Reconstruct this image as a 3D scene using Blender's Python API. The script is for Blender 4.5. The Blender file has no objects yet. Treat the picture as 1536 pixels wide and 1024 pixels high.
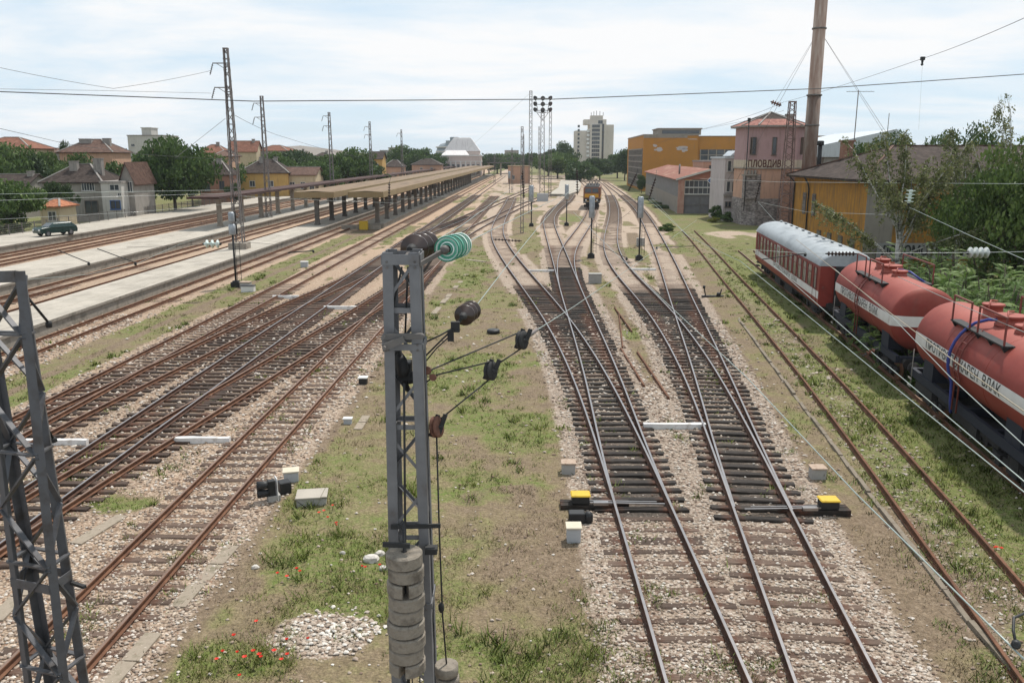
import bpy, math, random
import numpy as np
from mathutils import Vector, Matrix
random.seed(7); RNG=np.random.default_rng(11)
SC=bpy.context.scene; COL=SC.collection
# ---------------------------------------------------------------- camera model (used to turn measured picture points into places on the ground)
F=1245.;CX=768.;CY=512.;HZ=235.;CZ=9.37
TT=math.atan((CY-HZ)/F);SS,CC=math.sin(TT),math.cos(TT)
def ray(px,py):
    a=(px-CX)/F;b=(CY-py)/F
    return (a,CC+b*SS,-SS+b*CC)
def g(px,py,z=0.):
    r=ray(px,py);t=(z-CZ)/r[2]
    return Vector((r[0]*t,r[1]*t,z))
def atD(px,py,D):
    r=ray(px,py);t=D/r[1];return Vector((r[0]*t,D,CZ+r[2]*t))
K=.0235                                     # heading of the station tracks
# ---------------------------------------------------------------- helpers
def tag(o,label=None,cat=None,group=None,kind=None):
    if label:o['label']=label
    if cat:o['category']=cat
    if group:o['group']=group
    if kind:o['kind']=kind
    return o
def thing(name,label,cat,loc=(0,0,0),rz=0.,group=None):
    o=bpy.data.objects.new(name,None);COL.objects.link(o);o.location=loc;o.rotation_euler=(0,0,rz);o.empty_display_size=.3
    return tag(o,label,cat,group)
class MB:
    def __init__(s): s.v=[];s.f=[];s.m=[];s.sm=[]
    def add(s,vs,fs,m=0,smooth=False):
        b=len(s.v);s.v+= [tuple(p) for p in vs]
        for f in fs: s.f.append(tuple(b+i for i in f));s.m.append(m);s.sm.append(smooth)
        return s
    def box(s,c,d,rz=0.,m=0,tilt=None):
        hx,hy,hz=d[0]/2,d[1]/2,d[2]/2
        R=Matrix.Rotation(rz,3,'Z')
        if tilt is not None:R=R@tilt
        vs=[Vector(c)+R@Vector((x,y,z)) for z in(-hz,hz) for (x,y) in((-hx,-hy),(hx,-hy),(hx,hy),(-hx,hy))]
        return s.add(vs,[(3,2,1,0),(4,5,6,7),(0,1,5,4),(1,2,6,5),(2,3,7,6),(3,0,4,7)],m)
    def b2(s,x0,x1,y0,y1,z0,z1,m=0):
        return s.box(((x0+x1)/2,(y0+y1)/2,(z0+z1)/2),(x1-x0,y1-y0,z1-z0),0,m)
    def bar(s,p,q,w,h=None,m=0,up=(0,0,1)):
        p,q=Vector(p),Vector(q);d=(q-p)
        if d.length<1e-6:return s
        d.normalize();u=Vector(up)
        if abs(d.dot(u))>.98:u=Vector((1,0,0)) if abs(d.x)<.9 else Vector((0,1,0))
        a=d.cross(u).normalized();b=a.cross(d).normalized();h=h or w
        vs=[e+a*(sx*w/2)+b*(sy*h/2) for e in(p,q) for sx,sy in((-1,-1),(1,-1),(1,1),(-1,1))]
        return s.add(vs,[(0,1,2,3),(7,6,5,4),(4,5,1,0),(5,6,2,1),(6,7,3,2),(7,4,0,3)],m)
    def angle(s,p,q,w,t,d1,d2,m=0):
        # steel angle section: two flanges leaving the heel p-q along d1 and d2
        p,q=Vector(p),Vector(q);d1=Vector(d1);d2=Vector(d2)
        pr=[Vector((0,0,0)),d1*w,d1*w+d2*t,d1*t+d2*t,d2*w+d1*t,d2*w]
        vs=[p+k for k in pr]+[q+k for k in pr];n=6
        fs=[(i,(i+1)%n,n+(i+1)%n,n+i) for i in range(n)]+[tuple(range(n-1,-1,-1)),tuple(range(n,2*n))]
        return s.add(vs,fs,m)
    def tube(s,pts,r,n=8,m=0,caps=True,smooth=True):
        pts=[Vector(p) for p in pts];rs=r if isinstance(r,(list,tuple)) else [r]*len(pts)
        b=len(s.v);k=len(pts);pa=None
        for i,p in enumerate(pts):
            d=(pts[min(i+1,k-1)]-pts[max(i-1,0)]);d=d.normalized() if d.length>1e-9 else Vector((0,0,1))
            if pa is None:
                u=Vector((0,0,1)) if abs(d.z)<.95 else Vector((1,0,0));a=d.cross(u).normalized()
            else:
                a=pa-d*pa.dot(d);a=a.normalized() if a.length>1e-6 else d.orthogonal().normalized()
            pa=a;c=d.cross(a)
            for j in range(n):
                t=2*math.pi*j/n;s.v.append(tuple(p+(a*math.cos(t)+c*math.sin(t))*rs[i]))
        for i in range(k-1):
            for j in range(n):
                s.f.append((b+i*n+j,b+i*n+(j+1)%n,b+(i+1)*n+(j+1)%n,b+(i+1)*n+j));s.m.append(m);s.sm.append(smooth)
        if caps:
            s.f.append(tuple(b+j for j in range(n-1,-1,-1)));s.m.append(m);s.sm.append(False)
            s.f.append(tuple(b+(k-1)*n+j for j in range(n)));s.m.append(m);s.sm.append(False)
        return s
    def lathe(s,base,axis,prof,n=16,m=0,smooth=True,caps=True):
        # prof: (distance along axis, radius)
        base=Vector(base);ax=Vector(axis).normalized()
        a=ax.orthogonal().normalized();c=ax.cross(a);b=len(s.v)
        for (h,r) in prof:
            for j in range(n):
                t=2*math.pi*j/n;s.v.append(tuple(base+ax*h+(a*math.cos(t)+c*math.sin(t))*max(r,1e-4)))
        for i in range(len(prof)-1):
            for j in range(n):
                s.f.append((b+i*n+j,b+i*n+(j+1)%n,b+(i+1)*n+(j+1)%n,b+(i+1)*n+j));s.m.append(m);s.sm.append(smooth)
        if not caps: return s
        s.f.append(tuple(b+j for j in range(n-1,-1,-1)));s.m.append(m);s.sm.append(False)
        e=b+(len(prof)-1)*n
        s.f.append(tuple(e+j for j in range(n)));s.m.append(m);s.sm.append(False)
        return s
    def prism(s,poly,axis_from,axis_to,m=0):
        # poly: list of 3D offsets; extruded from axis_from to axis_to
        A=Vector(axis_from);B=Vector(axis_to);n=len(poly)
        vs=[A+Vector(p) for p in poly]+[B+Vector(p) for p in poly]
        return s.add(vs,[tuple(range(n-1,-1,-1)),tuple(range(n,2*n))]+[(i,(i+1)%n,n+(i+1)%n,n+i) for i in range(n)],m)
    def quad(s,a,b,c,d,m=0): return s.add([a,b,c,d],[(0,1,2,3)],m)
    def build(s,name,mats,parent=None,local=False,bevel=0.,loc=None):
        me=bpy.data.meshes.new(name)
        off=Vector((0,0,0))
        if parent is not None and not local: off=wloc(parent)
        if loc is not None: off=Vector(loc)
        me.from_pydata([tuple(Vector(p)-off) for p in s.v] if off.length>0 else s.v,[],s.f)
        for mm in (mats if isinstance(mats,(list,tuple)) else [mats]): me.materials.append(mm)
        me.polygons.foreach_set('material_index',s.m);me.polygons.foreach_set('use_smooth',s.sm)
        me.update();me.validate()
        import bmesh
        bm=bmesh.new();bm.from_mesh(me);bmesh.ops.recalc_face_normals(bm,faces=bm.faces);bm.to_mesh(me);bm.free()
        o=bpy.data.objects.new(name,me);COL.objects.link(o)
        if parent is not None:o.parent=parent
        if loc is not None:o.location=loc
        if bevel>0:
            bv=o.modifiers.new('bevel','BEVEL');bv.width=bevel;bv.segments=1;bv.limit_method='ANGLE';bv.angle_limit=.7
        return o
def wloc(o):
    p=Vector((0,0,0))
    while o is not None:
        p=p+Vector(o.location);o=o.parent
    return p
def copy_tree(o,parent=None):
    c=o.copy();COL.objects.link(c);c.parent=parent
    for ch in list(o.children): copy_tree(ch,c)
    return c
def np_mesh(name,V,Fc,mats,midx=None,smooth=None,attrs=None,parent=None):
    # V (n,3); Fc (m,k) faces of constant size
    me=bpy.data.meshes.new(name);n=len(V);m,k=Fc.shape
    me.vertices.add(n);me.vertices.foreach_set('co',np.ascontiguousarray(V,dtype=np.float32).ravel())
    me.loops.add(m*k);me.loops.foreach_set('vertex_index',np.ascontiguousarray(Fc,dtype=np.int32).ravel())
    me.polygons.add(m);me.polygons.foreach_set('loop_start',np.arange(0,m*k,k,dtype=np.int32))
    try: me.polygons.foreach_set('loop_total',np.full(m,k,dtype=np.int32))
    except Exception: pass
    for mm in (mats if isinstance(mats,(list,tuple)) else [mats]): me.materials.append(mm)
    if midx is not None: me.polygons.foreach_set('material_index',np.ascontiguousarray(midx,dtype=np.int32))
    if smooth is not None: me.polygons.foreach_set('use_smooth',np.full(m,bool(smooth)))
    if attrs:
        for nm,a in attrs.items():
            at=me.attributes.new(nm,'FLOAT','POINT');at.data.foreach_set('value',np.ascontiguousarray(a,dtype=np.float32))
    me.update();me.validate()
    o=bpy.data.objects.new(name,me);COL.objects.link(o)
    if parent is not None:o.parent=parent
    return o
# value noise (vectorised)
_perm=RNG.random((256,256))
def vnoise(x,y,sc):
    x=np.asarray(x)/sc;y=np.asarray(y)/sc;xi=np.floor(x).astype(int);yi=np.floor(y).astype(int)
    fx=x-xi;fy=y-yi;fx=fx*fx*(3-2*fx);fy=fy*fy*(3-2*fy)
    h=lambda a,b:_perm[a%256,b%256]
    return (h(xi,yi)*(1-fx)+h(xi+1,yi)*fx)*(1-fy)+(h(xi,yi+1)*(1-fx)+h(xi+1,yi+1)*fx)*fy
# ---------------------------------------------------------------- materials
def lin(c): return tuple((x/12.92 if x<=.04045 else ((x+.055)/1.055)**2.4) for x in c)
class NT:
    def __init__(s,name):
        s.mat=bpy.data.materials.new(name);s.mat.use_nodes=True;s.t=s.mat.node_tree;s.t.nodes.clear()
        s.out=s.n('ShaderNodeOutputMaterial');s.b=s.n('ShaderNodeBsdfPrincipled');s.l(s.b.outputs[0],s.out.inputs[0])
    def n(s,ty,**kw):
        nd=s.t.nodes.new(ty)
        for k,v in kw.items(): setattr(nd,k,v)
        return nd
    def l(s,a,b): s.t.links.new(a,b)
    def noise(s,vec,scale,detail=4.,rough=.6,out='Fac'):
        nd=s.n('ShaderNodeTexNoise');nd.inputs['Scale'].default_value=scale;nd.inputs['Detail'].default_value=detail;nd.inputs['Roughness'].default_value=rough
        if vec is not None:s.l(vec,nd.inputs['Vector'])
        return nd.outputs[out]
    def ramp(s,fac,stops,interp='LINEAR'):
        r=s.n('ShaderNodeValToRGB');e=r.color_ramp.elements;r.color_ramp.interpolation=interp
        while len(e)<len(stops):e.new(.5)
        for i,(p,c) in enumerate(stops): e[i].position=p;e[i].color=(c[0],c[1],c[2],1) if not isinstance(c,(int,float)) else (c,c,c,1)
        s.l(fac,r.inputs[0]);return r.outputs[0]
    def mix(s,fac,a,b,ty='MIX'):
        nd=s.n('ShaderNodeMix',data_type='RGBA',blend_type=ty)
        for v,k in((fac,0),(a,6),(b,7)):
            if isinstance(v,(int,float)): nd.inputs[k].default_value=v if k==0 else (v,v,v,1)
            elif isinstance(v,(tuple,list)): nd.inputs[k].default_value=(v[0],v[1],v[2],1)
            else: s.l(v,nd.inputs[k])
        return nd.outputs[2]
    def math(s,op,a,b=0.,clamp=False):
        nd=s.n('ShaderNodeMath',operation=op,use_clamp=clamp)
        for v,k in((a,0),(b,1)):
            if isinstance(v,(int,float)):nd.inputs[k].default_value=v
            else:s.l(v,nd.inputs[k])
        return nd.outputs[0]
    def mapr(s,v,a,b,c=0.,d=1.):
        nd=s.n('ShaderNodeMapRange');s.l(v,nd.inputs[0])
        for i,x in enumerate((a,b,c,d)):nd.inputs[i+1].default_value=x
        return nd.outputs[0]
    def attr(s,name,out='Fac'):
        return s.n('ShaderNodeAttribute',attribute_name=name).outputs[out]
    def pos(s,kind='Object'):
        if kind=='World': return s.n('ShaderNodeNewGeometry').outputs['Position']
        return s.n('ShaderNodeTexCoord').outputs[kind]
    def mapping(s,vec,scale=(1,1,1),rot=(0,0,0)):
        nd=s.n('ShaderNodeMapping');nd.inputs['Scale'].default_value=scale;nd.inputs['Rotation'].default_value=rot;s.l(vec,nd.inputs['Vector']);return nd.outputs[0]
    def bump(s,h,strength=.3,dist=.02):
        nd=s.n('ShaderNodeBump');nd.inputs['Strength'].default_value=strength;nd.inputs['Distance'].default_value=dist
        s.l(h,nd.inputs['Height']);s.l(nd.outputs[0],s.b.inputs['Normal'])
    def fin(s,col=None,rough=.8,metal=0.,spec=.3):
        if col is not None:
            if isinstance(col,(tuple,list)): s.b.inputs['Base Color'].default_value=(*col[:3],1)
            else: s.l(col,s.b.inputs['Base Color'])
        if isinstance(rough,(int,float)): s.b.inputs['Roughness'].default_value=rough
        else: s.l(rough,s.b.inputs['Roughness'])
        s.b.inputs['Metallic'].default_value=metal;s.b.inputs['Specular IOR Level'].default_value=spec
        return s.mat
def mat(name,c1,c2=None,c3=None,scale=3.,rough=.8,metal=0.,bump=.0,bscale=None,coord='Object',stretch=(1,1,1),rand=0.,spec=.3,lo=.3,hi=.7):
    t=NT(name);c2=c2 or tuple(x*.8 for x in c1);v=t.mapping(t.pos(coord),stretch)
    f=t.noise(v,scale,6.,.62)
    stops=[(lo,c1),(hi,c2)] if c3 is None else [(lo,c1),((lo+hi)/2,c2),(hi,c3)]
    col=t.ramp(f,stops)
    if rand>0:
        r=t.n('ShaderNodeObjectInfo').outputs['Random'];col=t.mix(1.,col,t.ramp(r,[(0,1-rand),(1,1+rand)]),'MULTIPLY')
    if bump>0: t.bump(t.noise(v,bscale or scale*4,5.,.6),bump,.02)
    return t.fin(col,rough,metal,spec)
M={}
M['rust_dark']=mat('dark_rail_rust',(.045,.024,.017),(.08,.04,.026),(.13,.066,.042),scale=2.2,rough=.85,bump=.3,bscale=40)
M['rust']=mat('rail_rust',(.075,.036,.022),(.13,.06,.033),(.20,.098,.055),scale=2.2,rough=.85,bump=.3,bscale=40)
M['rust_orange']=mat('siding_rust',(.085,.042,.026),(.13,.060,.034),(.175,.085,.048),scale=3,rough=.9,bump=.3,bscale=40)
M['railtop']=mat('worn_rail_top',(.27,.25,.24),(.37,.35,.345),scale=2.5,rough=.3,metal=.8)
M['railtop_dull']=mat('dull_rail_top',(.17,.105,.075),(.25,.17,.13),scale=2.,rough=.5,metal=.4)
def wood(name,a,b,c):
    t=NT(name);v=t.mapping(t.pos('Object'),(1.2,14,14));f=t.noise(v,2.2,7,.7)
    col=t.ramp(f,[(.25,a),(.5,b),(.75,c)])
    r=t.n('ShaderNodeObjectInfo').outputs['Random'];col=t.mix(1.,col,t.ramp(r,[(0,.62),(.5,.95),(1,1.35)]),'MULTIPLY')
    x=t.n('ShaderNodeSeparateXYZ');t.l(t.pos('Object'),x.inputs[0])
    ax=t.math('ABSOLUTE',x.outputs[0]);near=t.mapr(t.math('ABSOLUTE',t.math('SUBTRACT',ax,.76)),.34,.10)
    col=t.mix(t.math('MULTIPLY',near,t.mapr(t.noise(t.pos('Object'),9,3,.6),.3,.6)),col,(.10,.042,.024))
    t.bump(f,.6,.03);return t.fin(col,.85)
M['sleeper']=wood('weathered_sleeper_wood',(.052,.033,.024),(.10,.066,.048),(.18,.13,.10))
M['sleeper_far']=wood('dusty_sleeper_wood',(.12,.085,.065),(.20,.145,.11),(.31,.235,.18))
M['sleeper_mid']=wood('stained_sleeper_wood',(.028,.019,.014),(.060,.039,.029),(.125,.088,.066))
M['sleeper_dark']=wood('tarred_sleeper_wood',(.012,.010,.009),(.030,.024,.020),(.105,.083,.068))
# ---------------------------------------------------------------- world, sun, camera
W=bpy.data.worlds.new('World');SC.world=W;W.use_nodes=True
wt=W.node_tree;wt.nodes.clear()
def wn(ty,**kw):
    nd=wt.nodes.new(ty)
    for k,v in kw.items():setattr(nd,k,v)
    return nd
SUN_EL=math.radians(60);SUN_AZ=math.radians(30)          # azimuth from +Y towards +X: ahead and to the right
sky=wn('ShaderNodeTexSky',sky_type='NISHITA');sky.sun_disc=False;sky.sun_elevation=SUN_EL;sky.sun_rotation=SUN_AZ
sky.air_density=1.;sky.dust_density=.7;sky.ozone_density=2.5
bg=wn('ShaderNodeBackground');bg.inputs[1].default_value=.11
wo=wn('ShaderNodeOutputWorld')
tc=wn('ShaderNodeTexCoord');sx=wn('ShaderNodeSeparateXYZ');wt.links.new(tc.outputs['Generated'],sx.inputs[0])
def wmath(op,a,b):
    nd=wn('ShaderNodeMath',operation=op)
    for v,k in((a,0),(b,1)):
        if isinstance(v,(int,float)):nd.inputs[k].default_value=v
        else:wt.links.new(v,nd.inputs[k])
    return nd.outputs[0]
zc=wmath('ADD',wmath('MAXIMUM',sx.outputs[2],0.),.13)
cx=wn('ShaderNodeCombineXYZ');wt.links.new(wmath('DIVIDE',sx.outputs[0],zc),cx.inputs[0]);wt.links.new(wmath('DIVIDE',sx.outputs[1],zc),cx.inputs[1])
def wnoise(scale,detail,rough,sxy=(1,1),off=(0,0)):
    mp=wn('ShaderNodeMapping');mp.inputs['Scale'].default_value=(sxy[0],sxy[1],1);mp.inputs['Location'].default_value=(off[0],off[1],0);wt.links.new(cx.outputs[0],mp.inputs['Vector'])
    nz=wn('ShaderNodeTexNoise');nz.inputs['Scale'].default_value=scale;nz.inputs['Detail'].default_value=detail;nz.inputs['Roughness'].default_value=rough;nz.inputs['Distortion'].default_value=.3
    wt.links.new(mp.outputs[0],nz.inputs['Vector']);return nz.outputs[0]
n1=wnoise(.75,9,.58,(.8,1.15),(3.1,1.7));n2=wnoise(.25,4,.5,(1,1),(9,2))
cs=wmath('ADD',wmath('MULTIPLY',n1,.68),wmath('MULTIPLY',n2,.32))
rp=wn('ShaderNodeValToRGB');e=rp.color_ramp.elements
e[0].position=.36;e[0].color=(.80,.80,.80,1);e[1].position=.56;e[1].color=(1,1,1,1)
wt.links.new(cs,rp.inputs[0])
rp2=wn('ShaderNodeValToRGB');e=rp2.color_ramp.elements            # thicker parts of the cloud are a little greyer
e[0].position=.43;e[0].color=(6.5,7.85,8.95,1);e[1].position=.585;e[1].color=(8.9,8.95,9.0,1)
wt.links.new(cs,rp2.inputs[0])
mx=wn('ShaderNodeMix',data_type='RGBA')
tint=wn('ShaderNodeMix',data_type='RGBA',blend_type='MULTIPLY');tint.inputs[0].default_value=1.;tint.inputs[7].default_value=(1.,1.,1.,1)
wt.links.new(sky.outputs[0],tint.inputs[6])
wt.links.new(rp.outputs[0],mx.inputs[0]);wt.links.new(tint.outputs[2],mx.inputs[6]);wt.links.new(rp2.outputs[0],mx.inputs[7])
wt.links.new(mx.outputs[2],bg.inputs[0]);wt.links.new(bg.outputs[0],wo.inputs[0])
ld=bpy.data.lights.new('sun','SUN');ld.energy=4.5;ld.angle=math.radians(2.);ld.color=(1.,.955,.89)
sun=bpy.data.objects.new('sun',ld);COL.objects.link(sun)
sd=Vector((math.sin(SUN_AZ)*math.cos(SUN_EL),math.cos(SUN_AZ)*math.cos(SUN_EL),math.sin(SUN_EL)))
sun.rotation_euler=sd.to_track_quat('Z','Y').to_euler();sun.location=(0,-20,60)
cd=bpy.data.cameras.new('camera');cam=bpy.data.objects.new('camera',cd);COL.objects.link(cam);SC.camera=cam
cd.sensor_width=36;cd.lens=36*F/1536;cd.clip_end=9000;cd.clip_start=.1
cam.location=(0,0,CZ);cam.rotation_euler=(math.pi/2-TT,0,0)
SC.view_settings.view_transform='Standard';SC.view_settings.look='None';SC.view_settings.exposure=.0;SC.view_settings.gamma=1
SC.render.engine='CYCLES';SC.cycles.max_bounces=6;SC.cycles.transparent_max_bounces=8;SC.cycles.use_denoising=True
# ---------------------------------------------------------------- railway tracks
def natural_spline(ys,xs):
    ys=np.array(ys,float);xs=np.array(xs,float);n=len(ys);h=np.diff(ys)
    A=np.zeros((n,n));b=np.zeros(n);A[0,0]=A[-1,-1]=1
    for i in range(1,n-1):
        A[i,i-1]=h[i-1];A[i,i]=2*(h[i-1]+h[i]);A[i,i+1]=h[i];b[i]=3*((xs[i+1]-xs[i])/h[i]-(xs[i]-xs[i-1])/h[i-1])
    c=np.linalg.solve(A,b)
    def f(y):
        y=np.asarray(y,float);i=np.clip(np.searchsorted(ys,y)-1,0,n-2);t=y-ys[i]
        bb=(xs[i+1]-xs[i])/h[i]-h[i]*(2*c[i]+c[i+1])/3;d=(c[i+1]-c[i])/(3*h[i])
        r=xs[i]+bb*t+c[i]*t*t+d*t**3
        # straight continuation outside the measured stretch
        s0=(xs[1]-xs[0])/h[0]-h[0]*(2*c[0]+c[1])/3
        hn=h[-1];s1=(xs[-1]-xs[-2])/hn+hn*(c[-2]+2*c[-1])/3
        r=np.where(y<ys[0],xs[0]+s0*(y-ys[0]),r);r=np.where(y>ys[-1],xs[-1]+s1*(y-ys[-1]),r)
        return r
    return f
def line(c,k=K): return lambda y:c+k*np.asarray(y,float)
fT1=natural_spline([13,22,33,45.7,60,84,105,126,154,195],[3.53,3.55,3.40,2.74,1.45,-.75,-1.85,-1.75,-1.0,-.1])
fT2=natural_spline([13,22,33,54,67,87,109,125,142,183,234,314],[3.53,3.57,3.85,4.13,4.33,4.65,5.0,5.55,6.9,12.0,16.5,22.])
fT2b=natural_spline([54,60,67,77,87.5,100,116,152,200,277,362],[4.13,4.22,4.45,5.05,6.13,7.85,10.1,14.5,19.0,24.5,28.6])
fT3=natural_spline([13,22,33,48.5,58,65,76,88,102.5,124.5,142,169,207,269,354],[5.83,6.85,8.02,8.98,9.12,9.17,9.55,10.5,12.2,15.1,17.3,20.3,24,29,34.5])
fT4=natural_spline([13,22,33,53.6,67,94,122,151,186,218,306],[5.83,6.9,8.42,11.15,12.95,16.4,19.75,22.85,25.8,28.1,34.0])
fT6=natural_spline([10,22,31,50,69,85,106],[9.45,11.35,12.7,15.25,17.7,19.85,22.5])
fT7=lambda y:fT6(y)+3.95
fL1=line(-9.0);fA=line(-13.7);fC1=line(-18.05);fG=line(-24.75,.0225);fH2=line(-31.3);fH1=line(-35.0);fI2=line(-43.85);fI1=line(-47.4);fI0=line(-50.8)
fB=natural_spline([4,24,27,43.3,52.6,72,78],[-13.6,-12.5,-12.1,-9.98,-8.93,-7.36,-7.17])
fC2=natural_spline([4,29.3,39.7,48,54,65,76],[-17.95,-16.45,-15.3,-14.5,-13.8,-12.4,-11.93])
fE=natural_spline([88,95,110,125,150,180,225,260],[-11.63,-11.4,-9.85,-8.0,-5.4,-2.3,2.7,6.5])
fF=natural_spline([76,84,106,115,136,165,195,230],[-7.21,-6.95,-5.45,-4.45,-1.75,2.1,6.6,11.8])
# name, f, D0, D1, used rail top?, label, spans of tarred sleepers, partner for long sleepers [(f2,d0,d1)], skipped sleeper spans
TR=[
 ('T1',fT1,4,196,1,'curving shiny track in the middle that bends left past the grass island',[(20.5,60)],[(fT2,21,50)],[]),
 ('T2',fT2,21,330,1,'shiny track right of the middle bending away right along the curved white platform',[(50,71)],[(fT2b,60,90)],[(0,50)]),
 ('T2b',fT2b,60,365,1,'track carrying the brown and yellow locomotive',[],[],[(0,92)]),
 ('T3',fT3,4,360,1,'shiny track with the S-bend running past the two white-headed signal posts',[(20.3,58)],[(fT4,20.5,51)],[]),
 ('T4',fT4,20.8,310,1,'straight diverging track right of the two white-headed signal posts',[(50,60)],[],[(0,51)]),
 ('T6',fT6,4,107,2,'weedy siding with bright orange rust rails left of the red train',[],[],[]),
 ('T7',fT7,4,84,0,'overgrown track under the red fire train',[],[],[]),
 ('L1',fL1,4,205,0,'brown rusty track nearest the grey mast with concrete counterweights on its left',[],[(fB,48,80),(fF,76,104)],[]),
 ('A',fA,4,420,1,'straight main track running through the left ladder of points',[(18,46),(60,80)],[(fB,4,30),(fE,88,112)],[]),
 ('B',fB,4,77,0,'short connecting track slanting from the left points to the brown rusty track',[(26,52)],[],[(0,30),(48,99)]),
 ('C1',fC1,4,420,0,'left-most track of the point ladder beside the grass strip',[(18,36)],[(fC2,4,34)],[]),
 ('C2',fC2,4,75,0,'short connecting track slanting between the two left ladder tracks',[(33,60)],[(fA,46,78)],[(0,34)]),
 ('E',fE,89,258,1,'distant black diagonal track crossing to the right beyond the green glass insulator',[(88,135)],[],[(0,112)]),
 ('F',fF,77,228,1,'distant diagonal track crossing under the floodlight masts',[],[],[(0,104)]),
 ('G',fG,12,420,2,'rusty single track along the near platform wall',[],[],[]),
 ('H2',fH2,30,420,2,'track hidden behind the near platform edge',[],[],[]),
 ('H1',fH1,30,420,2,'rusty track at the foot of the middle platform wall',[],[],[]),
 ('I2',fI2,45,420,2,'track on the far side of the middle platform',[],[],[]),
 ('I1',fI1,45,420,2,'centre track between the middle and the far platform',[],[],[]),
 ('I0',fI0,45,420,2,'outermost track along the far platform wall by the houses',[],[],[]),
]
CURV={n:f for n,f,*_ in TR}
SPAN={n:(a,b) for n,f,a,b,*_ in TR}
RP=[(-.07,0),(.07,0),(.07,.014),(.012,.032),(.012,.108),(.037,.122),(.037,.146),(.030,.152),(-.030,.152),(-.037,.146),(-.037,.122),(-.012,.108),(-.012,.032),(-.07,.014)]
RZ=.02
def frame(f,y):
    x=float(f(y));dx=float(f(y+.4)-f(y-.4))/.8;t=Vector((dx,1,0)).normalized();return Vector((x,y,0)),t,Vector((t.y,-t.x,0))
def rail_mesh(f,off,y0,y1,top,dz):
    ys=[];y=y0
    while y<y1: ys.append(y);y+=max(.9,min(4.,y*.018))
    ys.append(y1);n=len(RP);V=[];Fc=[];mi=[]
    mb=MB()
    for y in ys:
        p,t,r=frame(f,y)
        for (a,b) in RP: mb.v.append(tuple(p+r*(off+a)+Vector((0,0,RZ+b+dz))))
    for i in range(len(ys)-1):
        for j in range(n):
            k=(j+1)%n;mb.f.append((i*n+j,i*n+k,(i+1)*n+k,(i+1)*n+j));mb.m.append(1 if j==7 else 0);mb.sm.append(False)
    mb.f.append(tuple(range(n)));mb.m.append(0);mb.sm.append(False)
    e=(len(ys)-1)*n;mb.f.append(tuple(e+j for j in range(n)));mb.m.append(0);mb.sm.append(False)
    return mb
SL=[]                                        # shared sleeper meshes: (plain x4, tarred x4)
def sleeper_proto(m,i):
    mb=MB();rr=random.Random(i);L,w,h=2.5,.25,.15
    xs=[-1.25,-.9,-.3,.3,.9,1.25];pr=[(-w/2,-h),(w/2,-h),(w/2,-.025),(w/2-.03,0),(-w/2+.03,0),(-w/2,-.025)]
    for x in xs:
        for (a,b) in pr: mb.v.append((x+(rr.uniform(-.03,.03) if abs(x)>1.2 else 0),a+rr.uniform(-.012,.012),b+rr.uniform(-.008,.004)))
    for k in range(len(xs)-1):
        for j in range(6): mb.f.append((k*6+j,k*6+(j+1)%6,(k+1)*6+(j+1)%6,(k+1)*6+j));mb.m.append(0);mb.sm.append(False)
    mb.f.append((5,4,3,2,1,0));mb.m.append(0);mb.sm.append(False);e=30;mb.f.append(tuple(e+j for j in range(6)));mb.m.append(0);mb.sm.append(False)
    o=mb.build('sleeper',m);me=o.data;bpy.data.objects.remove(o);return me
SLP=[[sleeper_proto(M[k],i) for i in range(5)] for k in('sleeper','sleeper_dark','sleeper_mid','sleeper_far')]
def make_track(code,f,y0,y1,used,label,dark,partners,skip):
    p0,t0,r0=frame(f,max(y0,12))
    th=thing('railway_track',label,'railway track',(p0.x,p0.y,0),0,'railway tracks of the station yard')
    tops={0:M['railtop_dull'],1:M['railtop'],2:M['rust_orange']}[used]
    side=M['rust_orange'] if code=='T6' else M['rust_dark'] if used==1 else M['rust']
    dz={'T2':-.003,'T2b':-.006,'T4':-.003,'B':-.003,'C2':-.006,'E':-.003,'F':-.006}.get(code,0.)
    for off in(-.755,.755):
        rail_mesh(f,off,y0,y1,used,dz).build('rail',[side,tops],th)
    rr=random.Random(hash(code)%999 if False else sum(map(ord,code)))
    y=max(y0,5);cnt=0;far=MB();farm=[]
    lim=210 if code in('T1','T2','T2b','T3','T4','A','C1','L1') else 150
    while y<min(y1,lim):
        y+=.62*rr.uniform(.93,1.07) if y<120 else .8
        if any(a<=y<=b for a,b in skip): continue
        p,t,r=frame(f,y);half0,half1=-1.27,1.27
        longs=False
        for (f2,a,b) in partners:
            if a<=y<=b:
                d=float(f2(y))-p.x;half0=min(half0,d-1.27);half1=max(half1,d+1.27);longs=True
        dk=(longs and not(code=='T2' and y>72)) or any(a<=y<=b for a,b in dark)
        L=half1-half0;c=p+r*((half0+half1)/2+rr.uniform(-.04,.04))
        ang=math.atan2(r.y,r.x)+rr.uniform(-.012,.012)
        if y<11.0: continue
        if code in('H2',) and y<60: continue
        if cnt<100:
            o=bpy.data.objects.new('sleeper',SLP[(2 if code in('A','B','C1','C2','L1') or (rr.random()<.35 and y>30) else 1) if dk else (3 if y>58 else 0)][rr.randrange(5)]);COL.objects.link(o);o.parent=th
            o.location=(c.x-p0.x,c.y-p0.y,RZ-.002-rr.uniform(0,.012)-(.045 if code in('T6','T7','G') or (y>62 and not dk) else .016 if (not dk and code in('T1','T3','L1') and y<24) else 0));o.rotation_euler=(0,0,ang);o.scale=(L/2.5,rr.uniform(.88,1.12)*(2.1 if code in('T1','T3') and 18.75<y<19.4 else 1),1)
            cnt+=1
        else:
            far.box((c.x,c.y,RZ-.06-(.0 if dk else .035)),(L,.25,.116),ang)
    if far.v:
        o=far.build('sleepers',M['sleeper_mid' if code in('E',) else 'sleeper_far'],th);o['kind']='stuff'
    return th
TRK={}
for a in TR: TRK[a[0]]=make_track(*a)
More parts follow.
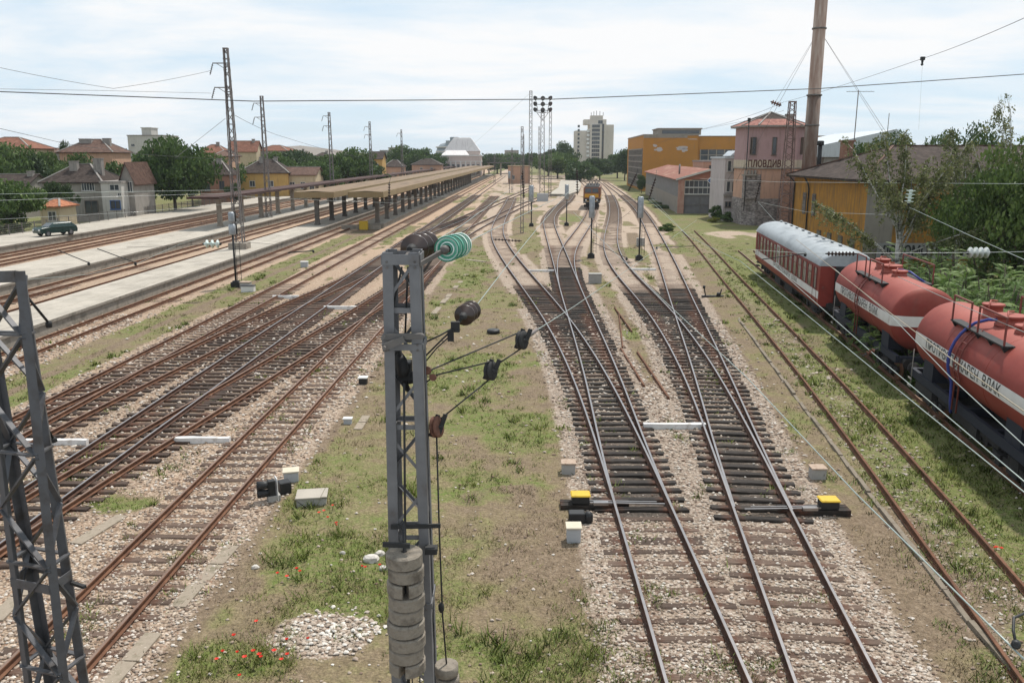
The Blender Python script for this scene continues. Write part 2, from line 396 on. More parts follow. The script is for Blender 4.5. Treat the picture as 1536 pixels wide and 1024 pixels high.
# ---------------------------------------------------------------- ground sheet
def axis(lo,hi,step,far,grow):
    a=list(np.arange(lo,hi+1e-6,step));d=step
    while a[-1]<far: d*=grow;a.append(a[-1]+d)
    b=[];d=step;x=lo
    return np.array(a)
gx=axis(-30,20,.3,4000,1.09);gxl=[];d=.3;x=-30
while x>-4000: d*=1.05;x-=d;gxl.append(x)
gx=np.concatenate([np.array(gxl[::-1]),gx])
gy=list(np.arange(-6,60,.3));d=.3
while gy[-1]<6000: d*=1.012 if gy[-1]<400 else 1.08;gy.append(gy[-1]+d)
gy=np.array(gy)
X,Y=np.meshgrid(gx,gy);Xf=X.ravel();Yf=Y.ravel()
dtr=np.full(Xf.shape,99.);dsw=np.full(Xf.shape,9.);dov=np.full(Xf.shape,99.)
for (n,f,a,b,used,lab,dark,part,skip) in TR:
    m=(Yf>a-3)&(Yf<b+3);dx=np.abs(Xf[m]-f(Yf[m]))
    dd=dx+np.maximum(0,np.maximum(a-Yf[m],Yf[m]-b))
    if n in('T6','T7'): dov[m]=np.minimum(dov[m],dd);continue
    dtr[m]=np.minimum(dtr[m],dd)
    for (q0,q1) in dark:
        mm=m&(Yf>q0)&(Yf<q1);dsw[mm]=np.minimum(dsw[mm],np.abs(Xf[mm]-f(Yf[mm])))
    for (f2,q0,q1) in part:
        mm=m&(Yf>q0)&(Yf<q1)
        lo=np.minimum(f(Yf[mm]),f2(Yf[mm]));hi=np.maximum(f(Yf[mm]),f2(Yf[mm]))
        ins=np.where((Xf[mm]>lo)&(Xf[mm]<hi),0,np.minimum(np.abs(Xf[mm]-lo),np.abs(Xf[mm]-hi)))
        dsw[mm]=np.minimum(dsw[mm],ins);dtr[mm]=np.minimum(dtr[mm],ins)
# wide ballast between the station tracks (no grass there)
def blob(px,py,rx,ry,z=0.):
    c=g(px,py,z);return ((Xf-c.x)/rx)**2+((Yf-c.y)/ry)**2
def strip(f,y0,y1,half):
    return np.where((Yf>y0)&(Yf<y1),np.abs(Xf-f(Yf))/half,9.)
grass=np.zeros(Xf.shape);bare=np.zeros(Xf.shape)
def up(arr,val,d):  # soft ellipse
    np.maximum(arr,val*np.clip(1.5-d+(vnoise(Xf,Yf,1.5)-.5)*2.2+(vnoise(Xf,Yf,.6)-.5)*1.3,0,1),out=arr)
# middle island (between the brown track and the middle track), grassy strip beside the near platform track, right side
mid=(Xf>fL1(Yf)+2.1)&(Xf<fT1(Yf)-1.9)&(Yf<150)
grass[mid]=.46
left=(Xf>fG(Yf)+1.6)&(Xf<fC1(Yf)-1.7)&(Yf<100);grass[left]=.66
mr=(Xf>fT2(Yf)+2.0)&(Xf<fT3(Yf)-1.9)&(Yf>30)&(Yf<75);grass[mr]=.45
rg=(Xf>np.maximum(fT4(Yf)+2.0,0))&(Yf<110);grass[rg]=.5
rt=(Xf>fT6(Yf)-.9)&(Yf<112);grass[rt]=.98
grass[(Xf>fT6(Yf)+1.0)&(Xf<fT6(Yf)+2.9)&(Yf<110)]=1.15
yard=(Xf>fT4(Yf)+2.2)&(Yf>=80)&(Yf<420)&(Xf<60);grass[yard]=.85
for aa,bb,y0_,y1_,v_ in((fT1,fT2,52,150,.44),(fT2b,fT3,68,98,.42),(fT3,fT4,64,92,.40)): grass[(Xf>aa(Yf)+1.7)&(Xf<bb(Yf)-1.7)&(Yf>y0_)&(Yf<y1_)]=v_
out=(Xf<-52.5)|((Xf>40)&(Yf>60))|(Yf>440);grass[out]=.8
for (px,py,rx,ry,v) in[(1000,352,3,9,.1),(1110,352,5,6,.05),(875,335,1.2,5,.98),(848,320,2,9,.0)]:
    pass
for (px,py,rx,ry,v) in[(690,400,3,14,.95),(720,560,2.6,4,.9),(760,650,2.2,2.4,.95),(700,640,1.6,2.5,.85),(480,840,1.6,1.7,.95),(540,880,1.6,1.4,1.),(190,748,.9,.75,1.),
   (640,360,3,10,.8),(890,840,.5,.55,1.),(330,985,1.3,.6,.9),(440,480,3,8,.0),(960,505,.9,3,.95),(940,405,1.,7,.8),(857,400,.8,5,.75),(690,300,3,9,1.),(845,270,0.1,.1,0),(960,375,1.5,7,.7),(860,326,1.9,7,1.),(615,335,.9,25,.8),(1010,345,2,10,.9),(1500,800,2,2,.8),(760,740,2,1.4,.8),(800,980,1.4,.8,.8),(720,980,1.2,.7,.8)]:
    up(grass,v,blob(px,py,rx,ry))
for (px,py,rx,ry,v) in[(780,800,2.0,2.6,1.),(430,960,1.9,1.2,.0),(500,600,1.5,2.4,.6),(1380,880,2.4,3.,.9),(1200,520,1.5,6,.7),(300,900,1.2,1.5,.9),(640,520,1.2,2,.5),(850,560,.7,3,.4),(1150,470,1.5,6,.7),(1300,800,1.6,2.,.8),(1000,560,.8,2.5,.6),(140,520,2.0,4.5,.5)]:
    up(bare,v,blob(px,py,rx,ry))
# trodden path in the left grass strip
np.maximum(bare,np.clip(1.5-np.abs(Xf-(-21.3+K*Yf))/.35,0,1)*((Yf>30)&(Yf<110)),out=bare)
grass+=np.where(grass>.05,(vnoise(Xf+9,Yf,2.6)-.5)*.55+(vnoise(Xf,Yf+7,.9)-.5)*.35,0);grass=np.clip(grass,0,1)
bal=np.zeros(Xf.shape)
np.maximum(bal,np.clip(1.25-blob(480,950,1.25,.95),0,1),out=bal)       # heap of pale stones
np.maximum(bal,np.clip(1.2-blob(1110,352,5,7),0,1),out=bal)
bal[(Xf>fA(Yf)-6)&(Xf<fT4(Yf))&(Yf>105)&(Yf<440)]=.75
np.maximum(bal,np.where((Xf>fC1(Yf)-1.5)&(Xf<fL1(Yf)),.9,0),out=bal)     # all gravel between the left tracks
bal[(Xf>fT1(Yf))&(Xf<fT4(Yf))&(Yf<34)]=1.
bal[(Xf>fT1(Yf)+1.7)&(Xf<fT2b(Yf)-1.7)&(Yf<150)&(Yf>52)]=.0
force=np.zeros(Xf.shape)
for (px,py,rx,ry) in((858,326,1.8,9),(700,302,2.6,9),(735,300,2.,14),(660,336,1.0,20),(825,276,3,18),(940,377,1.2,6),(690,350,1.4,10),(805,292,4,14),(770,300,2,10),(1003,372,1.2,4),(640,372,.8,12),(596,352,.8,14),(192,748,.9,.75),(900,345,.8,5)):
    up(force,1.,blob(px,py,rx,ry))
force=np.maximum(force,np.clip((vnoise(Xf,Yf/5,2.2)*.6+vnoise(Xf,Yf/2.5,.9)*.4-.56)*7,0,.85)*(dtr>1.35)*(Yf>52)*(Xf>fG(Yf)+1.5)*(Yf<420))
grass=np.maximum(grass,force*.8)
bal[(Xf<fG(Yf)-.8)&(Xf>-52.5)]=.9
balw=np.maximum(np.clip((2.35-dtr)/.9,0,1),bal);balw=np.where(grass>.93,np.minimum(balw,.75),balw)
balw=balw*(1-force)
balw=np.maximum(balw,.42*np.clip((1.6-dov)/.6,0,1))
nz=vnoise(Xf,Yf,1.3)*.06+vnoise(Xf,Yf,.5)*.04
Z=-.11+nz*(1-.5*balw)+balw*.052
Z=np.where(dsw<1.9,-.092+nz*.6,Z)
Z=np.where((dtr<1.3)&(dsw>1.9),-.03+(nz-.05)*.55,Z)
Z=np.where((dov<1.4),-.035+nz*.5,Z)
Z=np.where(Yf>120,-.05,Z)
Zg=Z.reshape(X.shape)
nx,ny=len(gx),len(gy);idx=np.arange(nx*ny).reshape(ny,nx)
Fq=np.stack([idx[:-1,:-1],idx[:-1,1:],idx[1:,1:],idx[1:,:-1]],-1).reshape(-1,4)
def gz(x,y):                                        # ground height (bilinear)
    x=np.asarray(x,float);y=np.asarray(y,float)
    i=np.clip(np.searchsorted(gx,x)-1,0,nx-2);j=np.clip(np.searchsorted(gy,y)-1,0,ny-2)
    a=(x-gx[i])/(gx[i+1]-gx[i]);b=(y-gy[j])/(gy[j+1]-gy[j])
    return (Zg[j,i]*(1-a)+Zg[j,i+1]*a)*(1-b)+(Zg[j+1,i]*(1-a)+Zg[j+1,i+1]*a)*b
def gattr(arr,x,y):
    A=arr.reshape(X.shape);i=np.clip(np.searchsorted(gx,x)-1,0,nx-2);j=np.clip(np.searchsorted(gy,y)-1,0,ny-2);return A[j,i]
def ground_mat():
    t=NT('yard_ground');P=t.pos('World')
    big=t.noise(P,.22,5,.6);mid_=t.noise(P,1.1,5,.65);fine=t.noise(P,7,4,.7);tiny=t.noise(P,26,3,.7)
    vo=t.n('ShaderNodeTexVoronoi');vo.inputs['Scale'].default_value=17;vo.inputs['Randomness'].default_value=1.;t.l(P,vo.inputs['Vector'])
    sep=t.n('ShaderNodeSeparateColor');t.l(vo.outputs['Color'],sep.inputs[0])
    stone=t.ramp(sep.outputs[0],[(0,(.17,.127,.096)),(.3,(.29,.232,.18)),(.62,(.40,.335,.27)),(.85,(.52,.455,.385)),(1,(.26,.165,.12))])
    stone=t.mix(1.,stone,t.ramp(vo.outputs['Distance'],[(0,1.12),(.5,.9),(.85,.42)]),'MULTIPLY')  # shade in the gaps between stones, painted into the colour
    stone=t.mix(t.mapr(mid_,.35,.75,0,.55),stone,t.mix(.5,stone,(.36,.235,.16)))
    far=t.ramp(fine,[(.3,(.31,.235,.175)),(.7,(.43,.34,.265))])
    sxy=t.n('ShaderNodeSeparateXYZ');t.l(P,sxy.inputs[0])
    stone=t.mix(t.mapr(sxy.outputs[1],45,110),stone,far)
    dr=t.attr('dtr')
    stone=t.mix(t.mapr(sxy.outputs[0],-4.,-8.5),stone,t.mix(1.,stone,(1.06,.98,.90),'MULTIPLY'))
    rustm=t.math('MULTIPLY',t.mapr(t.math('ABSOLUTE',t.math('SUBTRACT',dr,.76)),.42,.06),t.mapr(mid_,.3,.6))
    stone=t.mix(t.math('MULTIPLY',rustm,.6),stone,(.145,.072,.045))
    dsw_=t.mapr(t.attr('dsw'),1.9,1.2)
    stone=t.mix(t.math('MULTIPLY',dsw_,.26),stone,t.ramp(fine,[(.3,(.045,.034,.027)),(.7,(.20,.145,.11))]))
    stone=t.mix(t.math('MULTIPLY',t.attr('oil'),.85),stone,t.ramp(fine,[(.3,(.022,.019,.017)),(.7,(.085,.07,.06))]))
    # soil and dry grass
    soil=t.ramp(fine,[(.25,(.10,.072,.048)),(.5,(.18,.132,.088)),(.8,(.28,.215,.15))])
    soil=t.mix(t.mapr(tiny,.62,.72),soil,(.42,.36,.30))
    dry=t.ramp(t.noise(t.mapping(P,(1,.8,1)),9,5,.75),[(.25,(.105,.083,.046)),(.5,(.20,.160,.088)),(.78,(.32,.26,.155))])
    grn=t.ramp(t.noise(P,11,5,.75),[(.25,(.065,.092,.022)),(.5,(.12,.16,.038)),(.8,(.20,.235,.075))])
    gr=t.attr('grass')
    gsel=t.math('ADD',gr,t.math('MULTIPLY',t.math('SUBTRACT',mid_,.5),1.5))
    veg=t.mix(t.math('MULTIPLY',t.mapr(gsel,.46,.95),t.mapr(fine,.3,.62)),dry,grn)
    veg=t.mix(t.mapr(gsel,.62,.18),veg,soil)
    veg=t.mix(t.mapr(t.math('ADD',t.attr('bare'),t.math('MULTIPLY',t.math('SUBTRACT',mid_,.5),.9)),.45,.85),veg,soil)
    veg=t.mix(1.,veg,t.ramp(t.noise(P,16,5,.8),[(.28,.5),(.5,.95),(.75,1.45)]),'MULTIPLY')
    bl=t.math('ADD',t.attr('bal'),t.math('MULTIPLY',t.math('SUBTRACT',t.noise(P,2.2,6,.7),.5),.9))
    bl=t.math('ADD',bl,t.math('MULTIPLY',t.math('SUBTRACT',tiny,.5),.5))
    col=t.mix(t.mapr(bl,.42,.60),veg,stone)
    # weeds creeping into the gravel
    weed=t.math('MULTIPLY',t.mapr(t.noise(P,.9,6,.7),.63,.72),t.mapr(fine,.42,.6))
    col=t.mix(t.math('MULTIPLY',weed,.55),col,grn)
    h=t.math('SUBTRACT',t.math('MULTIPLY',fine,.6),t.math('MULTIPLY',vo.outputs['Distance'],.7))
    t.bump(h,.75,.05)
    return t.fin(col,.95,0,.15)
M['ground']=ground_mat()
oil=np.zeros(Xf.shape)
for f_,a_,b_ in((fT1,20.3,31),(fT3,20.3,31),(fT2,57,66)): oil=np.maximum(oil,np.clip((.95-np.abs(Xf-f_(Yf)))/.3,0,1)*np.clip((Yf-a_)/.4,0,1)*np.clip((b_-Yf)/5,0,1)*(.55+.9*vnoise(Xf,Yf,.7)))
oil=np.clip(oil,0,1)
go=np_mesh('ground',np.stack([Xf,Yf,Z],-1),Fq,M['ground'],smooth=True,attrs={'dtr':np.minimum(dtr,20),'dsw':dsw,'grass':grass,'bal':balw,'bare':bare,'oil':oil})
tag(go,kind='structure')
# ---------------------------------------------------------------- more materials
def paving():
    t=NT('platform_concrete');P=t.pos('World');b=t.n('ShaderNodeTexBrick');t.l(t.mapping(P,(1,1,1),(0,0,math.pi/2-.023)),b.inputs['Vector'])
    for k,v in(('Scale',1.),('Mortar Size',.012),('Brick Width',1.6),('Row Height',1.2),('Bias',-.2)): b.inputs[k].default_value=v
    b.inputs['Color1'].default_value=(.40,.36,.305,1);b.inputs['Color2'].default_value=(.35,.315,.265,1);b.inputs['Mortar'].default_value=(.19,.17,.13,1)
    n=t.noise(P,.55,7,.7);col=t.mix(1.,b.outputs['Color'],t.ramp(n,[(.3,.72),(.5,1.),(.7,1.14)]),'MULTIPLY')
    col=t.mix(t.mapr(t.noise(t.mapping(P,(1,.25,1)),1.1,6,.75),.60,.72,0,.6),col,(.15,.13,.10));t.bump(t.noise(P,12,5,.6),.25,.02);return t.fin(col,.92,0,.2)
M['concrete']=paving()
M['platwall']=mat('platform_wall_concrete',(.20,.18,.15),(.29,.26,.22),(.15,.135,.11),scale=1.3,rough=.95,bump=.4,bscale=12)
M['tan']=mat('canopy_tan_sheet',(.24,.17,.09),(.29,.215,.115),scale=.5,rough=.7,bump=.1)
M['tanroof']=mat('canopy_roof_felt',(.155,.105,.067),(.21,.148,.095),(.12,.088,.06),scale=.35,rough=.9,stretch=(2,.12,1))
M['rustbeam']=mat('rusty_canopy_steel',(.045,.024,.02),(.075,.036,.028),scale=1.2,rough=.9)
M['colconc']=mat('column_concrete',(.23,.20,.165),(.31,.27,.225),(.18,.15,.125),scale=1.6,rough=.9,bump=.2)
M['colmid']=mat('column_weathered_concrete',(.13,.115,.10),(.19,.17,.145),scale=2,rough=.9,bump=.2)
M['coldark']=mat('column_dark_concrete',(.075,.068,.06),(.13,.115,.1),scale=2,rough=.9,bump=.2)
M['glass']=mat('window_glass',(.035,.042,.05),(.07,.08,.09),scale=.8,rough=.12,spec=.6)
M['white']=mat('white_paint',(.70,.69,.66),(.58,.57,.54),scale=2,rough=.6)
M['frame']=mat('window_frame_paint',(.55,.54,.51),(.45,.43,.40),scale=3,rough=.6)
M['darkframe']=mat('dark_window_frame',(.10,.08,.065),(.15,.12,.10),scale=3,rough=.7)
def tile_mat(name,a,b,c,row=2.6,axis=2):
    t=NT(name);P=t.pos('Object')
    f=t.noise(P,1.4,6,.7);col=t.ramp(f,[(.25,a),(.5,b),(.75,c)])
    w=t.n('ShaderNodeTexWave',wave_type='BANDS',bands_direction='Z',wave_profile='SAW');w.inputs['Scale'].default_value=row;w.inputs['Distortion'].default_value=.6;w.inputs['Detail'].default_value=2;t.l(P,w.inputs['Vector'])
    v=t.n('ShaderNodeTexVoronoi');v.inputs['Scale'].default_value=3.2;t.l(P,v.inputs['Vector']);s=t.n('ShaderNodeSeparateColor');t.l(v.outputs['Color'],s.inputs[0])
    col=t.mix(1.,col,t.ramp(s.outputs[0],[(0,.72),(1,1.22)]),'MULTIPLY')
    t.bump(w.outputs['Fac'],.8,.06);return t.fin(col,.9,0,.15)
M['tile_dark']=tile_mat('dark_brown_roof_tiles',(.036,.027,.023),(.062,.046,.039),(.10,.078,.067))
M['tile_brown']=tile_mat('brown_roof_tiles',(.085,.05,.04),(.13,.078,.06),(.17,.115,.09))
M['tile_red']=tile_mat('red_roof_tiles',(.15,.066,.045),(.205,.093,.062),(.255,.135,.09))
M['tile_orange']=tile_mat('orange_roof_tiles',(.33,.125,.065),(.40,.165,.09),(.26,.105,.06))
def plaster(name,a,b,dirt,sc=.7,dl=.52,dh=.68):
    t=NT(name);P=t.pos('Object');f=t.noise(P,sc,7,.65);col=t.ramp(f,[(.3,a),(.7,b)])
    streak=t.noise(t.mapping(P,(2.5,2.5,.35)),1.1,6,.7)
    col=t.mix(t.math('MULTIPLY',t.mapr(streak,dl,dh),.75),col,dirt)
    t.bump(t.noise(P,6,5,.6),.25,.03);return t.fin(col,.9,0,.2)
M['p_grey']=plaster('grey_render',(.23,.21,.185),(.30,.275,.245),(.15,.13,.115))
M['p_white']=plaster('offwhite_render',(.50,.48,.44),(.42,.40,.365),(.27,.25,.22))
M['p_cream']=plaster('cream_render',(.52,.43,.29),(.46,.37,.245),(.30,.24,.17))
M['p_yellow']=plaster('yellow_render',(.52,.33,.115),(.45,.28,.10),(.30,.19,.09))
M['p_pinkish']=plaster('salmon_render',(.47,.29,.20),(.41,.25,.175),(.28,.17,.125))
M['brick']=plaster('old_brick',(.23,.115,.078),(.30,.165,.115),(.14,.085,.065),1.6)
M['chim']=plaster('chimney_render',(.30,.275,.25),(.24,.215,.195),(.13,.12,.11),2)
M['hotel']=plaster('hotel_panels',(.60,.545,.48),(.53,.485,.43),(.42,.38,.34),.12)
M['dark']=mat('dark_metal',(.02,.02,.021),(.035,.034,.033),scale=3,rough=.7)  # near-black metal, the parts' own colour
M['black']=mat('black_paint',(.018,.018,.019),(.03,.03,.03),scale=3,rough=.5)
M['steel']=mat('grey_painted_steel',(.19,.188,.192),(.155,.153,.158),(.105,.085,.072),scale=3.,lo=.35,hi=.82,rough=.55,metal=.25,bump=.08,bscale=30)
M['steel_dark']=mat('dark_lattice_steel',(.11,.105,.10),(.16,.145,.135),(.075,.065,.06),scale=1.5,rough=.7,metal=.2)
M['galv']=mat('weathered_mast_steel',(.15,.13,.125),(.21,.19,.18),(.11,.085,.075),scale=1.2,rough=.7,metal=.25)
M['blue']=mat('blue_paint',(.03,.11,.30),(.035,.09,.22),scale=3,rough=.5)
# ---------------------------------------------------------------- platforms
def platform(name,c0,c1,y0,y1,h=.72,k=K):
    mb=MB();n=24
    for i in range(n):
        a=y0+(y1-y0)*(i/n)**1.6;b=y0+(y1-y0)*((i+1)/n)**1.6
        L=lambda y,c:(c+k*y)
        # coping slab and wall
        mb.add([(L(a,c0),a,h),(L(a,c1),a,h),(L(b,c1),b,h),(L(b,c0),b,h)],[(0,1,2,3)],0)
        for c,s in((c0,1),(c1,-1)):
            mb.add([(L(a,c),a,h-.16),(L(a,c),a,h),(L(b,c),b,h),(L(b,c),b,h-.16)],[(0,1,2,3)],1)
            mb.add([(L(a,c)+s*.09,a,-.3),(L(a,c)+s*.09,a,h-.16),(L(b,c)+s*.09,b,h-.16),(L(b,c)+s*.09,b,-.3)],[(0,1,2,3)],1)
            mb.add([(L(a,c),a,h-.16),(L(a,c)+s*.09,a,h-.16),(L(b,c)+s*.09,b,h-.16),(L(b,c),b,h-.16)],[(0,1,2,3)],1)
    mb.add([(c0+k*y0,y0,-.3),(c1+k*y0,y0,-.3),(c1+k*y0,y0,h),(c0+k*y0,y0,h)],[(0,1,2,3)],1)
    o=mb.build(name,[M['concrete'],M['platwall']]);tag(o,kind='structure');return o
platform('platform',-29.7,-26.1,14,440)
platform('platform',-42.3,-36.6,30,440)
platform('platform',-59.8,-52.4,40,440)
platform('platform',-23.1,-19.95,112.8,440,.55)
# curved island platform beyond the floodlights
mb=MB();pts=[(205,13.2,16.2),(225,15.,20),(250,17.8,22.5),(285,20.,25.5),(330,23.,28.0)]
for (a,b) in zip(pts[:-1],pts[1:]):
    mb.add([(a[1]-4.,a[0],.5),(a[2]-2.2,a[0],.5),(b[2]-2.2,b[0],.5),(b[1]-4.,b[0],.5)],[(0,1,2,3)],0)
    mb.add([(a[1]-4.,a[0],-.2),(a[1]-4.,a[0],.5),(b[1]-4.,b[0],.5),(b[1]-4.,b[0],-.2)],[(0,1,2,3)],1)
    mb.add([(a[2]-2.2,a[0],-.2),(a[2]-2.2,a[0],.5),(b[2]-2.2,b[0],.5),(b[2]-2.2,b[0],-.2)],[(0,1,2,3)],1)
mb.add([(9.2,205,-.2),(14,205,-.2),(14,205,.5),(9.2,205,.5)],[(0,1,2,3)],1)
tag(mb.build('platform',[M['concrete'],M['platwall']]),kind='structure')
# ---------------------------------------------------------------- canopies
def canopy(label,c0,c1,cc,y0,y1,z0,z1,step,colmat,roofm,fasm,colw,base,lift=.12,n=24,y00=None,topless=False):
    th=thing('platform_canopy',label,'canopy',(cc+K*y0,y0,base),0,'platform canopies')
    mb=MB();L=lambda y,c:c+K*y;cm=(c0+c1)/2
    v=[(L(y0,c0),y0,z1),(L(y0,cm),y0,z1+lift),(L(y0,c1),y0,z1),(L(y1,c1),y1,z1),(L(y1,cm),y1,z1+lift),(L(y1,c0),y1,z1)]
    mb.add(v,[(0,1,4,5),(1,2,3,4)],0)
    mb.add([(L(y0,c0),y0,z0+.25),(L(y0,c1),y0,z0+.25),(L(y1,c1),y1,z0+.25),(L(y1,c0),y1,z0+.25)],[(0,1,2,3)],0)
    mb.build('roof',[roofm],th)
    mb=MB();h=(z0+z1)/2
    mb.bar((L(y0,c0)-.05,y0-.03,h),(L(y0,c1)+.05,y0-.03,h),.1,z1-z0+.04)
    for c in(c0,c1): mb.bar((L(y0,c),y0+.03,h),(L(y1,c),y1,h),.1,z1-z0+.04)
    if not topless:
        k=int((c1-c0)/.22)
        for i in range(k+1):
            x=c0+(c1-c0)*i/k;mb.box((L(y0,x),y0-.1,h),(.05,.045,z1-z0-.04))
    mb.build('fascia',[fasm],th)
    for i in range(n):
        y=(y00 or y0+1.)+step*i
        if y>y1-2:break
        m=MB();x=L(y,cc);m.box((x,y,(base+z0)/2),(colw,colw*1.15,z0-base),0,0);m.box((x,y,base+.12),(colw+.14,colw*1.15+.14,.24));m.box((x,y,z0-.16),(colw+.5,colw+.1,.3))
        m.build('column',colmat,th)
    return th
canopy('tan double canopy over the near platform on dark pillars, its fascia end leftmost',-30.3,-25.3,-27.8,107.5,420,4.25,4.95,8,M['coldark'],M['tanroof'],M['tan'],.5,.72,.12,30)
canopy('tan canopy on thick pillars right of the yellow buffer block',-23.3,-18.9,-21.0,107,420,4.3,5.0,7.6,M['colmid'],M['tanroof'],M['tan'],.52,.55,.12,24,114)
canopy('dark rusty steel canopy frame over the middle platform on concrete pillars',-41.4,-37.6,-39.5,101,420,4.4,4.58,8.2,M['colconc'],M['rustbeam'],M['rustbeam'],.5,.72,.05,32,106,True)
# ---------------------------------------------------------------- houses
def window(mb_parent,x,z,w,h,y=0.,fm=None,pane=None,bars=1,name='window'):
    f=MB();t=.08
    for (cx_,cz_,dx,dz) in((x,z+h/2-t/2,w,t),(x,z-h/2+t/2,w,t),(x-w/2+t/2,z,t,h-2*t),(x+w/2-t/2,z,t,h-2*t)): f.box((cx_,y-.045,cz_),(dx,.11,dz))
    for i in range(1,bars+1): f.box((x-w/2+w*i/(bars+1),y-.035,z),(.06,.085,h-2*t))
    f.box((x,y-.09,z-h/2-.05),(w+.16,.2,.07))
    o=f.build(name,fm or M['frame'],mb_parent,local=True)
    p=MB();p.box((x,y-.012,z),(w-.05,.02,h-.05));p.build('pane',pane or M['glass'],o,local=True)
    return o
def house(label,pl,pr,yb,ye,yr,D,depth,wallm,roofm,style='gable_x',rz=0.,wins=(),chim=(),cat='house',group='houses beyond the platforms',name='house',zb=0.,over=.4):
    A=atD(pl,yb,D);B=atD(pr,yb,D);w=B.x-A.x;ze=atD(pl,ye,D).z;zr=atD(pl,yr,D+depth*.5).z
    th=thing(name,label,cat,((A.x+B.x)/2,D,zb),rz,group)
    h=ze-zb;R=max(zr-zb,h+.15);hw=w/2
    mb=MB();mb.b2(-hw,hw,0,depth,-.5,h)
    if style=='gable_x': mb.add([(-hw,0,h),(-hw,depth,h),(-hw,depth/2,R),(hw,0,h),(hw,depth,h),(hw,depth/2,R)],[(0,1,2),(3,5,4)])
    if style=='gable_y': mb.add([(-hw,0,h),(hw,0,h),(0,0,R),(-hw,depth,h),(hw,depth,h),(0,depth,R)],[(0,1,2),(3,5,4)])
    mb.build('wall',wallm,th,local=True)
    o=over;mb=MB();t=.14;e=o*(R-h)/(depth/2) if style!='gable_y' else o*(R-h)/hw
    def slab(P):
        n=len(P);mb.add(list(P)+[(p[0],p[1],p[2]-t) for p in P],[tuple(range(n)),tuple(range(2*n-1,n-1,-1))]+[(i,n+i,n+(i+1)%n,(i+1)%n) for i in range(n)])
    if style=='gable_x':
        slab([(-hw-o,-o,h-e+.1),(hw+o,-o,h-e+.1),(hw+o,depth/2,R+.1),(-hw-o,depth/2,R+.1)]);slab([(hw+o,depth+o,h-e+.1),(-hw-o,depth+o,h-e+.1),(-hw-o,depth/2,R+.103),(hw+o,depth/2,R+.103)])
    elif style=='gable_y':
        slab([(-hw-o,-o,h-e+.1),(0,-o,R+.1),(0,depth+o,R+.1),(-hw-o,depth+o,h-e+.1)]);slab([(hw+o,-o,h-e+.1),(hw+o,depth+o,h-e+.1),(0,depth+o,R+.103),(0,-o,R+.103)])
    elif style=='hip':
        q=min(hw*.75,depth/2);r0=(-hw+q,depth/2,R);r1=(hw-q,depth/2,R);a=(-hw-o,-o,h-.05);b=(hw+o,-o,h-.05);c=(hw+o,depth+o,h-.05);d=(-hw-o,depth+o,h-.05)
        mb.add([a,b,c,d,r0,r1],[(0,1,5,4),(1,2,5),(2,3,4,5),(3,0,4),(3,2,1,0)])
        mb.add([(p[0],p[1],p[2]-.16) for p in(a,b,c,d)]+[a,b,c,d],[(0,1,2,3),(0,1,5,4),(1,2,6,5),(2,3,7,6),(3,0,4,7)])
    else:
        mb.b2(-hw-.15,hw+.15,-.15,depth+.15,h+.003,h+.3)
    rf=mb.build('roof',roofm,th,local=True)
    if style in('hip','gable_x'):
        rm=MB();
        if style=='hip':
            for p,qq in((a,r0),(b,r1),(c,r1),(d,r0),(r0,r1)): rm.bar(Vector(p)+Vector((0,0,.04)),Vector(qq)+Vector((0,0,.04)),.24,.12)
        else: rm.bar((-hw-o,depth/2,R+.13),(hw+o,depth/2,R+.13),.26,.12)
        rm.build('ridge_tiles',M['chim'],rf,local=True)
    for (cx_,cy_,cw,ch) in chim:
        c=MB();zt=R*.98+ch-zb*0
        c.box((cx_,cy_,(h+zt)/2),(cw,cw*.8,zt-h));c.box((cx_,cy_,zt+.06),(cw+.14,cw*.8+.14,.12));c.build('chimney',M['chim'],rf,local=True)
    for (wx,wz,ww,wh,*r) in wins: window(th,wx,wz,ww,wh,0.,*(r or ()))
    return th
house('small cream house with orange roof behind the parked green car',63,91,342,309,298,112,4.5,M['p_cream'],M['tile_orange'],'hip',0,[(.35,1.6,1.1,1.3)])
hA=house('grey rendered two storey house with dark hipped roof and two chimneys',72,157,337,273,246,124,9,M['p_grey'],M['tile_dark'],'hip',.06,[(2.3,5.1,1.9,1.3,None,None,4),(2.5,2.1,1.9,1.9,M['darkframe'])],[(-.7,3,1.1,.5),(2.8,3.2,1.2,.9)])
house('off-white flat roofed house wing with two windows beside the grey house',157.5,187,337,275,273,122.5,7,M['p_white'],M['chim'],'flat',.05,[(.5,5.0,1.4,.9),(.4,2.5,1.5,1.3,M['blue']),(1.1,4.0,.6,.5)])
house('narrow grey house wing with pale green gable and tall white windows',187.5,206,336,268,244,125,8,M['p_grey'],M['tile_brown'],'gable_y',.05,[(.0,5.0,1.5,1.6,None,None,3)])
house('salmon house with brown hipped roof and broad chimneys behind the grey house',93,168,250,228,209,172,11,M['p_pinkish'],M['tile_brown'],'hip',.1,[(-3,5.2,1.1,1.2),(2,5.2,1.1,1.2)],[(-1.2,4.5,2.4,.2),(2.8,4.5,1.4,.3)],zb=1.)
house('long low house with brown roof between the red roof and the salmon house',44,97,250,229,223,195,9,M['p_grey'],M['tile_brown'],'gable_x',0,[],[(-2,4.5,.8,.7)])
house('house with red hipped roof at the far left edge',-40,45,250,222,206,165,11,M['p_cream'],M['tile_red'],'hip',.1,[(3,5.5,1.2,1.2)])
house('house with dark tiled roof partly hidden by the leftmost tree',-50,40,330,283,262,132,9,M['p_grey'],M['tile_dark'],'gable_x',.0,[(4,4,1.1,1.2)],[(4.,4.,.9,.6)])
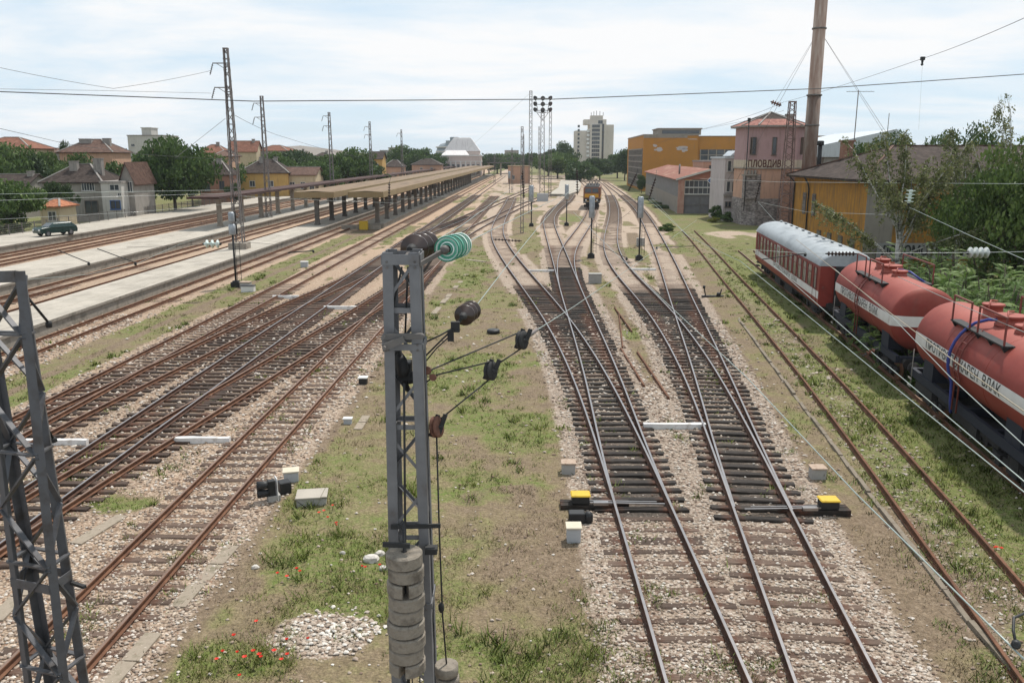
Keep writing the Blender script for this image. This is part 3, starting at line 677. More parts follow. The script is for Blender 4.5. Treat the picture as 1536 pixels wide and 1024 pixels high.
hW=house('white concrete apartment block rising behind the biggest tree',194,247,236,204,203,265,12,M['p_white'],M['chim'],'flat',0,[(-4,9.5,1.2,.9),(-2,9.5,1.2,.9),(2,9.5,1.2,.9),(4.,9.5,1.2,.9),(-4,12.8,1.2,.9),(3.5,12.8,1.2,.9)],cat='apartment block',name='apartment_block',group='distant blocks')
mb=MB();mb.b2(-1.8,1.2,2,7,14.5,18.0);mb.b2(-2,1.4,1.8,7.2,18.003,18.25);mb.build('stair_tower',M['p_white'],hW,local=True)
house('red hipped roof house right behind the biggest tree',298,338,250,229,217,225,9,M['p_cream'],M['tile_red'],'hip',.1,[],[(1,4,.8,.8)])
house('red tiled house with small gable left of the second lattice mast',345,385,248,227,212,245,9,M['p_cream'],M['tile_red'],'gable_x',.1,[(0,6,1,1.1)],[(2.5,4,.8,.8)])
house('long red tiled house with white end wall right of the second lattice mast',384,432,248,226,218,252,9,M['p_white'],M['tile_red'],'hip',-.1,[(3,6.5,1,1.1)])
house('ruined brick house with brown roof beside the tallest lattice mast',303,347,302,262,241,163,8,M['brick'],M['tile_dark'],'hip',.15,[(1.2,4.0,1.0,1.6,M['darkframe']),(-1.6,3.6,1.2,1.5,M['darkframe'])],[(.5,3.,.9,.5)])
house('yellow house with grey-brown hipped roof behind the middle canopy',361,432,285,259,239,188,11,M['p_yellow'],M['tile_dark'],'hip',.1,[(-2.5,3.5,1.2,1.3),(1.5,3.5,1.2,1.3)],[(-1,4,.8,.6),(2,5,.8,.6)])
house('brick and white extension with low reddish roof right of the yellow house',428,474,286,262,251,190,8,M['p_cream'],M['tile_brown'],'gable_x',0,[(-1.8,3.0,1.2,1.6),(.6,3.0,1.1,1.6),(2.6,2.8,1.1,1.8)])
house('small white shed between the trees near the third lattice mast',505,524,275,254,251,232,5,M['p_white'],M['chim'],'flat',0,[(.8,2.9,.9,1.1,M['darkframe'])],cat='shed',name='shed')
house('narrow yellow house with dark roof right of the third lattice mast',556,574,270,238,228,262,8,M['p_yellow'],M['tile_dark'],'gable_x',0,[(.2,6.5,.9,1.6),(.8,3,.9,1.5)])
house('low orange house with dark sagging roof right of the fourth lattice mast',577,604,264,250,240,290,9,M['p_pinkish'],M['tile_dark'],'hip',0,[(0,3.5,1,1.2)])
house('low salmon house with dark roof left of the white station hall',618,662,262,247,238,330,10,M['p_pinkish'],M['tile_dark'],'hip',0,[(-2,4.5,1,1.4),(2,4.5,1,1.4)])
for a_,b_,yb_,ye_,yr_,D_,rm_,wm_,lb_ in ((208,238,246,230,222,240,'tile_brown','p_cream','brown roofed house peeping out left of the biggest tree'),(436,462,244,232,226,300,'tile_brown','p_white','far brown roofed house left of the third lattice mast'),(470,498,246,236,229,280,'tile_dark','p_pinkish','far dark roofed house right behind the third lattice mast'),(524,556,248,238,230,320,'tile_brown','p_cream','far brown roofed house above the middle canopy, right of the broad tree'),
   (604,632,252,243,235,360,'tile_dark','p_grey','far dark roofed house right of the fifth lattice mast'),(640,660,246,238,232,430,'tile_brown','p_pinkish','far brown roofed house left of the observatory building'),(140,172,240,226,218,260,'tile_brown','p_cream','brown roofed house between the salmon house and the white block'),(-10,26,262,246,238,178,'tile_dark','p_cream','dark roofed house at the left edge below the red hipped roof'),(320,348,246,234,226,205,'tile_brown','p_pinkish','brown roofed house right of the ruined brick house roof')):
    house(lb_,a_,b_,yb_,ye_,yr_,D_,9,M[wm_],M[rm_],'hip',.1,[(-1.5,(atD(a_,ye_,D_).z)*.62,1.1,1.2),(1.5,(atD(a_,ye_,D_).z)*.62,1.1,1.2)],[(1.,4,.8,.7)])
# far blocks
for i,(a,b,yb,yt,D,lab) in enumerate([(583,606,240,222,520,'far white block just left of the fifth lattice mast'),(570,582,240,226,560,'small far grey block beside the fourth lattice mast'),(757,778,240,226,700,'far grey apartment block above the middle canopies'),(1245,1252,236,214,560,'far slim block')][:3]):
    hb=house(lab,a,b,yb,yt,yt,D,14,M['p_white' if i==0 else 'p_grey'],M['chim'],'flat',0,[(-3+2.*k,12-3*r,1.3,1.4) for k in range(4) for r in range(2)],cat='apartment block',name='apartment_block',group='distant blocks')
# ---------------------------------------------------------------- station hall
D=420.;A=atD(660,250,D);B=atD(722,250,D);w=B.x-A.x
st=thing('station_hall','white and pink station hall with tall pale mansard roof at the end of the canopies','station',((A.x+B.x)/2,D,0))
hw=w/2;mb=MB();mb.b2(-hw,hw,0,16,-.5,9.6);mb.b2(-hw+2.,hw-1.,4,15,9.6,12.0);mb.build('wall',M['p_salm'] if 'p_salm' in M else plaster('pale_pink_render',(.55,.46,.42),(.50,.40,.36),(.38,.30,.27)),st,local=True)
mb=MB();mb.b2(-hw-.3,hw+.3,-.3,16.3,9.603,10.1);mb.b2(-hw-.25,hw+.25,-.25,16.2,6.9,7.2)
for i in range(9): mb.b2(-hw+.2+i*(w-.8)/8,-hw+.7+i*(w-.8)/8,-.2,.02,-.3,6.895)
mb.build('cornice',M['white'],st,local=True)
zinc=mat('pale_zinc_roof',(.58,.54,.525),(.68,.64,.62),(.47,.42,.41),scale=.5,rough=.5,stretch=(5,1,.4))
mb=MB();r=[(-hw+.5,-.2,10.1),(hw-6,-.2,10.1),(hw-8.5,5,13.2),(-hw+4,5,13.2)]
mb.add(r+[(-hw+.5,9,10.1),(hw-6,9,10.1)],[(0,1,2,3),(0,3,4),(1,5,2)],0)
lv=[(1.0,12.0),(.84,13.9),(.70,15.7),(.58,17.2),(.49,18.2),(.44,18.6)];cx0=.5;V=[(cx0+sx*(hw-1.1)*k,9.5+sy*5.9*k,z) for k,z in lv for sx,sy in((-1,-1),(1,-1),(1,1),(-1,1))]
mb.add(V,[(i*4+j,i*4+(j+1)%4,i*4+4+(j+1)%4,i*4+4+j) for i in range(5) for j in range(4)]+[(20,21,22,23)],0)
mb.build('roof',zinc,st,local=True)
for i in range(8):
    window(st,-hw+1.75+i*(w-.8)/8,3.6,1.3,4.2,0.,M['frame'],M['glass'],1)
mb=MB()
hg=thing('observatory_building','grey-blue rounded glass building rising behind the station hall','building',(atD(672,235,640).x,640,0),0,'distant blocks')
bg_=mat('blue_grey_facade',(.17,.20,.22),(.24,.27,.285),scale=.2,rough=.4)
mb=MB();mb.lathe((0,0,-.5),(0,0,1),[(0,9),(13,9),(16.5,8),(19,5.5),(20,2)],20,0,True);mb.b2(-1,13,-6,6,-.5,21);mb.b2(2,8,-4,4,21.003,23.5);mb.build('wall',bg_,hg,local=True)
mb=MB()
for k in range(5): mb.lathe((0,0,3+k*3.2),(0,0,1),[(0,9.12),(.9,9.12)],20)
mb.build('glazing_band',M['frame'],hg,local=True)
# ---------------------------------------------------------------- hotel tower
D=455.;s=D*.99/F
ht=thing('hotel_tower','pale concrete hotel tower with stepped top, balconies and roof aerials','hotel',(atD(891,250,D).x,D,0))
X_=lambda px:atD(px,240,D).x-wloc(ht).x
Z_=lambda py:atD(891,py,D).z
mb=MB();mb.b2(X_(863),X_(884),1.,15,-.5,Z_(196));mb.b2(X_(884.05),X_(908),0,15,-.5,Z_(187));mb.b2(X_(908.05),X_(920),1.4,15,-.5,Z_(187));mb.b2(X_(876),X_(909),2.,12,Z_(187)+.003,Z_(179));mb.b2(X_(886),X_(904),3,10,Z_(179)+.003,Z_(173))
mb.build('wall',M['hotel'],ht,local=True)
mb=MB()
for px in(887,891,895,900,905): mb.bar((X_(px),6,Z_(173)),(X_(px),6,Z_(165+abs(px-896)*.3)),.25)
mb.build('aerials',M['steel_dark'],ht,local=True)
for k in range(9):
    z=Z_(242)+k*(Z_(187)-Z_(242))/9+1.3
    window(ht,X_(893),z,X_(899)-X_(887),1.7,0.,M['frame'],M['glass'],3)
    if k<8:
        o=MB();o.b2(X_(879.5),X_(883.6),.1,.98,z-.9,z+.35);o.b2(X_(879.5),X_(883.6),-.35,.98,z-1.1,z-.95);o.build('balcony',M['white'],ht,local=True)
    window(ht,X_(903.5),z,X_(905)-X_(902),2.4,0.,M['darkframe'],M['glass'],0)
    window(ht,X_(867.5),z,1.2,1.3,1.,M['frame'],M['glass'],0)
window(ht,X_(900),Z_(183),2.6,1.8,2.,M['frame'],M['glass'],1)
# small railway building amid the platforms
hq=house('small orange and white platform building at the vanishing point of the tracks',762,795,262,250,246,300,10,M['p_pinkish'],M['tan'],'flat',0,[(-2,2.2,1,1.4),(1,2.2,1,1.4)],cat='kiosk',name='platform_building',group=None)
fb=thing('footbridge','grey steel footbridge far off across the station tracks','footbridge',(atD(760,243,430).x,430,0))
mb=MB()
for x in(-9,-3,4,11): mb.box((x,0,3),(.8,.8,6.))
mb.build('pier',M['colconc'],fb,local=True)
mb=MB();mb.b2(-10,13,-1.2,1.2,6.003,6.5);
for x in np.arange(-10,13,1.5): mb.bar((x,-1.2,6.5),(x,-1.2,8.6),.12);mb.bar((x,-1.2,6.5),(x+1.5,-1.2,8.6),.1)
mb.bar((-10,-1.2,8.6),(13,-1.2,8.6),.2);mb.build('deck',M['steel_dark'],fb,local=True)
# ---------------------------------------------------------------- fence by the houses
fe=thing('wire_fence','low grey-green wire fence along the foot of the houses','fence',(-56.6,70,0.72))
mb=MB()
for i in range(44):
    y=72+i*2.5;x=-59.2+K*y;mb.box((x,y,1.32),(.08,.08,1.2))
mb.build('posts',M['steel_dark'],fe)
mb=MB()
for z in(.95,1.2,1.45,1.7,1.88): mb.bar((-59.2+K*72,72,z),(-59.2+K*180,180,z),.03)
for i in range(360):
    y=72+i*.3;mb.bar((-59.2+K*y,y,.8),(-59.2+K*y,y,1.9),.018)
mb.build('wire_mesh',M['steel_dark'],fe)
# ---------------------------------------------------------------- parked estate car
cr=thing('parked_car','dark green estate car parked on the far platform by the cream house','car',(*g(84,353,.72)[:2],.72),math.radians(58))
cg=mat('dark_green_car_paint',(.008,.032,.028),(.011,.04,.034),scale=1,rough=.25,spec=.6)
def car_body(m):
    prof=[(-2.1,.35),(-2.15,.75),(-2.0,.95),(-1.1,1.02),(-.55,1.42),(1.5,1.45),(2.05,1.0),(2.15,.7),(2.1,.35)]
    mb=MB();n=len(prof)
    for sx,k in((-.84,1),(-.78,0),(.78,0),(.84,1)):
        for (x,z) in prof: mb.v.append((x,sx*(.86 if z>1.2 else 1),z))
    for i in range(3):
        for j in range(n): mb.f.append((i*n+j,i*n+(j+1)%n,(i+1)*n+(j+1)%n,(i+1)*n+j));mb.m.append(0);mb.sm.append(False)
    mb.f.append(tuple(range(n)));mb.m.append(0);mb.sm.append(False);mb.f.append(tuple(range(4*n-1,3*n-1,-1)));mb.m.append(0);mb.sm.append(False)
    return mb
car_body(0).build('body',cg,cr,local=True,bevel=.05)
mb=MB()
for s in(-1,1): mb.add([(-.95,s*.795,1.02),(-.5,s*.735,1.36),(1.45,s*.735,1.37),(1.8,s*.80,1.02)],[(0,1,2,3)])
mb.add([(-1.12,-.68,1.05),(-1.12,.68,1.05),(-.6,.62,1.40),(-.6,-.62,1.40)],[(0,1,2,3)]);mb.build('window',M['glass'],cr,local=True)
for x in(-1.3,1.3):
    for s in(-1,1):
        m=MB();m.lathe((x,s*.68,.31),(0,s,0),[(0,.31),(.17,.31),(.18,.27)],16);o=m.build('wheel',M['black'],cr,local=True)
        m=MB();m.lathe((x,s*.862,.31),(0,s,0),[(0,.19),(.01,.17)],12);m.build('rim',M['steel'],o,local=True)
for s in(-1,1): m=MB();m.box((-2.14,s*.6,.72),(.06,.3,.16));m.build('headlight',M['white'],cr,local=True)
# ---------------------------------------------------------------- right hand buildings
M['p_orange']=plaster('orange_render',(.44,.20,.042),(.38,.175,.04),(.28,.165,.08),.35,.56,.7)
M['p_ochre']=plaster('ochre_render',(.44,.21,.035),(.34,.16,.032),(.17,.11,.05),.8,.43,.60)
M['p_mauve']=plaster('mauve_render',(.40,.265,.26),(.36,.235,.23),(.25,.17,.16),.8)
M['p_peach']=plaster('peach_render',(.52,.315,.225),(.46,.28,.20),(.27,.18,.14),.8)
M['p_pale']=plaster('pale_mauve_render',(.50,.44,.43),(.44,.39,.38),(.27,.235,.22),.8)
M['p_worn']=plaster('bare_grey_plaster',(.30,.265,.225),(.25,.22,.19),(.17,.14,.11),.8)
M['cream_band']=plaster('cream_sign_band',(.52,.44,.34),(.48,.40,.30),(.3,.25,.19),1)
def stone_mat():
    t=NT('rubble_stone');P=t.pos('Object')
    b=t.n('ShaderNodeTexVoronoi');b.inputs['Scale'].default_value=2.6;t.l(t.mapping(P,(1,1,1.9)),b.inputs['Vector'])
    s=t.n('ShaderNodeSeparateColor');t.l(b.outputs['Color'],s.inputs[0])
    col=t.ramp(s.outputs[0],[(0,(.20,.17,.16)),(.5,(.27,.235,.22)),(1,(.35,.305,.285))])
    col=t.mix(1.,col,t.ramp(b.outputs['Distance'],[(0,1.1),(.5,.95),(.8,.5)]),'MULTIPLY')
    col=t.mix(t.mapr(t.noise(P,.6,6,.7),.5,.66,0,.6),col,(.09,.07,.06));t.bump(b.outputs['Distance'],-.6,.08)
    return t.fin(col,.95)
M['stone']=stone_mat()
def corr(name,a,b,sc=6.,ax='X'):
    t=NT(name);P=t.pos('Object');w=t.n('ShaderNodeTexWave',wave_type='BANDS',bands_direction=ax);w.inputs['Scale'].default_value=sc;t.l(P,w.inputs['Vector'])
    col=t.ramp(t.noise(P,.8,7,.7),[(.3,a),(.7,b)]);t.bump(w.outputs['Fac'],.5,.05);return t.fin(col,.75,0)
M['corr_grey']=corr('corrugated_grey_sheet',(.16,.155,.15),(.235,.225,.215),2.2,'Y')
M['shed_roof']=mat('faded_red_shed_roof',(.25,.10,.065),(.20,.078,.052),(.33,.19,.135),scale=.35,rough=.9,stretch=(2,.5,1),bump=.2)
M['gate']=mat('grey_gate_sheet',(.11,.105,.11),(.155,.15,.15),scale=1.2,rough=.7)
M['zinc']=mat('zinc_roof_sheet',(.42,.45,.47),(.50,.53,.55),(.36,.38,.40),scale=.4,rough=.45,stretch=(4,.5,1))
def text_mesh(s,size,name='lettering',extr=.01,bold=0.):
    c=bpy.data.curves.new(name,'FONT');c.body=s;c.size=size;c.extrude=extr;c.align_x='CENTER';c.align_y='CENTER';c.offset=bold;c.resolution_u=3
    o=bpy.data.objects.new(name,c);COL.objects.link(o);dg=bpy.context.evaluated_depsgraph_get();me=bpy.data.meshes.new_from_object(o.evaluated_get(dg))
    bpy.data.objects.remove(o);bpy.data.curves.remove(c);return me
def put_text(s,size,mats,parent,loc,rot=(math.pi/2,0,0),fit=None,extr=.015,bold=.0,name='lettering',sx=1.):
    me=text_mesh(s,size,name,extr,bold);me.materials.clear();me.materials.append(mats)
    o=bpy.data.objects.new(name,me);COL.objects.link(o);o.parent=parent;o.location=loc;o.rotation_euler=rot
    if fit:
        w=max(v.co.x for v in me.vertices)-min(v.co.x for v in me.vertices);o.scale=(fit/w,1,1)
    return o
# signal tower
M['tile_pink']=tile_mat('faded_pink_tiles',(.25,.11,.09),(.33,.155,.125),(.38,.22,.18))
D=117.;c=atD(1153,240,D+4);tw=thing('signal_tower','eight sided mauve signal tower with red tiled roof reading ПЛОВДИВ','tower',(c.x,D+4.3,0),0)
Zt=lambda py:atD(1150,py,D).z
h_=4.15;ch=1.55
oct_=[(-h_+ch,-h_),(h_-ch,-h_),(h_,-h_+ch),(h_,h_-ch),(h_-ch,h_),(-h_+ch,h_),(-h_,h_-ch),(-h_,-h_+ch)]
def octp(z0,z1,k=1.,mb=None,m=0):
    mb=mb or MB();mb.prism([(x*k,y*k,0) for x,y in oct_],(0,0,z0),(0,0,z1),m);return mb
octp(Zt(252),Zt(187)).build('upper_wall',M['p_mauve'],tw,local=True)
b_=octp(Zt(252)-.001,Zt(240),1.012);b_.build('sign_band',M['cream_band'],tw,local=True)
mb=octp(3.6,Zt(252)-.004,.985);mb.build('middle_wall',M['p_peach'],tw,local=True)
mb=octp(-.5,3.65,1.0);
for sx in(-1,1):
    mb.b2(sx*3.1-1.05,sx*3.1+1.05,-4.2,-2.5,3.65,Zt(262))
mb.build('stone_base',M['stone'],tw,local=True)
mb=octp(Zt(253.4),Zt(252)+.02,1.05)
for k in range(4): mb.box((-4.3+.45*k,-4.25,Zt(262)+.25),(.22,.5,.7))
mb.box((-3.7,-4.3,Zt(262)-.05),(2.1,.6,.2));mb.build('ledge',M['p_worn'],tw,local=True)
mb=MB();e=1.16;ze,za=Zt(188),Zt(166)
mid_=.5;zm=ze+(za-ze)*.47
ring=lambda k,z:[(x*k,y*k,z) for x,y in oct_]
vs=ring(e,ze)+ring(e*(1-.47),zm)+[(0,0,za)]
mb.add(vs,[(i,(i+1)%8,8+(i+1)%8,8+i) for i in range(8)],0);mb.add(vs,[(8+i,8+(i+1)%8,16) for i in range(8)],1)
mb.prism([(x*e,y*e,0) for x,y in oct_],(0,0,ze-.22),(0,0,ze-.003),2)
rf=mb.build('roof',[M['tile_pink'],M['tile_dark'],M['chim']],tw,local=True)
mb=MB()
for x,y in oct_: mb.bar((x*e,y*e,ze+.05),(0,0,za+.05),.22,.12)
mb.build('ridge_tiles',M['chim'],rf,local=True)
mb=MB();mb.b2(2.2,3.1,-.2,.8,ze,Zt(168.5));mb.build('chimney',M['chim'],rf,local=True)
dk=MB();dk.b2(0,1,0,1,0,1)
for px in(1131.5,1162): window(tw,atD(px,220,D).x-wloc(tw).x,Zt(219),.62,2.35,-h_,M['darkframe'],M['glass'],0)
for sx in(-1,1):
    o=MB();a=Vector((sx*(h_-ch/2+.03),-h_+ch/2-.03,Zt(219)));o.box(a,(.12,.75,2.35),math.pi/4*sx*1. if False else (-math.pi/4 if sx<0 else math.pi/4),0);o.build('window',M['darkframe'],tw,local=True)
put_text('ПЛОВДИВ',1.3,mat('sign_brown_paint',(.10,.035,.025),rough=.7),tw,(atD(1147,246,D).x-wloc(tw).x,-h_*1.012-.02,Zt(246.3)),fit=4.55,extr=.02,bold=.03)
mb=MB();x=atD(1121,240,D-.3).x-wloc(tw).x;mb.tube([(x,-h_-.15,2),(x,-h_-.15,Zt(181))],.07,6);mb.box((x,-h_-.15,Zt(180)),(.35,.3,.5));mb.build('downpipe',M['dark'],tw,local=True)
# annexes
an=house('pale two storey annex with three rows of small windows left of the signal tower',1084,1111,322,238,237,126,9,M['p_pale'],M['zinc'],'flat',0,
   [(x,z,.62,h,M['frame'],M['glass'],0) for z,h in((8.0,1.6),(5.0,1.6)) for x in(-.75,0.05,.85)]+[(x,2.4,.42,.8,M['darkframe'],M['glass'],0) for x in(-.9,-.4,.1,.6)],cat='annex',name='annex_building',group=None)
mb=MB();mb.b2(-1.45,1.5,-.5,0.1,3.6,3.95);mb.build('canopy_strip',M['chim'],an,local=True)
mb=MB();zz=wloc(an).z+atD(1090,237,126).z;mb.prism([(-.6,0,0),(1.4,0,0),(1.0,0,.75),(0.2,0,.75)],(0,.3,zz+.3),(0,5,zz+.3));mb.build('skylight',M['zinc'],an,local=True)
br=house('ruined dark brick block wedged between the signal tower and the ochre building',1178,1197,345,251,250,119,7,plaster('sooty_brick',(.13,.055,.042),(.17,.08,.06),(.05,.04,.035),1.1,.42,.58),M['chim'],'flat',0,[(-.1,6.6,1,1.5,M['darkframe'],M['glass'],0),(.2,3,.9,1.6,M['darkframe'],M['glass'],0)],cat='ruin',name='brick_block',group=None)
# long engine shed
sh=thing('engine_shed','long engine shed with faded red roof, grey gate and rusty corner pillar','shed',(*g(1016,320,0)[:2],0),-.085)
S_=8.2;he=5.6;hr=7.35;Ls=76
mb=MB();mb.b2(0,.25,.6,Ls,-.4,2.7);mb.build('plinth_wall',M['p_worn'],sh,local=True)
mb=MB();mb.b2(.02,.22,.6,Ls,2.703,he);mb.build('side_cladding',M['corr_grey'],sh,local=True)
mb=MB();mb.b2(0,1.0,-.1,.55,-.4,he);mb.build('corner_pillar',mat('rusty_pillar',(.30,.13,.09),(.42,.28,.22),scale=1.3,rough=.9),sh,local=True)
mb=MB();mb.b2(6.4,S_,0,.5,-.4,he);mb.add([(0,0,he),(S_,0,he),(S_,0,he+.55),(5.4,0,hr-.1),(0,0,he+.15)],[(0,1,2,3,4)]);mb.add([(.0,.5,he),(S_,.5,he),(S_,.5,he+.55),(5.4,.5,hr-.1),(0,.5,he+.15)],[(4,3,2,1,0)]);mb.build('front_wall',plaster('red_brown_render',(.28,.11,.075),(.33,.15,.10),(.19,.11,.09),1),sh,local=True)
mb=MB();mb.b2(1.0,6.4,.2,.4,-.3,3.1);gt=mb.build('gate',M['gate'],sh,local=True)
mb=MB()
for z in(-.2,1.4,3.05): mb.box((3.7,.16,z),(5.4,.1,.12))
for x in(1.1,3.7,6.3): mb.box((x,.15,1.4),(.12,.1,3.3))
mb.build('gate_frame',M['steel_dark'],gt,local=True)
window(sh,3.7,4.35,5.3,2.3,.2,M['frame'],M['glass'],6)
window(sh,3.7,4.35,5.3,.12,.17,M['frame'],M['glass'],0)
mb=MB()
mb.add([(-.5,-.3,he+.05),(5.4,-.3,hr),(5.4,Ls,hr),(-.5,Ls,he+.05),(S_+9,-.3,he+.2),(S_+9,Ls,he+.2),(-.5,-.3,he-.1),(-.5,Ls,he-.1)],[(0,1,2,3),(1,4,5,2),(6,0,3,7)]);
mb.bar((-.5,-.34,he+.0),(5.4,-.34,hr-.05),.1,.3,1);mb.bar((5.4,-.34,hr-.05),(S_+9,-.34,he+.15),.1,.3,1)
mb.build('roof',[M['shed_roof'],M['p_white']],sh,local=True)
mb=MB()
for k in range(3): mb.tube([(1.6+k*.9,14+k*8,he+.3),(1.6+k*.9,14+k*8,he+2.3)],.16,8)
mb.build('roof_vent',M['galv'],sh,local=True)
# diamond signal board on a post
db=thing('diamond_board','blue diamond sign on a thin post in front of the shed gate','sign',(*g(1063,322,0)[:2],0))
mb=MB();mb.tube([(0,0,-.3),(0,0,6.0)],.045,6);mb.build('post',M['galv'],db,local=True)
mb=MB();R4=Matrix.Rotation(math.pi/4,3,'Y');mb.box((0,-.08,5.55),(.82,.05,.82),0,0,R4);mb.box((0,-.11,5.55),(.62,.03,.62),0,1,R4);mb.box((0,-.13,5.55),(.3,.02,.08),0,0);mb.box((0,-.132,5.55),(.08,.02,.3),0,0);mb.build('board',[M['white'],M['blue']],db,local=True)
# big orange workshop
D=236.;ow=thing('orange_workshop','large orange workshop hall with peeling paint and a grey glazed side','workshop',(atD(964,250,D).x,D,0),-.05)
Zo=lambda py:atD(1000,py,D).z
mb=MB();mb.b2(0,15,0,50,-.5,Zo(203.5));mb.b2(15.003,60,0.8,50,-.5,Zo(205));mb.build('wall',M['p_orange'],ow,local=True)
mb=MB();mb.b2(-.1,15.1,-.12,50.1,Zo(203.5)+.003,Zo(201.5));mb.b2(0,12,-.06,-.003,Zo(207),Zo(203.4));mb.b2(15.2,60,.65,50,Zo(205)+.003,Zo(203.8));mb.build('parapet',M['p_worn'],ow,local=True)
mb=MB();mb.b2(5,17,8,22,Zo(201.5),Zo(192.5));mb.b2(4.7,17.3,7.7,22.3,Zo(192.5)+.003,Zo(192.5)+.3);mb.build('roof_house',M['p_worn'],ow,local=True)
mb=MB();mb.b2(6,16.5,7.94,7.995,Zo(199.5),Zo(194.5));mb.build('roof_house_window',M['glass'],ow,local=True)
pt=MB()
for (px,py,rx,rz_) in((987,224,1.2,.9),(1020,222,2.0,.7),(1026,226,.9,.9),(982,219,.6,.6),(1040,209,1.6,.15)):
    x=atD(px,py,D).x-wloc(ow).x;z=Zo(py);n=44;ph=[random.uniform(0,6.28) for _ in range(5)];rad=[1+sum(.26/(q*.6+.4)*math.sin(q*2*math.pi*i/n*1.+ph[q-1]) for q in range(1,6))+random.uniform(-.12,.12) for i in range(n)];pt.add([(x+rx*.8*max(.15,rad[i])*math.cos(2*math.pi*i/n),-.012,z+rz_*.7*max(.15,rad[i])*math.sin(2*math.pi*i/n)) for i in range(n)]+[(x,-.012,z)],[(i,(i+1)%n,n) for i in range(n)])
pt.build('bare_patch',M['p_pale'],ow,local=True)
gl=MB();gl.b2(-.06,-.01,1,44,1.,Zo(223));g1=gl.build('glazing',M['glass'],ow,local=True)
mb=MB()
for k in range(15): mb.b2(-.2,-.07,1+k*3.07,1.35+k*3.07,.6,Zo(223))
for k in range(7): mb.b2(-.16,-.075,1,44.2,.8+k*1.75,1.1+k*1.75)
mb.build('glazing_frame',M['p_worn'],g1,local=True)
x0=15.3;wz=Zo(232)
mb=MB();mb.b2(x0+.4,x0+30,.70,.79,Zo(241),Zo(224.5));g2=mb.build('glazing',M['glass'],ow,local=True)
mb=MB()
for k in range(14): mb.b2(x0+.4+k*2.2,x0+.7+k*2.2,.6,.695,Zo(241),Zo(224.5))
mb.b2(x0+.2,x0+30.2,.61,.69,Zo(233.3),Zo(232));mb.build('glazing_frame',M['p_worn'],g2,local=True)
house('low salmon brick building between the shed roof and the pale annex',1052,1100,300,243,241,176,10,M['p_pinkish'],M['chim'],'flat',0,[(-1.5,7.0,1.2,1.2,M['darkframe']),(1.5,7.0,1.2,1.2,M['darkframe'])],cat='workshop',name='low_workshop',group=None)
# ochre depot building
dp=thing('depot_building','ochre depot building with dark tiled roof behind the red coach','depot',(30.4,72,0),-.02)
Wd,Dd,he,hr=30.,20.,7.55,10.35
mb=MB();mb.b2(0,Wd,0,Dd,-.5,he);mb.build('wall',M['p_ochre'],dp,local=True)
mb=MB();mb.b2(-.02,2.4,-.015,-.002,-.4,he-.05);mb.build('bare_plaster',M['p_worn'],dp,local=True);mb=MB();mb.b2(12,13.8,-.015,-.002,1.9,3.2);mb.build('bare_plaster',M['p_worn'],dp,local=True)
mb=MB();o=.75;a=[(-o,-o,he-.1),(Wd+o,-o,he-.1),(Wd+o,Dd+o,he-.1),(-o,Dd+o,he-.1),(6.0,Dd/2,hr),(Wd-6,Dd/2,hr)]
mb.add(a,[(0,1,5,4),(1,2,5),(2,3,4,5),(3,0,4)]);mb.add([(p[0],p[1],p[2]-.2) for p in a[:4]]+a[:4],[(3,2,1,0),(0,1,5,4),(1,2,6,5),(2,3,7,6),(3,0,4,7)])
rf=mb.build('roof',M['tile_dark'],dp,local=True)
mb=MB()
for p,q in((0,4),(3,4),(4,5)): mb.bar(Vector(a[p])+Vector((0,0,.05)),Vector(a[q])+Vector((0,0,.05)),.26,.13)
mb.build('ridge_tiles',M['tile_brown'],rf,local=True)
mb=MB();mb.b2(3.2,4.2,15.2,16.2,he+.5,10.85);mb.b2(3.05,4.35,15.05,16.35,10.853,11.0);mb.build('chimney',M['brick'],rf,local=True)
mb=MB();mb.tube([(1.6,17.5,he),(1.6,17.5,10.5)],.22,10);mb.lathe((1.6,17.5,10.5),(0,0,1),[(0,.36),(.45,.36),(.5,.2)],10);mb.build('flue_pipe',M['dark'],rf,local=True)
mb=MB();mb.tube([(4.4,15.7,10.8),(4.4,15.7,15.9)],.05,5)
mb.bar((3.2,15.7,15.8),(6,15.7,15.8),.04)
for k in range(5): mb.bar((3.4+k*.55,15.3,15.8),(3.4+k*.55,16.1,15.8),.03)
mb.tube([(7,14,10),(7,14,13.6)],.035,5);mb.build('aerial',M['steel_dark'],rf,local=True)
for k in range(4):
    f=MB();yy=2.4+k*2.9;f.box((-.03,yy,1.75),(.1,1.05,.95));o_=f.build('window',M['darkframe'],dp,local=True);f=MB();f.box((-.085,yy,1.75),(.02,.9,.8));f.build('pane',M['glass'],o_,local=True)
for yy in(16.2,13.3):
    f=MB();f.box((-.03,yy,4.6),(.1,1.0,2.2));o_=f.build('window',M['darkframe'],dp,local=True);f=MB();f.box((-.085,yy,4.6),(.02,.85,2.0));f.build('pane',M['glass'],o_,local=True)
mb=MB();mb.tube([(-.7,14.8,he-.2),(-.25,14.8,he-.9),(-.14,14.8,he-1.4),(-.14,14.8,.0)],.08,6);mb.tube([(-.7,19.9,he-.2),(-.12,19.6,he-.9),(-.12,19.6,0)],.08,6);mb.build('downpipe',M['dark'],dp,local=True)
sb=MB();sb.b2(1.1,16.5,-.35,-.27,.75,2.1);sbo=sb.build('sign_board',mat('grey_sign_board',(.25,.245,.235),(.32,.31,.30),scale=1,rough=.7),dp,local=True)
put_text('ЛОКОМОТИВНО ДЕПО ПЛОВДИВ',1.15,M['black'],sbo,(8.8,-.37,1.42),fit=14.6,extr=.015,bold=.02)
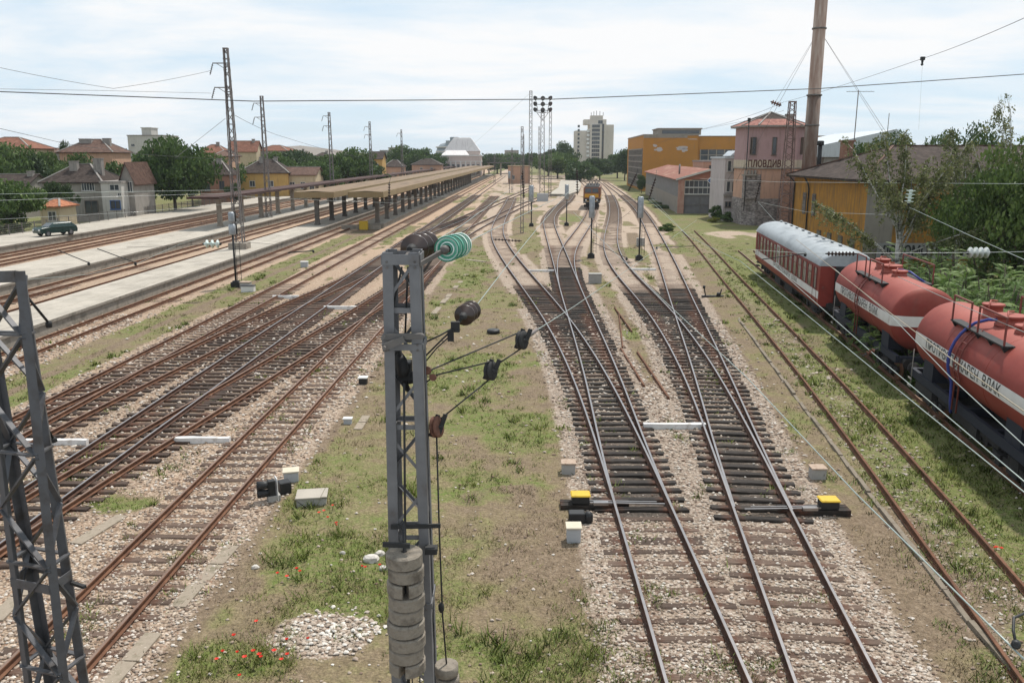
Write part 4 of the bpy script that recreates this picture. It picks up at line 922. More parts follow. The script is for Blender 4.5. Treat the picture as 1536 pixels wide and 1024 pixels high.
# hall with pale sheet roof behind
zh=thing('sheet_roof_hall','hall with pale zinc sheet gable roof behind the rusty chimney','hall',(49.5,135,0),-.05)
mb=MB();mb.b2(0,14,0,30,-.5,9.3);mb.add([(0,0,9.3),(14,0,9.3),(11,0,13.2),(0,0,10.8)],[(0,1,2,3)]);mb.build('wall',M['chim'],zh,local=True)
mb=MB();mb.add([(-3,-.4,10.6),(10.8,-.4,13.6),(10.8,30,13.6),(-3,30,10.6),(14.6,-.4,9.6),(14.6,30,9.6),(-3,-.4,9.3),(-3,30,9.3)],[(0,1,2,3),(1,4,5,2),(6,0,3,7)]);mb.add([(-3,-.4,10.6),(10.8,-.4,13.6),(14.6,-.4,9.6),(14.6,-.4,9.3),(-3,-.4,9.3)],[(0,1,2,3,4)],0)
mb.build('roof',M['zinc'],zh,local=True)
# rusty steel chimney with guy wires
cs_=thing('factory_chimney','tall rusty steel chimney with flanged joints rising out of the picture','chimney',(atD(1214,240,112).x,112,0))
rs=mat('streaked_rusty_steel',(.10,.05,.033),(.165,.115,.09),(.24,.205,.175),scale=1.1,rough=.8,stretch=(1.6,1.6,.22),bump=.15,metal=.1)
zc_=lambda py:atD(1215,py,112).z
mb=MB();mb.tube([(0,0,2),(0,0,zc_(143)),(0,0,zc_(143)),(0,0,36)],[.93,.84,.80,.76],20);mb.build('shaft',rs,cs_,local=True)
for py,k in((43,.92),(143,1.0),(188,.95)):
    mb=MB();mb.lathe((0,0,zc_(py)-.12),(0,0,1),[(0,.86*k),(.02,.98*k),(.2,.98*k),(.22,.86*k)],20);mb.build('flange',M['steel_dark'],cs_,local=True)
mb=MB();mb.b2(-2.5,4,-3,3,-.5,7.6);mb.build('boiler_house',M['brick'],cs_,local=True)
gm=MB();zt=zc_(45)
for dx,dy in((-9,2),(-7,14),(12,-6),(16,4)): gm.tube([(0,0,zt),(dx,dy,6.)],.02,4)
gm.build('guy_wires',M['steel_dark'],cs_,local=True)
# ---------------------------------------------------------------- fire train
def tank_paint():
    t=NT('fire_red_skylit_top');P=t.pos('Object');n=t.noise(t.mapping(P,(1,.5,1)),.9,7,.65);s=t.n('ShaderNodeSeparateXYZ');t.l(P,s.inputs[0])
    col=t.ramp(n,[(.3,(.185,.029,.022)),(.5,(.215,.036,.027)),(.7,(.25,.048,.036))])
    skylit=t.math('ADD',t.mapr(s.outputs[2],2.9,4.0,0,.8),t.math('MULTIPLY',t.math('SUBTRACT',n,.5),.9));col=t.mix(t.mapr(skylit,.2,.9,0,.7),col,(.35,.10,.072))  # paler barrel top: sky light painted into the red
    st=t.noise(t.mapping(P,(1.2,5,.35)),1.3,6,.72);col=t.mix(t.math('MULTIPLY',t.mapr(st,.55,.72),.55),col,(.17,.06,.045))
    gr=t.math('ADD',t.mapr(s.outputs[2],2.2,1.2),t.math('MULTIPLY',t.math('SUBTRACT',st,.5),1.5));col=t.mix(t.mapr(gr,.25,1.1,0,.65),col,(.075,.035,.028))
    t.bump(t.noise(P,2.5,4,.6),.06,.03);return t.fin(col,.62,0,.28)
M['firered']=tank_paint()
M['firered_dk']=mat('coach_red',(.19,.027,.02),(.23,.037,.027),(.15,.023,.018),scale=.9,rough=.5,stretch=(1,.4,1))
M['redsteel']=mat('red_painted_bars',(.20,.05,.04),(.14,.04,.032),scale=4,rough=.6)
M['wstripe']=mat('white_stripe_paint',(.66,.64,.61),(.56,.54,.51),scale=1.5,rough=.6)
M['under']=mat('underframe_grime',(.016,.015,.016),(.03,.027,.027),(.011,.010,.010),scale=2,rough=.85)
M['underblue']=mat('underframe_blue_grey',(.013,.015,.025),(.021,.024,.036),scale=2,rough=.7)
M['pipeblue']=mat('blue_pipe_paint',(.035,.05,.22),(.045,.06,.26),scale=3,rough=.5)
M['roofgrey']=mat('coach_roof_grey',(.25,.275,.29),(.33,.355,.37),(.20,.22,.235),scale=.8,rough=.55,stretch=(1,.35,1))
def bogie(par,y,gauge=.755,wb=1.8):
    mb=MB()
    for s in(-1,1):
        mb.b2(s*.98-.06,s*.98+.06,y-wb/2-.55,y+wb/2+.55,.42,.62);mb.b2(s*.98-.09,s*.98+.09,y-.35,y+.35,.28,.8)
        for k in(-1,1): mb.box((s*1.0,y+k*wb/2,.46),(.22,.34,.34));mb.tube([(s*1.0,y+k*.25,.45),(s*1.0,y+k*.25,.78)],.08,8)
    mb.b2(-.95,.95,y-.25,y+.25,.5,.72)
    b=mb.build('bogie',M['under'],par,local=True)
    for k in(-1,1):
        for s in(-1,1):
            w=MB();w.lathe((s*.70,y+k*wb/2,.46),(s,0,0),[(0,.46),(.03,.49),(.04,.46),(.13,.455),(.131,.34),(.10,.3)],20);w.build('wheel',M['rust'],b,local=True)
    return b
def buffers(par,y,sgn):
    for s in(-1,1):
        m=MB();m.lathe((s*.875,y,1.02),(0,sgn,0),[(0,.11),(.35,.11),(.36,.08),(.55,.08),(.56,.23),(.60,.23)],14);m.build('buffer',M['under'],par,local=True)
    m=MB();m.lathe((0,y,1.02),(0,sgn,0),[(0,.1),(.3,.06),(.5,.05)],8);m.build('coupling',M['under'],par,local=True)
R_=1.36;ZC_=2.6
def tank_y_end(x,z,L):                               # dished end
    r2=(x*x+z*z)/(R_*R_);return L-.30*min(r2,1.)**2.2
def tank_wagon(label,loc,rz,pipe):
    th=thing('tank_wagon',label,'tank wagon',loc,rz,'wagons of the red fire train')
    L=10.0;hl=L/2
    mb=MB();n=40;prof=[]
    for i in range(9):
        r=R_*i/8*.985;prof.append((-(hl-.30*(i/8*.985)**4.4),r))
    prof+= [(-hl+.36,R_-.004),(-hl+.45,R_),(hl-.45,R_),(hl-.36,R_-.004)]
    for i in range(8,-1,-1):
        r=R_*i/8*.985;prof.append(((hl-.30*(i/8*.985)**4.4),r))
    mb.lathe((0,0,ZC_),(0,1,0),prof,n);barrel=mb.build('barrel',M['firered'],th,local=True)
    for y in(-hl+3.3,.9,hl-3.3):
        mb=MB();mb.lathe((0,y-.012,ZC_),(0,1,0),[(0,R_),(.004,R_+.006),(.02,R_+.006),(.024,R_)],40)
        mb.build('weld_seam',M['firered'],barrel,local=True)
    mb=MB();a0=math.asin(-.24/R_);a1=math.asin(.20/R_)
    for s in(-1,1):
        V=[];ny=2
        ys=[-hl+.44,hl-.44]
        k=6
        for y in ys:
            for i in range(k+1):
                a=a0+(a1-a0)*i/k;V.append((s*(R_+.010)*math.cos(a),y,ZC_+(R_+.010)*math.sin(a)))
        mb.add(V,[(i,i+1,k+2+i,k+1+i) for i in range(k)])
    for s in(-1,1):
        xs=np.linspace(-1.343,1.343,29);V=[]
        for x in xs:
            for z in(-.24,-.02,.20):
                rr=min(math.hypot(x,z)/R_,.985);V.append((x,s*(hl-.30*rr**4.4+.008),ZC_+z))
        mb.add(V,[(i*3+j,i*3+j+1,i*3+4+j,i*3+3+j) for i in range(28) for j in range(2)])
        # rounded shoulder
        for sx in(-1,1):
            V=[]
            for (x,y) in((1.343,hl-.28),(1.358,hl-.36),(1.366,hl-.44)):
                for z in(-.24,.20): V.append((sx*(math.sqrt(max(0,x*x-z*z))+.014),s*(y+.012),ZC_+z))
            mb.add(V,[(0,1,3,2),(2,3,5,4)])
    mb.build('stripe',M['wstripe'],barrel,local=True)
    for s in(-1,1):
        me=text_mesh('ПРОТИВОПОЖАРЕН  ВЛАК',.40,'lettering',.0,.006)
        xs=[v.co.x for v in me.vertices];w=max(xs)-min(xs)
        import bmesh
        bm=bmesh.new();bm.from_mesh(me)
        for q in range(-5,6): bmesh.ops.bisect_plane(bm,geom=bm.verts[:]+bm.edges[:]+bm.faces[:],plane_co=(0,q*.036,0),plane_no=(0,1,0))
        bm.to_mesh(me);bm.free()
        for v in me.vertices:
            u=v.co.x/w*6.4;q=v.co.y/.40*.46-.01;a=q/R_;rr=R_+.016
            v.co=(s*rr*math.cos(a),s*u+(.25 if s<0 else -.25),ZC_-.02+rr*math.sin(a))
        me.materials.clear();me.materials.append(M['black']);o=bpy.data.objects.new('lettering',me);COL.objects.link(o);o.parent=barrel
    # walkway, railings
    for s in(-1,1):
        mb=MB();mb.box((s*.93,0,ZC_+1.12),(.34,4.3,.05));
        for y in(-2.0,-1.,0,1.,2.0): mb.add([(s*.78,y-.05,ZC_+1.1),(s*1.1,y-.05,ZC_+1.1),(s*.98,y-.05,ZC_+.90),(s*.78,y+.05,ZC_+1.1),(s*1.1,y+.05,ZC_+1.1),(s*.98,y+.05,ZC_+.90)],[(0,1,2),(5,4,3),(0,3,4,1),(1,4,5,2),(2,5,3,0)])
        mb.build('walkway',M['dark'],th,local=True)
        mb=MB();x=s*1.06;z0=ZC_+1.13;z1=z0+.85
        for (ya,yb) in((.55,2.1),(-2.1,-.1)) if s<0 else ((-2.1,2.1),):
            mb.bar((x,ya,z1),(x,yb,z1),.05);
            for y in(ya,yb): mb.bar((x,y,z0),(x,y,z1+.02),.05)
        mb.build('railing',M['redsteel'],th,local=True)
    for y,r,h in((1.6,.30,.42),(.2,.42,.30),(-1.,.3,.2)):
        mb=MB();mb.lathe((0,y,ZC_+R_-.04),(0,0,1),[(0,r+.03),(.07,r+.03),(.071,r),(h,r),(h+.001,r+.05),(h+.06,r+.05),(h+.07,r)],20)
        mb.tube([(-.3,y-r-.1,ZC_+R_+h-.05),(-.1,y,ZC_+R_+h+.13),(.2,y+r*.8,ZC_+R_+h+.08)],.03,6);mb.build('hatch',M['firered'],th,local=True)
    mb=MB()
    for dy in(-.2,.2):
        pts=[(-(R_+.09)*math.cos(a),dy+.25,ZC_+(R_+.09)*math.sin(a)) for a in np.linspace(.95,-.35,10)]
        pts+= [(-R_-.0,dy+.25,1.0)];mb.tube(pts,.028,6)
    for a in np.linspace(.85,-.5,9):
        mb.bar((-(R_+.09)*math.cos(max(a,-.35)),.05,ZC_+(R_+.09)*math.sin(a)),(-(R_+.09)*math.cos(max(a,-.35)),.45,ZC_+(R_+.09)*math.sin(a)),.03)
    mb.build('ladder',M['redsteel'],th,local=True)
    if pipe:
        mb=MB();pts=[(-.05,-.1,ZC_+R_+.2),(-.6,.35,ZC_+R_+.12)]+[(-(R_+.16)*math.cos(a),.78,ZC_+(R_+.16)*math.sin(a)) for a in np.linspace(1.0,-.5,9)]+[(-1.3,.78,1.2),(-1.25,.78,.8)]
        mb.tube(pts,.05,8);mb.build('hose_pipe',M['pipeblue'],th,local=True)
    else:
        mb=MB();pts=[(.05,-.1,ZC_+R_+.2),(.6,-.6,ZC_+R_+.10)]+[((R_+.12)*math.cos(a),-1.4,ZC_+(R_+.12)*math.sin(a)) for a in np.linspace(1.1,-.3,7)];mb.tube(pts,.05,8);mb.build('hose_pipe',M['pipeblue'],th,local=True)
    mb=MB()
    for s in(-1,1): mb.b2(s*1.12-.07,s*1.12+.07,-hl-.35,hl+.35,.92,1.22)
    for y in(-hl-.35,hl+.35,-2.2,0,2.2): mb.b2(-1.05,1.05,y-.09,y+.09,.94,1.2)
    for y in(-hl+1.4,hl-1.4):
        for s in(-1,1): mb.add([(s*.5,y-.5,1.2),(s*1.15,y-.5,1.2),(s*1.15,y-.5,1.9),(s*.85,y-.5,1.55),(s*.5,y+.5,1.2),(s*1.15,y+.5,1.2),(s*1.15,y+.5,1.9),(s*.85,y+.5,1.55)],[(0,1,2,3),(7,6,5,4),(0,4,5,1),(1,5,6,2),(2,6,7,3),(3,7,4,0)])
    mb.build('underframe',M['underblue'],th,local=True)
    mb=MB();mb.b2(-.95,-.3,-1.6,1.4,.45,.9);mb.b2(-1.16,-.98,-1.2,-.6,.5,.88);mb.b2(.3,.95,-1.2,1.6,.45,.9);mb.b2(-1.2,-1.0,hl-2.2,hl-.4,.62,.9);mb.build('equipment_box',M['under'],th,local=True)
    mb=MB()
    y=hl+.1;x=-1.22;mb.tube([(x,y,.5),(x,y,2.0)],.016,6)
    for z in(.55,.85): mb.bar((x-.05,y-.2,z),(x-.05,y+.2,z),.03,.05)
    mb.build('step_handrail',M['chim'],th,local=True)
    mb=MB();mb.b2(-.25,.25,-hl-.3,hl+.3,.6,1.2);mb.b2(-.9,-.55,-hl+2.3,-1.8,.5,.9);mb.b2(-.9,-.55,1.7,hl-2.3,.5,.9);mb.b2(-1.05,-.9,-hl+2.4,hl-2.4,.68,.86);mb.b2(.9,1.05,-hl+2.4,hl-2.4,.68,.86)
    for k in range(7): mb.tube([(-.8,-3+k,.45),(.8,-2.8+k,.5)],.05,6)
    mb.build('brake_gear',M['under'],th,local=True)
    for s in(-1,1): bogie(th,s*(hl-1.35));buffers(th,s*(hl+.44),s)
    return th
def rail_pose(f,y):
    p,t,r=frame(f,y);return (p.x,p.y,RZ+.152),-math.atan2(t.x,t.y)
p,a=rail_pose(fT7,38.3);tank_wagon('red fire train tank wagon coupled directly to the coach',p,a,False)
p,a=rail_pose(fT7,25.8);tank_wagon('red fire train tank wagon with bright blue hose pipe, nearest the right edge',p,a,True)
def coach():
    p,a=rail_pose(fT7,57.3);th=thing('railway_coach','red railway coach with grey rounded roof and white stripe','coach',p,a,'wagons of the red fire train')
    hl=11.3;hw=1.43;z0,ze,zr=.92,3.25,4.15
    mb=MB();sec=[(-hw+.06,z0),(-hw,z0+.25),(-hw,ze-.25),(-hw+.03,ze),(hw-.03,ze),(hw,ze-.25),(hw,z0+.25),(hw-.06,z0)]
    for y in(-hl,hl):
        for x,z in sec: mb.v.append((x,y,z))
    n=len(sec)
    for j in range(n): mb.f.append((j,(j+1)%n,n+(j+1)%n,n+j));mb.m.append(0);mb.sm.append(False)
    mb.f.append(tuple(range(n)));mb.m.append(0);mb.sm.append(False);mb.f.append(tuple(range(2*n-1,n-1,-1)));mb.m.append(0);mb.sm.append(False)
    body=mb.build('body',M['firered_dk'],th,local=True)
    arc=[(hw*1.03*math.cos(t),ze-.03+(zr-ze)*math.sin(t)**.85) for t in np.linspace(math.pi,0,15)]
    mb=MB();k=len(arc);ys=[(-hl-.06,.90,.15),(-hl+.35,.97,.05),(-hl+1.4,1.,0),(hl-1.4,1.,0),(hl-.35,.97,.05),(hl+.06,.90,.15)]
    for y,sc_,dz in ys:
        for x,z in arc: mb.v.append((x*(1-(1-sc_)*.5*(z>ze+.1)),y,ze-.03+(z-ze+.03)*(1-dz*1.4)))
    for i in range(len(ys)-1):
        for j in range(k-1): mb.f.append((i*k+j,i*k+j+1,(i+1)*k+j+1,(i+1)*k+j));mb.m.append(0);mb.sm.append(True)
    mb.f.append(tuple(range(k)));mb.m.append(0);mb.sm.append(False);mb.f.append(tuple(range(len(ys)*k-1,(len(ys)-1)*k-1,-1)));mb.m.append(0);mb.sm.append(False)
    rf=mb.build('roof',M['roofgrey'],th,local=True)
    for i in range(10):
        y=-hl+2.2+i*2.05;m=MB();m.lathe((.10+.02*(i%2),y,zr-.06),(0,0,1),[(0,.08),(.09,.08),(.091,.14),(.12,.14),(.16,.05)],12);m.build('roof_vent',M['roofgrey'],rf,local=True)
    mb=MB()
    for i in range(16): mb.add([(x,-hl+.7+i*1.43,z+.012) for x,z in arc[1:-1]]+[(x,-hl+.74+i*1.43,z+.012) for x,z in arc[1:-1]],[(j,j+1,k-2+j+1,k-2+j) for j in range(k-3)])
    mb.build('roof_rib',M['roofgrey'],rf,local=True)
    for s in(-1,1):
        for i in range(15):
            y=-hl+1.05+i*1.443;w=1.0 if 0<i<14 else .62;zc=2.42
            f=MB();t=.055
            for (yy,zz,dy,dz) in((y,zc+.62,w,t),(y,zc-.62,w,t),(y-w/2,zc,t,1.3),(y+w/2,zc,t,1.3),(y,zc+.2,w,.04)): f.box((s*(hw+.008),yy,zz),(.045,dy,dz))
            o=f.build('window',M['redsteel'] if i!=8 else M['wstripe'],th,local=True)
            f=MB();f.box((s*(hw+.002),y,zc),(.012,w,1.24));f.build('pane',M['glass'],o,local=True)
            if i%3!=1:
                f=MB();f.b2(s*(hw+.009)-.004,s*(hw+.009)+.004,y-w*.46,y-w*.12,zc-.55,zc+.56);f.build('curtain',M['p_grey'],o,local=True)
        f=MB();f.box((s*(hw+.004),0,1.55),(.012,2*hl-.15,.42));st_=f.build('stripe',M['wstripe'],th,local=True)
        t_=put_text('ПРОТИВОПОЖАРЕН  ВЛАК',.42,M['black'],st_,(s*(hw+.013),-1.2,1.55),(math.pi/2,0,s*math.pi/2),fit=8.5,extr=.002)
        f=MB()
        for yy in(-hl+1.05-.45,-hl+1.05+.45,hl-.6,hl-1.5): f.box((s*(hw+.014),yy,2.05),(.02,.03,2.0))
        f.build('door_edge',M['redsteel'],th,local=True)
    for s in(-1,1):
        m=MB();m.b2(-.62,.62,s*(hl+.03)-.03*0,s*(hl+.03)+.02*s,.95,3.1) if s>0 else m.b2(-.62,.62,-hl-.25,-hl-.01,1.0,3.2)
        m.build('gangway',M['black'],th,local=True);buffers(th,s*(hl-.02),s);bogie(th,s*(hl-2.8),wb=2.5)
        m=MB()
        for x in(-1.2,1.2): m.box((x,s*(hl+.02),2.0),(.12,.04,.12))
        m.build('tail_lamp',M['redsteel'],th,local=True)
    mb=MB();mb.b2(-1.25,1.25,-hl+.1,hl-.1,.72,.91);mb.b2(-1.2,-.5,-3,-.5,.3,.72);mb.b2(-1.2,-.5,1.2,3.2,.25,.72);mb.b2(.4,1.2,-2.,2.,.3,.72)
    for y in(-hl+.9,hl-.9):
        for s in(-1,1): mb.box((s*1.3,y,.5),(.25,.8,.06));mb.box((s*1.3,y,.75),(.2,.7,.05))
    mb.build('underframe',M['under'],th,local=True)
coach()
# ---------------------------------------------------------------- locomotive
p,a=rail_pose(fT2b,160.5);lc=thing('electric_locomotive','brown and yellow electric locomotive facing the camera in the middle of the yard','locomotive',p,a-.02)
brown=mat('loco_brown_paint',(.20,.085,.045),(.16,.065,.038),scale=1,rough=.5);yel=mat('loco_yellow_paint',(.60,.30,.03),(.52,.26,.03),scale=1,rough=.5)
def hull(z0,z1,d0,d1,m,name,w=1.5):
    mb=MB();L=8.;V=[]
    for z,d in((z0,d0),(z1,d1)):
        V+=[(-w,-L+.25+d,z),(-w+.3,-L+d,z),(w-.3,-L+d,z),(w,-L+.25+d,z),(w,L-.25-d,z),(w-.3,L-d,z),(-w+.3,L-d,z),(-w,L-.25-d,z)]
    mb.add(V,[tuple(range(7,-1,-1)),tuple(range(8,16))]+[(i,(i+1)%8,8+(i+1)%8,8+i) for i in range(8)]);return mb.build(name,m,lc,local=True)
hull(.95,1.75,.0,.0,M['black'],'lower_body');bd=hull(1.753,3.75,0,.35,brown,'body');hull(3.753,4.0,.5,.9,M['under'],'roof',1.25)
mb=MB()
for s in(-1,1): mb.add([(s*.12,-7.83,2.85),(s*1.2,-7.83,2.85),(s*1.15,-7.72,3.55),(s*.12,-7.72,3.55)],[(0,1,2,3)],0)
mb.build('windscreen',M['glass'],lc,local=True)
mb=MB();mb.box((0,-7.95,2.3),(2.5,.06,.62));mb.b2(-1.53,1.53,-7.7,7.7,1.76,1.92);mb.box((0,-8.02,1.3),(2.0,.06,.1));mb.build('yellow_band',yel,lc,local=True)
for s in(-1,1): m=MB();m.lathe((s*1.0,-7.98,1.5),(0,-1,0),[(0,.16),(.08,.15)],12);m.build('headlight',M['white'],lc,local=True)
mb=MB()
for y in(-4.5,4.5):
    for s in(-.5,.5): mb.bar((s,y-.7,4.0),(s,y+.6,4.55),.05);mb.bar((s,y+.6,4.55),(s,y-.5,4.9),.05)
    mb.bar((-.8,y-.5,4.92),(.8,y-.5,4.92),.07)
    for x in(-.8,-.3,.3,.8): mb.tube([(x,y+1.4,4.0),(x,y+1.4,4.4)],.1,8)
mb.build('pantograph',M['steel_dark'],lc,local=True)
mb=MB();mb.b2(-1.35,1.35,-7.9,-7.5,.25,.7);mb.b2(-1.3,1.3,7.5,7.9,.25,.7);mb.build('snow_plough',M['under'],lc,local=True)
for s in(-1,1): bogie(lc,s*4.3,wb=3.);buffers(lc,s*7.9,s)
# ---------------------------------------------------------------- lattice masts
def lattice(th,x,y,zb,zt,wb,wt,db,dt,m,bay=1.1,leg=.1,flip=False,xt=None):
    # four angle legs with zigzag lacing; legs one part, lacing another
    n=max(3,int((zt-zb)/bay));xt=x if xt is None else xt
    def P(sx,sy,k):
        z=zb+(zt-zb)*k;w=wb+(wt-wb)*k;d=db+(dt-db)*k;return Vector((x+(xt-x)*k+sx*w/2,y+sy*d/2,z))
    for sx,sy in((-1,-1),(1,-1),(1,1),(-1,1)):
        mb=MB();mb.angle(P(sx,sy,0),P(sx,sy,1),leg,leg*.16,(-sx,0,0),(0,-sy,0));mb.build('leg',m,th)
    mb=MB();t=leg*.62
    faces=[((-1,-1),(1,-1)),((1,-1),(1,1)),((1,1),(-1,1)),((-1,1),(-1,-1))]
    for a,b in faces:
        for i in range(n):
            k0,k1=i/n,(i+1)/n;A,B=(a,b) if i%2==0 else (b,a)
            nrm=Vector((a[0]+b[0],a[1]+b[1],0)).normalized()
            mb.bar(P(*A,k0)+nrm*.006,P(*B,k1)+nrm*.006,t,.012,0,nrm)
            if i%3==0: mb.bar(P(*a,k0)+nrm*.02,P(*b,k0)+nrm*.02,t,.012,0,nrm)
        mb.bar(P(*a,1)-Vector((0,0,leg*.5)),P(*b,1)-Vector((0,0,leg*.5)),.012,leg,0,(0,0,1))
    mb.build('lacing',m,th)
def insulator(mb,p,q,n,r,m=0,core=None,mcore=1):
    p,q=Vector(p),Vector(q);L=(q-p).length;d=(q-p).normalized();s=L/n;core=core or r*.32
    for i in range(n):
        b=p+d*(s*i);mb.lathe(b,d,[(0,core),(s*.30,core),(s*.34,r*.98),(s*.44,r),(s*.52,r*.93),(s*.62,r*.55),(s*.75,core*1.1),(s,core)],18,m)
    mb.lathe(p-d*.1,d,[(0,r*.2),(.1,r*.4),(.11,r*.3)],10,mcore);mb.lathe(q-d*.01,d,[(0,r*.3),(.02,r*.36),(.12,r*.15)],10,mcore)
    return mb
M['ins_brown']=mat('brown_glazed_insulator',(.035,.02,.016),(.055,.032,.025),scale=4,rough=.28,spec=.6)
M['ins_green']=mat('green_glass_insulator',(.06,.30,.20),(.09,.37,.26),scale=3,rough=.1,spec=.8)
M['ins_pale']=mat('pale_glass_insulator',(.62,.72,.66),(.70,.78,.73),scale=3,rough=.12,spec=.8)
M['ins_grey']=mat('grey_glass_insulator',(.45,.48,.46),(.55,.58,.55),scale=3,rough=.2,spec=.6)
M['ins_dark']=mat('sooty_insulator',(.03,.02,.018),(.05,.03,.026),scale=3,rough=.45)
M['cable_pale']=mat('bright_contact_wire',(.27,.32,.30),(.36,.41,.38),scale=1,rough=.4,metal=.3)
M['cable_dark']=mat('dark_steel_cable',(.05,.05,.052),(.07,.07,.07),scale=1,rough=.6)
M['cable_tan']=mat('weathered_catenary_wire',(.26,.22,.16),(.33,.28,.21),scale=1,rough=.6)
M['rustcast']=mat('rusty_cast_pulley',(.11,.05,.035),(.17,.08,.055),(.07,.035,.028),scale=6,rough=.85)
M['cwt']=mat('cast_concrete_weight',(.185,.155,.122),(.255,.22,.178),(.11,.09,.072),scale=4.5,rough=.95,bump=1.,bscale=22)
# far and middle masts
def mast(label,px,D,pyt,zb,wb,wt,m=None,bay=1.3,leg=.13,arms=(),dx=0,name='lattice_mast'):
    b=atD(px,300,D);T_=atD(px,pyt,D)
    th=thing(name,label,'mast',(b.x,D,zb),0,'lattice masts of the station')
    lattice(th,b.x,D,zb,T_.z,wb,wt,wb*.8,wt*.8,m or M['galv'],bay,leg)
    for (pz,L,ins) in arms:
        z=atD(px,pz,D).z;a=MB();a.bar((b.x+.3,D,z),(b.x-L,D,z),.09,.09);a.bar((b.x,D,z-.6),(b.x-L*.75,D,z),.05);a.build('bracket_arm',m or M['galv'],th)
        a=MB();insulator(a,(b.x-L,D,z-.1),(b.x-L-.28,D,z-.95),5,.1);a.build('insulator',[M['ins_dark'],M['dark']],th)
    return th
lm1=mast('tallest lattice mast with two short arms, standing on the near platform',354.5,80,72,.72,.95,.45,None,.95,.11,[(95,1.3,1),(131.5,1.3,1)])
mb=MB();mb.box((wloc(lm1).x,80,1.0),(1.7,1.5,.6));mb.build('footing',M['colconc'],lm1)
mast('second lattice mast from the left, above the yellow house',402,122,144,.72,0.85,.45,None,1.1,.10,[(155,1.2,1),(176,1.2,1)])
mast('third lattice mast from the left, above the canopies',499.5,167,168.5,.72,0.85,.45,None,1.1,.11,[(174,1.2,1),(189,1.2,1)])
mast('fourth lattice mast from the left, above the canopies',558.5,209,182.5,.72,0.85,.45,None,1.2,.12,[(190,1.2,1),(202,1.2,1)])
mast('fifth lattice mast from the left, beside the far white block',604.8,259,194.5,.72,0.85,.45,None,1.3,.13,[(200,1.2,1)])
mast('lattice mast with its foot among the crossing tracks left of the floodlight tower',783,105,190,0,.42,.3,M['galv'],.9,.07)
mast('tall thin lattice mast immediately left of the floodlight tower',795.5,142,136.5,0,.62,.48,M['galv'],.9,.08)
mast('tall thin lattice mast immediately right of the floodlight tower',824.5,200,163,0,.7,.55,M['galv'],1.2,.09)
mast('slender far mast between the station hall and the floodlight tower',785,260,202,0,.8,.4,M['galv'],1.6,.11)
mast('slender far mast left of the hotel tower, behind the crossing tracks',808,300,190,0,.7,.5,M['galv'],1.6,.11)
mast('slender mast among the central platform roofs',768,230,222,0,.6,.4,M['galv'],1.6,.1)
mast('slender mast far off at the end of the tan canopy',742,300,232,0,.7,.4,M['galv'],1.6,.11)
tm=mast('rust coloured lattice mast leaning its wires in front of the signal tower',1178.5,110,152,0,1.75,.85,mat('rusty_lattice',(.13,.075,.06),(.19,.13,.115),(.085,.05,.042),scale=1.5,rough=.85),.75,.13,dx=0)
# floodlight tower
D=186.;b=atD(813,300,D);fl=thing('floodlight_tower','floodlight tower carrying nine dark lamps in three rows','floodlight tower',(b.x,D,0))
zt=atD(813,163,D).z;lattice(fl,b.x,D,0,zt,1.15,.75,1.1,.7,M['galv'],1.4,.11)
mb=MB();
for dz in(-.4,.85,2.1): mb.bar((b.x-1.75,D,zt+dz),(b.x+1.75,D,zt+dz),.12)
for dx in(-1.6,0,1.6): mb.bar((b.x+dx*.6,D,zt-1.),(b.x+dx,D,zt+2.2),.12)
mb.bar((b.x,D,zt-2.5),(b.x-1.6,D,zt-.4),.1);mb.bar((b.x,D,zt-2.5),(b.x+1.6,D,zt-.4),.1)
mb.box((b.x,D,zt-.8),(1.6,1.4,.12));mb.build('lamp_frame',M['steel_dark'],fl)
for r in range(3):
    for cidx in range(3):
        m=MB();ax=Vector(((cidx-1)*.75,-.75,-.38)).normalized();p=Vector((b.x+(cidx-1)*1.45,D-.2,zt-.15+r*1.2))
        m.lathe(p-ax*.25,ax,[(0,.14),(.1,.22),(.5,.48),(.62,.50)],14);o=m.build('floodlight',M['dark'],fl)
        m=MB();m.lathe(p+ax*.372,ax,[(0,.46),(.01,.44)],14);m.build('lens',M['glass'],o)
# ---------------------------------------------------------------- signal posts
def signal(label,px,pyb,hpy,heads,m_head=None,base=True,black=True,zb=0.):
    gp=g(px,pyb,zb);D=gp.y;z=lambda py:atD(px,py,D).z
    th=thing('signal_post',label,'signal',(gp.x,gp.y,zb),0,'colour light signals of the yard')
    mb=MB();mb.tube([(0,0,-.2),(0,0,z(hpy)-zb)],.075,8)
    mb.build('post',M['black'] if black else M['galv'],th,local=True)
    if base: mb=MB();mb.box((0,0,.12),(.62,.62,.4));mb.box((.0,0,.34),(.4,.4,.14));mb.build('footing',M['black'],th,local=True)
    for (p0,p1,w) in heads:
        za,zb_=z(p1)-zb,z(p0)-zb;h=MB();n=14
        h.lathe((0,-.02,za),(0,0,1),[(0,w*.55),(.06,w*.62),(zb_-za-.1,w*.62),(zb_-za,w*.45)],14)
        hd=h.build('lamp_head',m_head or M['steel'],th,local=True)
        h=MB();h.box((0,.33,(za+zb_)/2),(w*1.25,.05,(zb_-za)*1.0))
        for k in range(3):
            h.lathe((0,.36,za+(zb_-za)*(.2+.3*k)),(0,1,0),[(0,.13),(.3,.13),(.31,.11)],10)
        h.build('backboard',M['black'],hd,local=True)
    mb=MB()
    for k in range(8): mb.bar((.16,-.1,.6+k*.33),(.46,-.1,.6+k*.33),.025)
    mb.bar((.16,-.1,.4),(.16,-.1,3.2),.03);mb.bar((.46,-.1,.4),(.46,-.1,3.2),.03)
    if pyb>380: mb.build('ladder',M['black'],th,local=True)
    return th
shead=mat('silver_signal_head',(.40,.42,.44),(.32,.34,.36),(.22,.235,.25),scale=3,rough=.45,metal=.3)
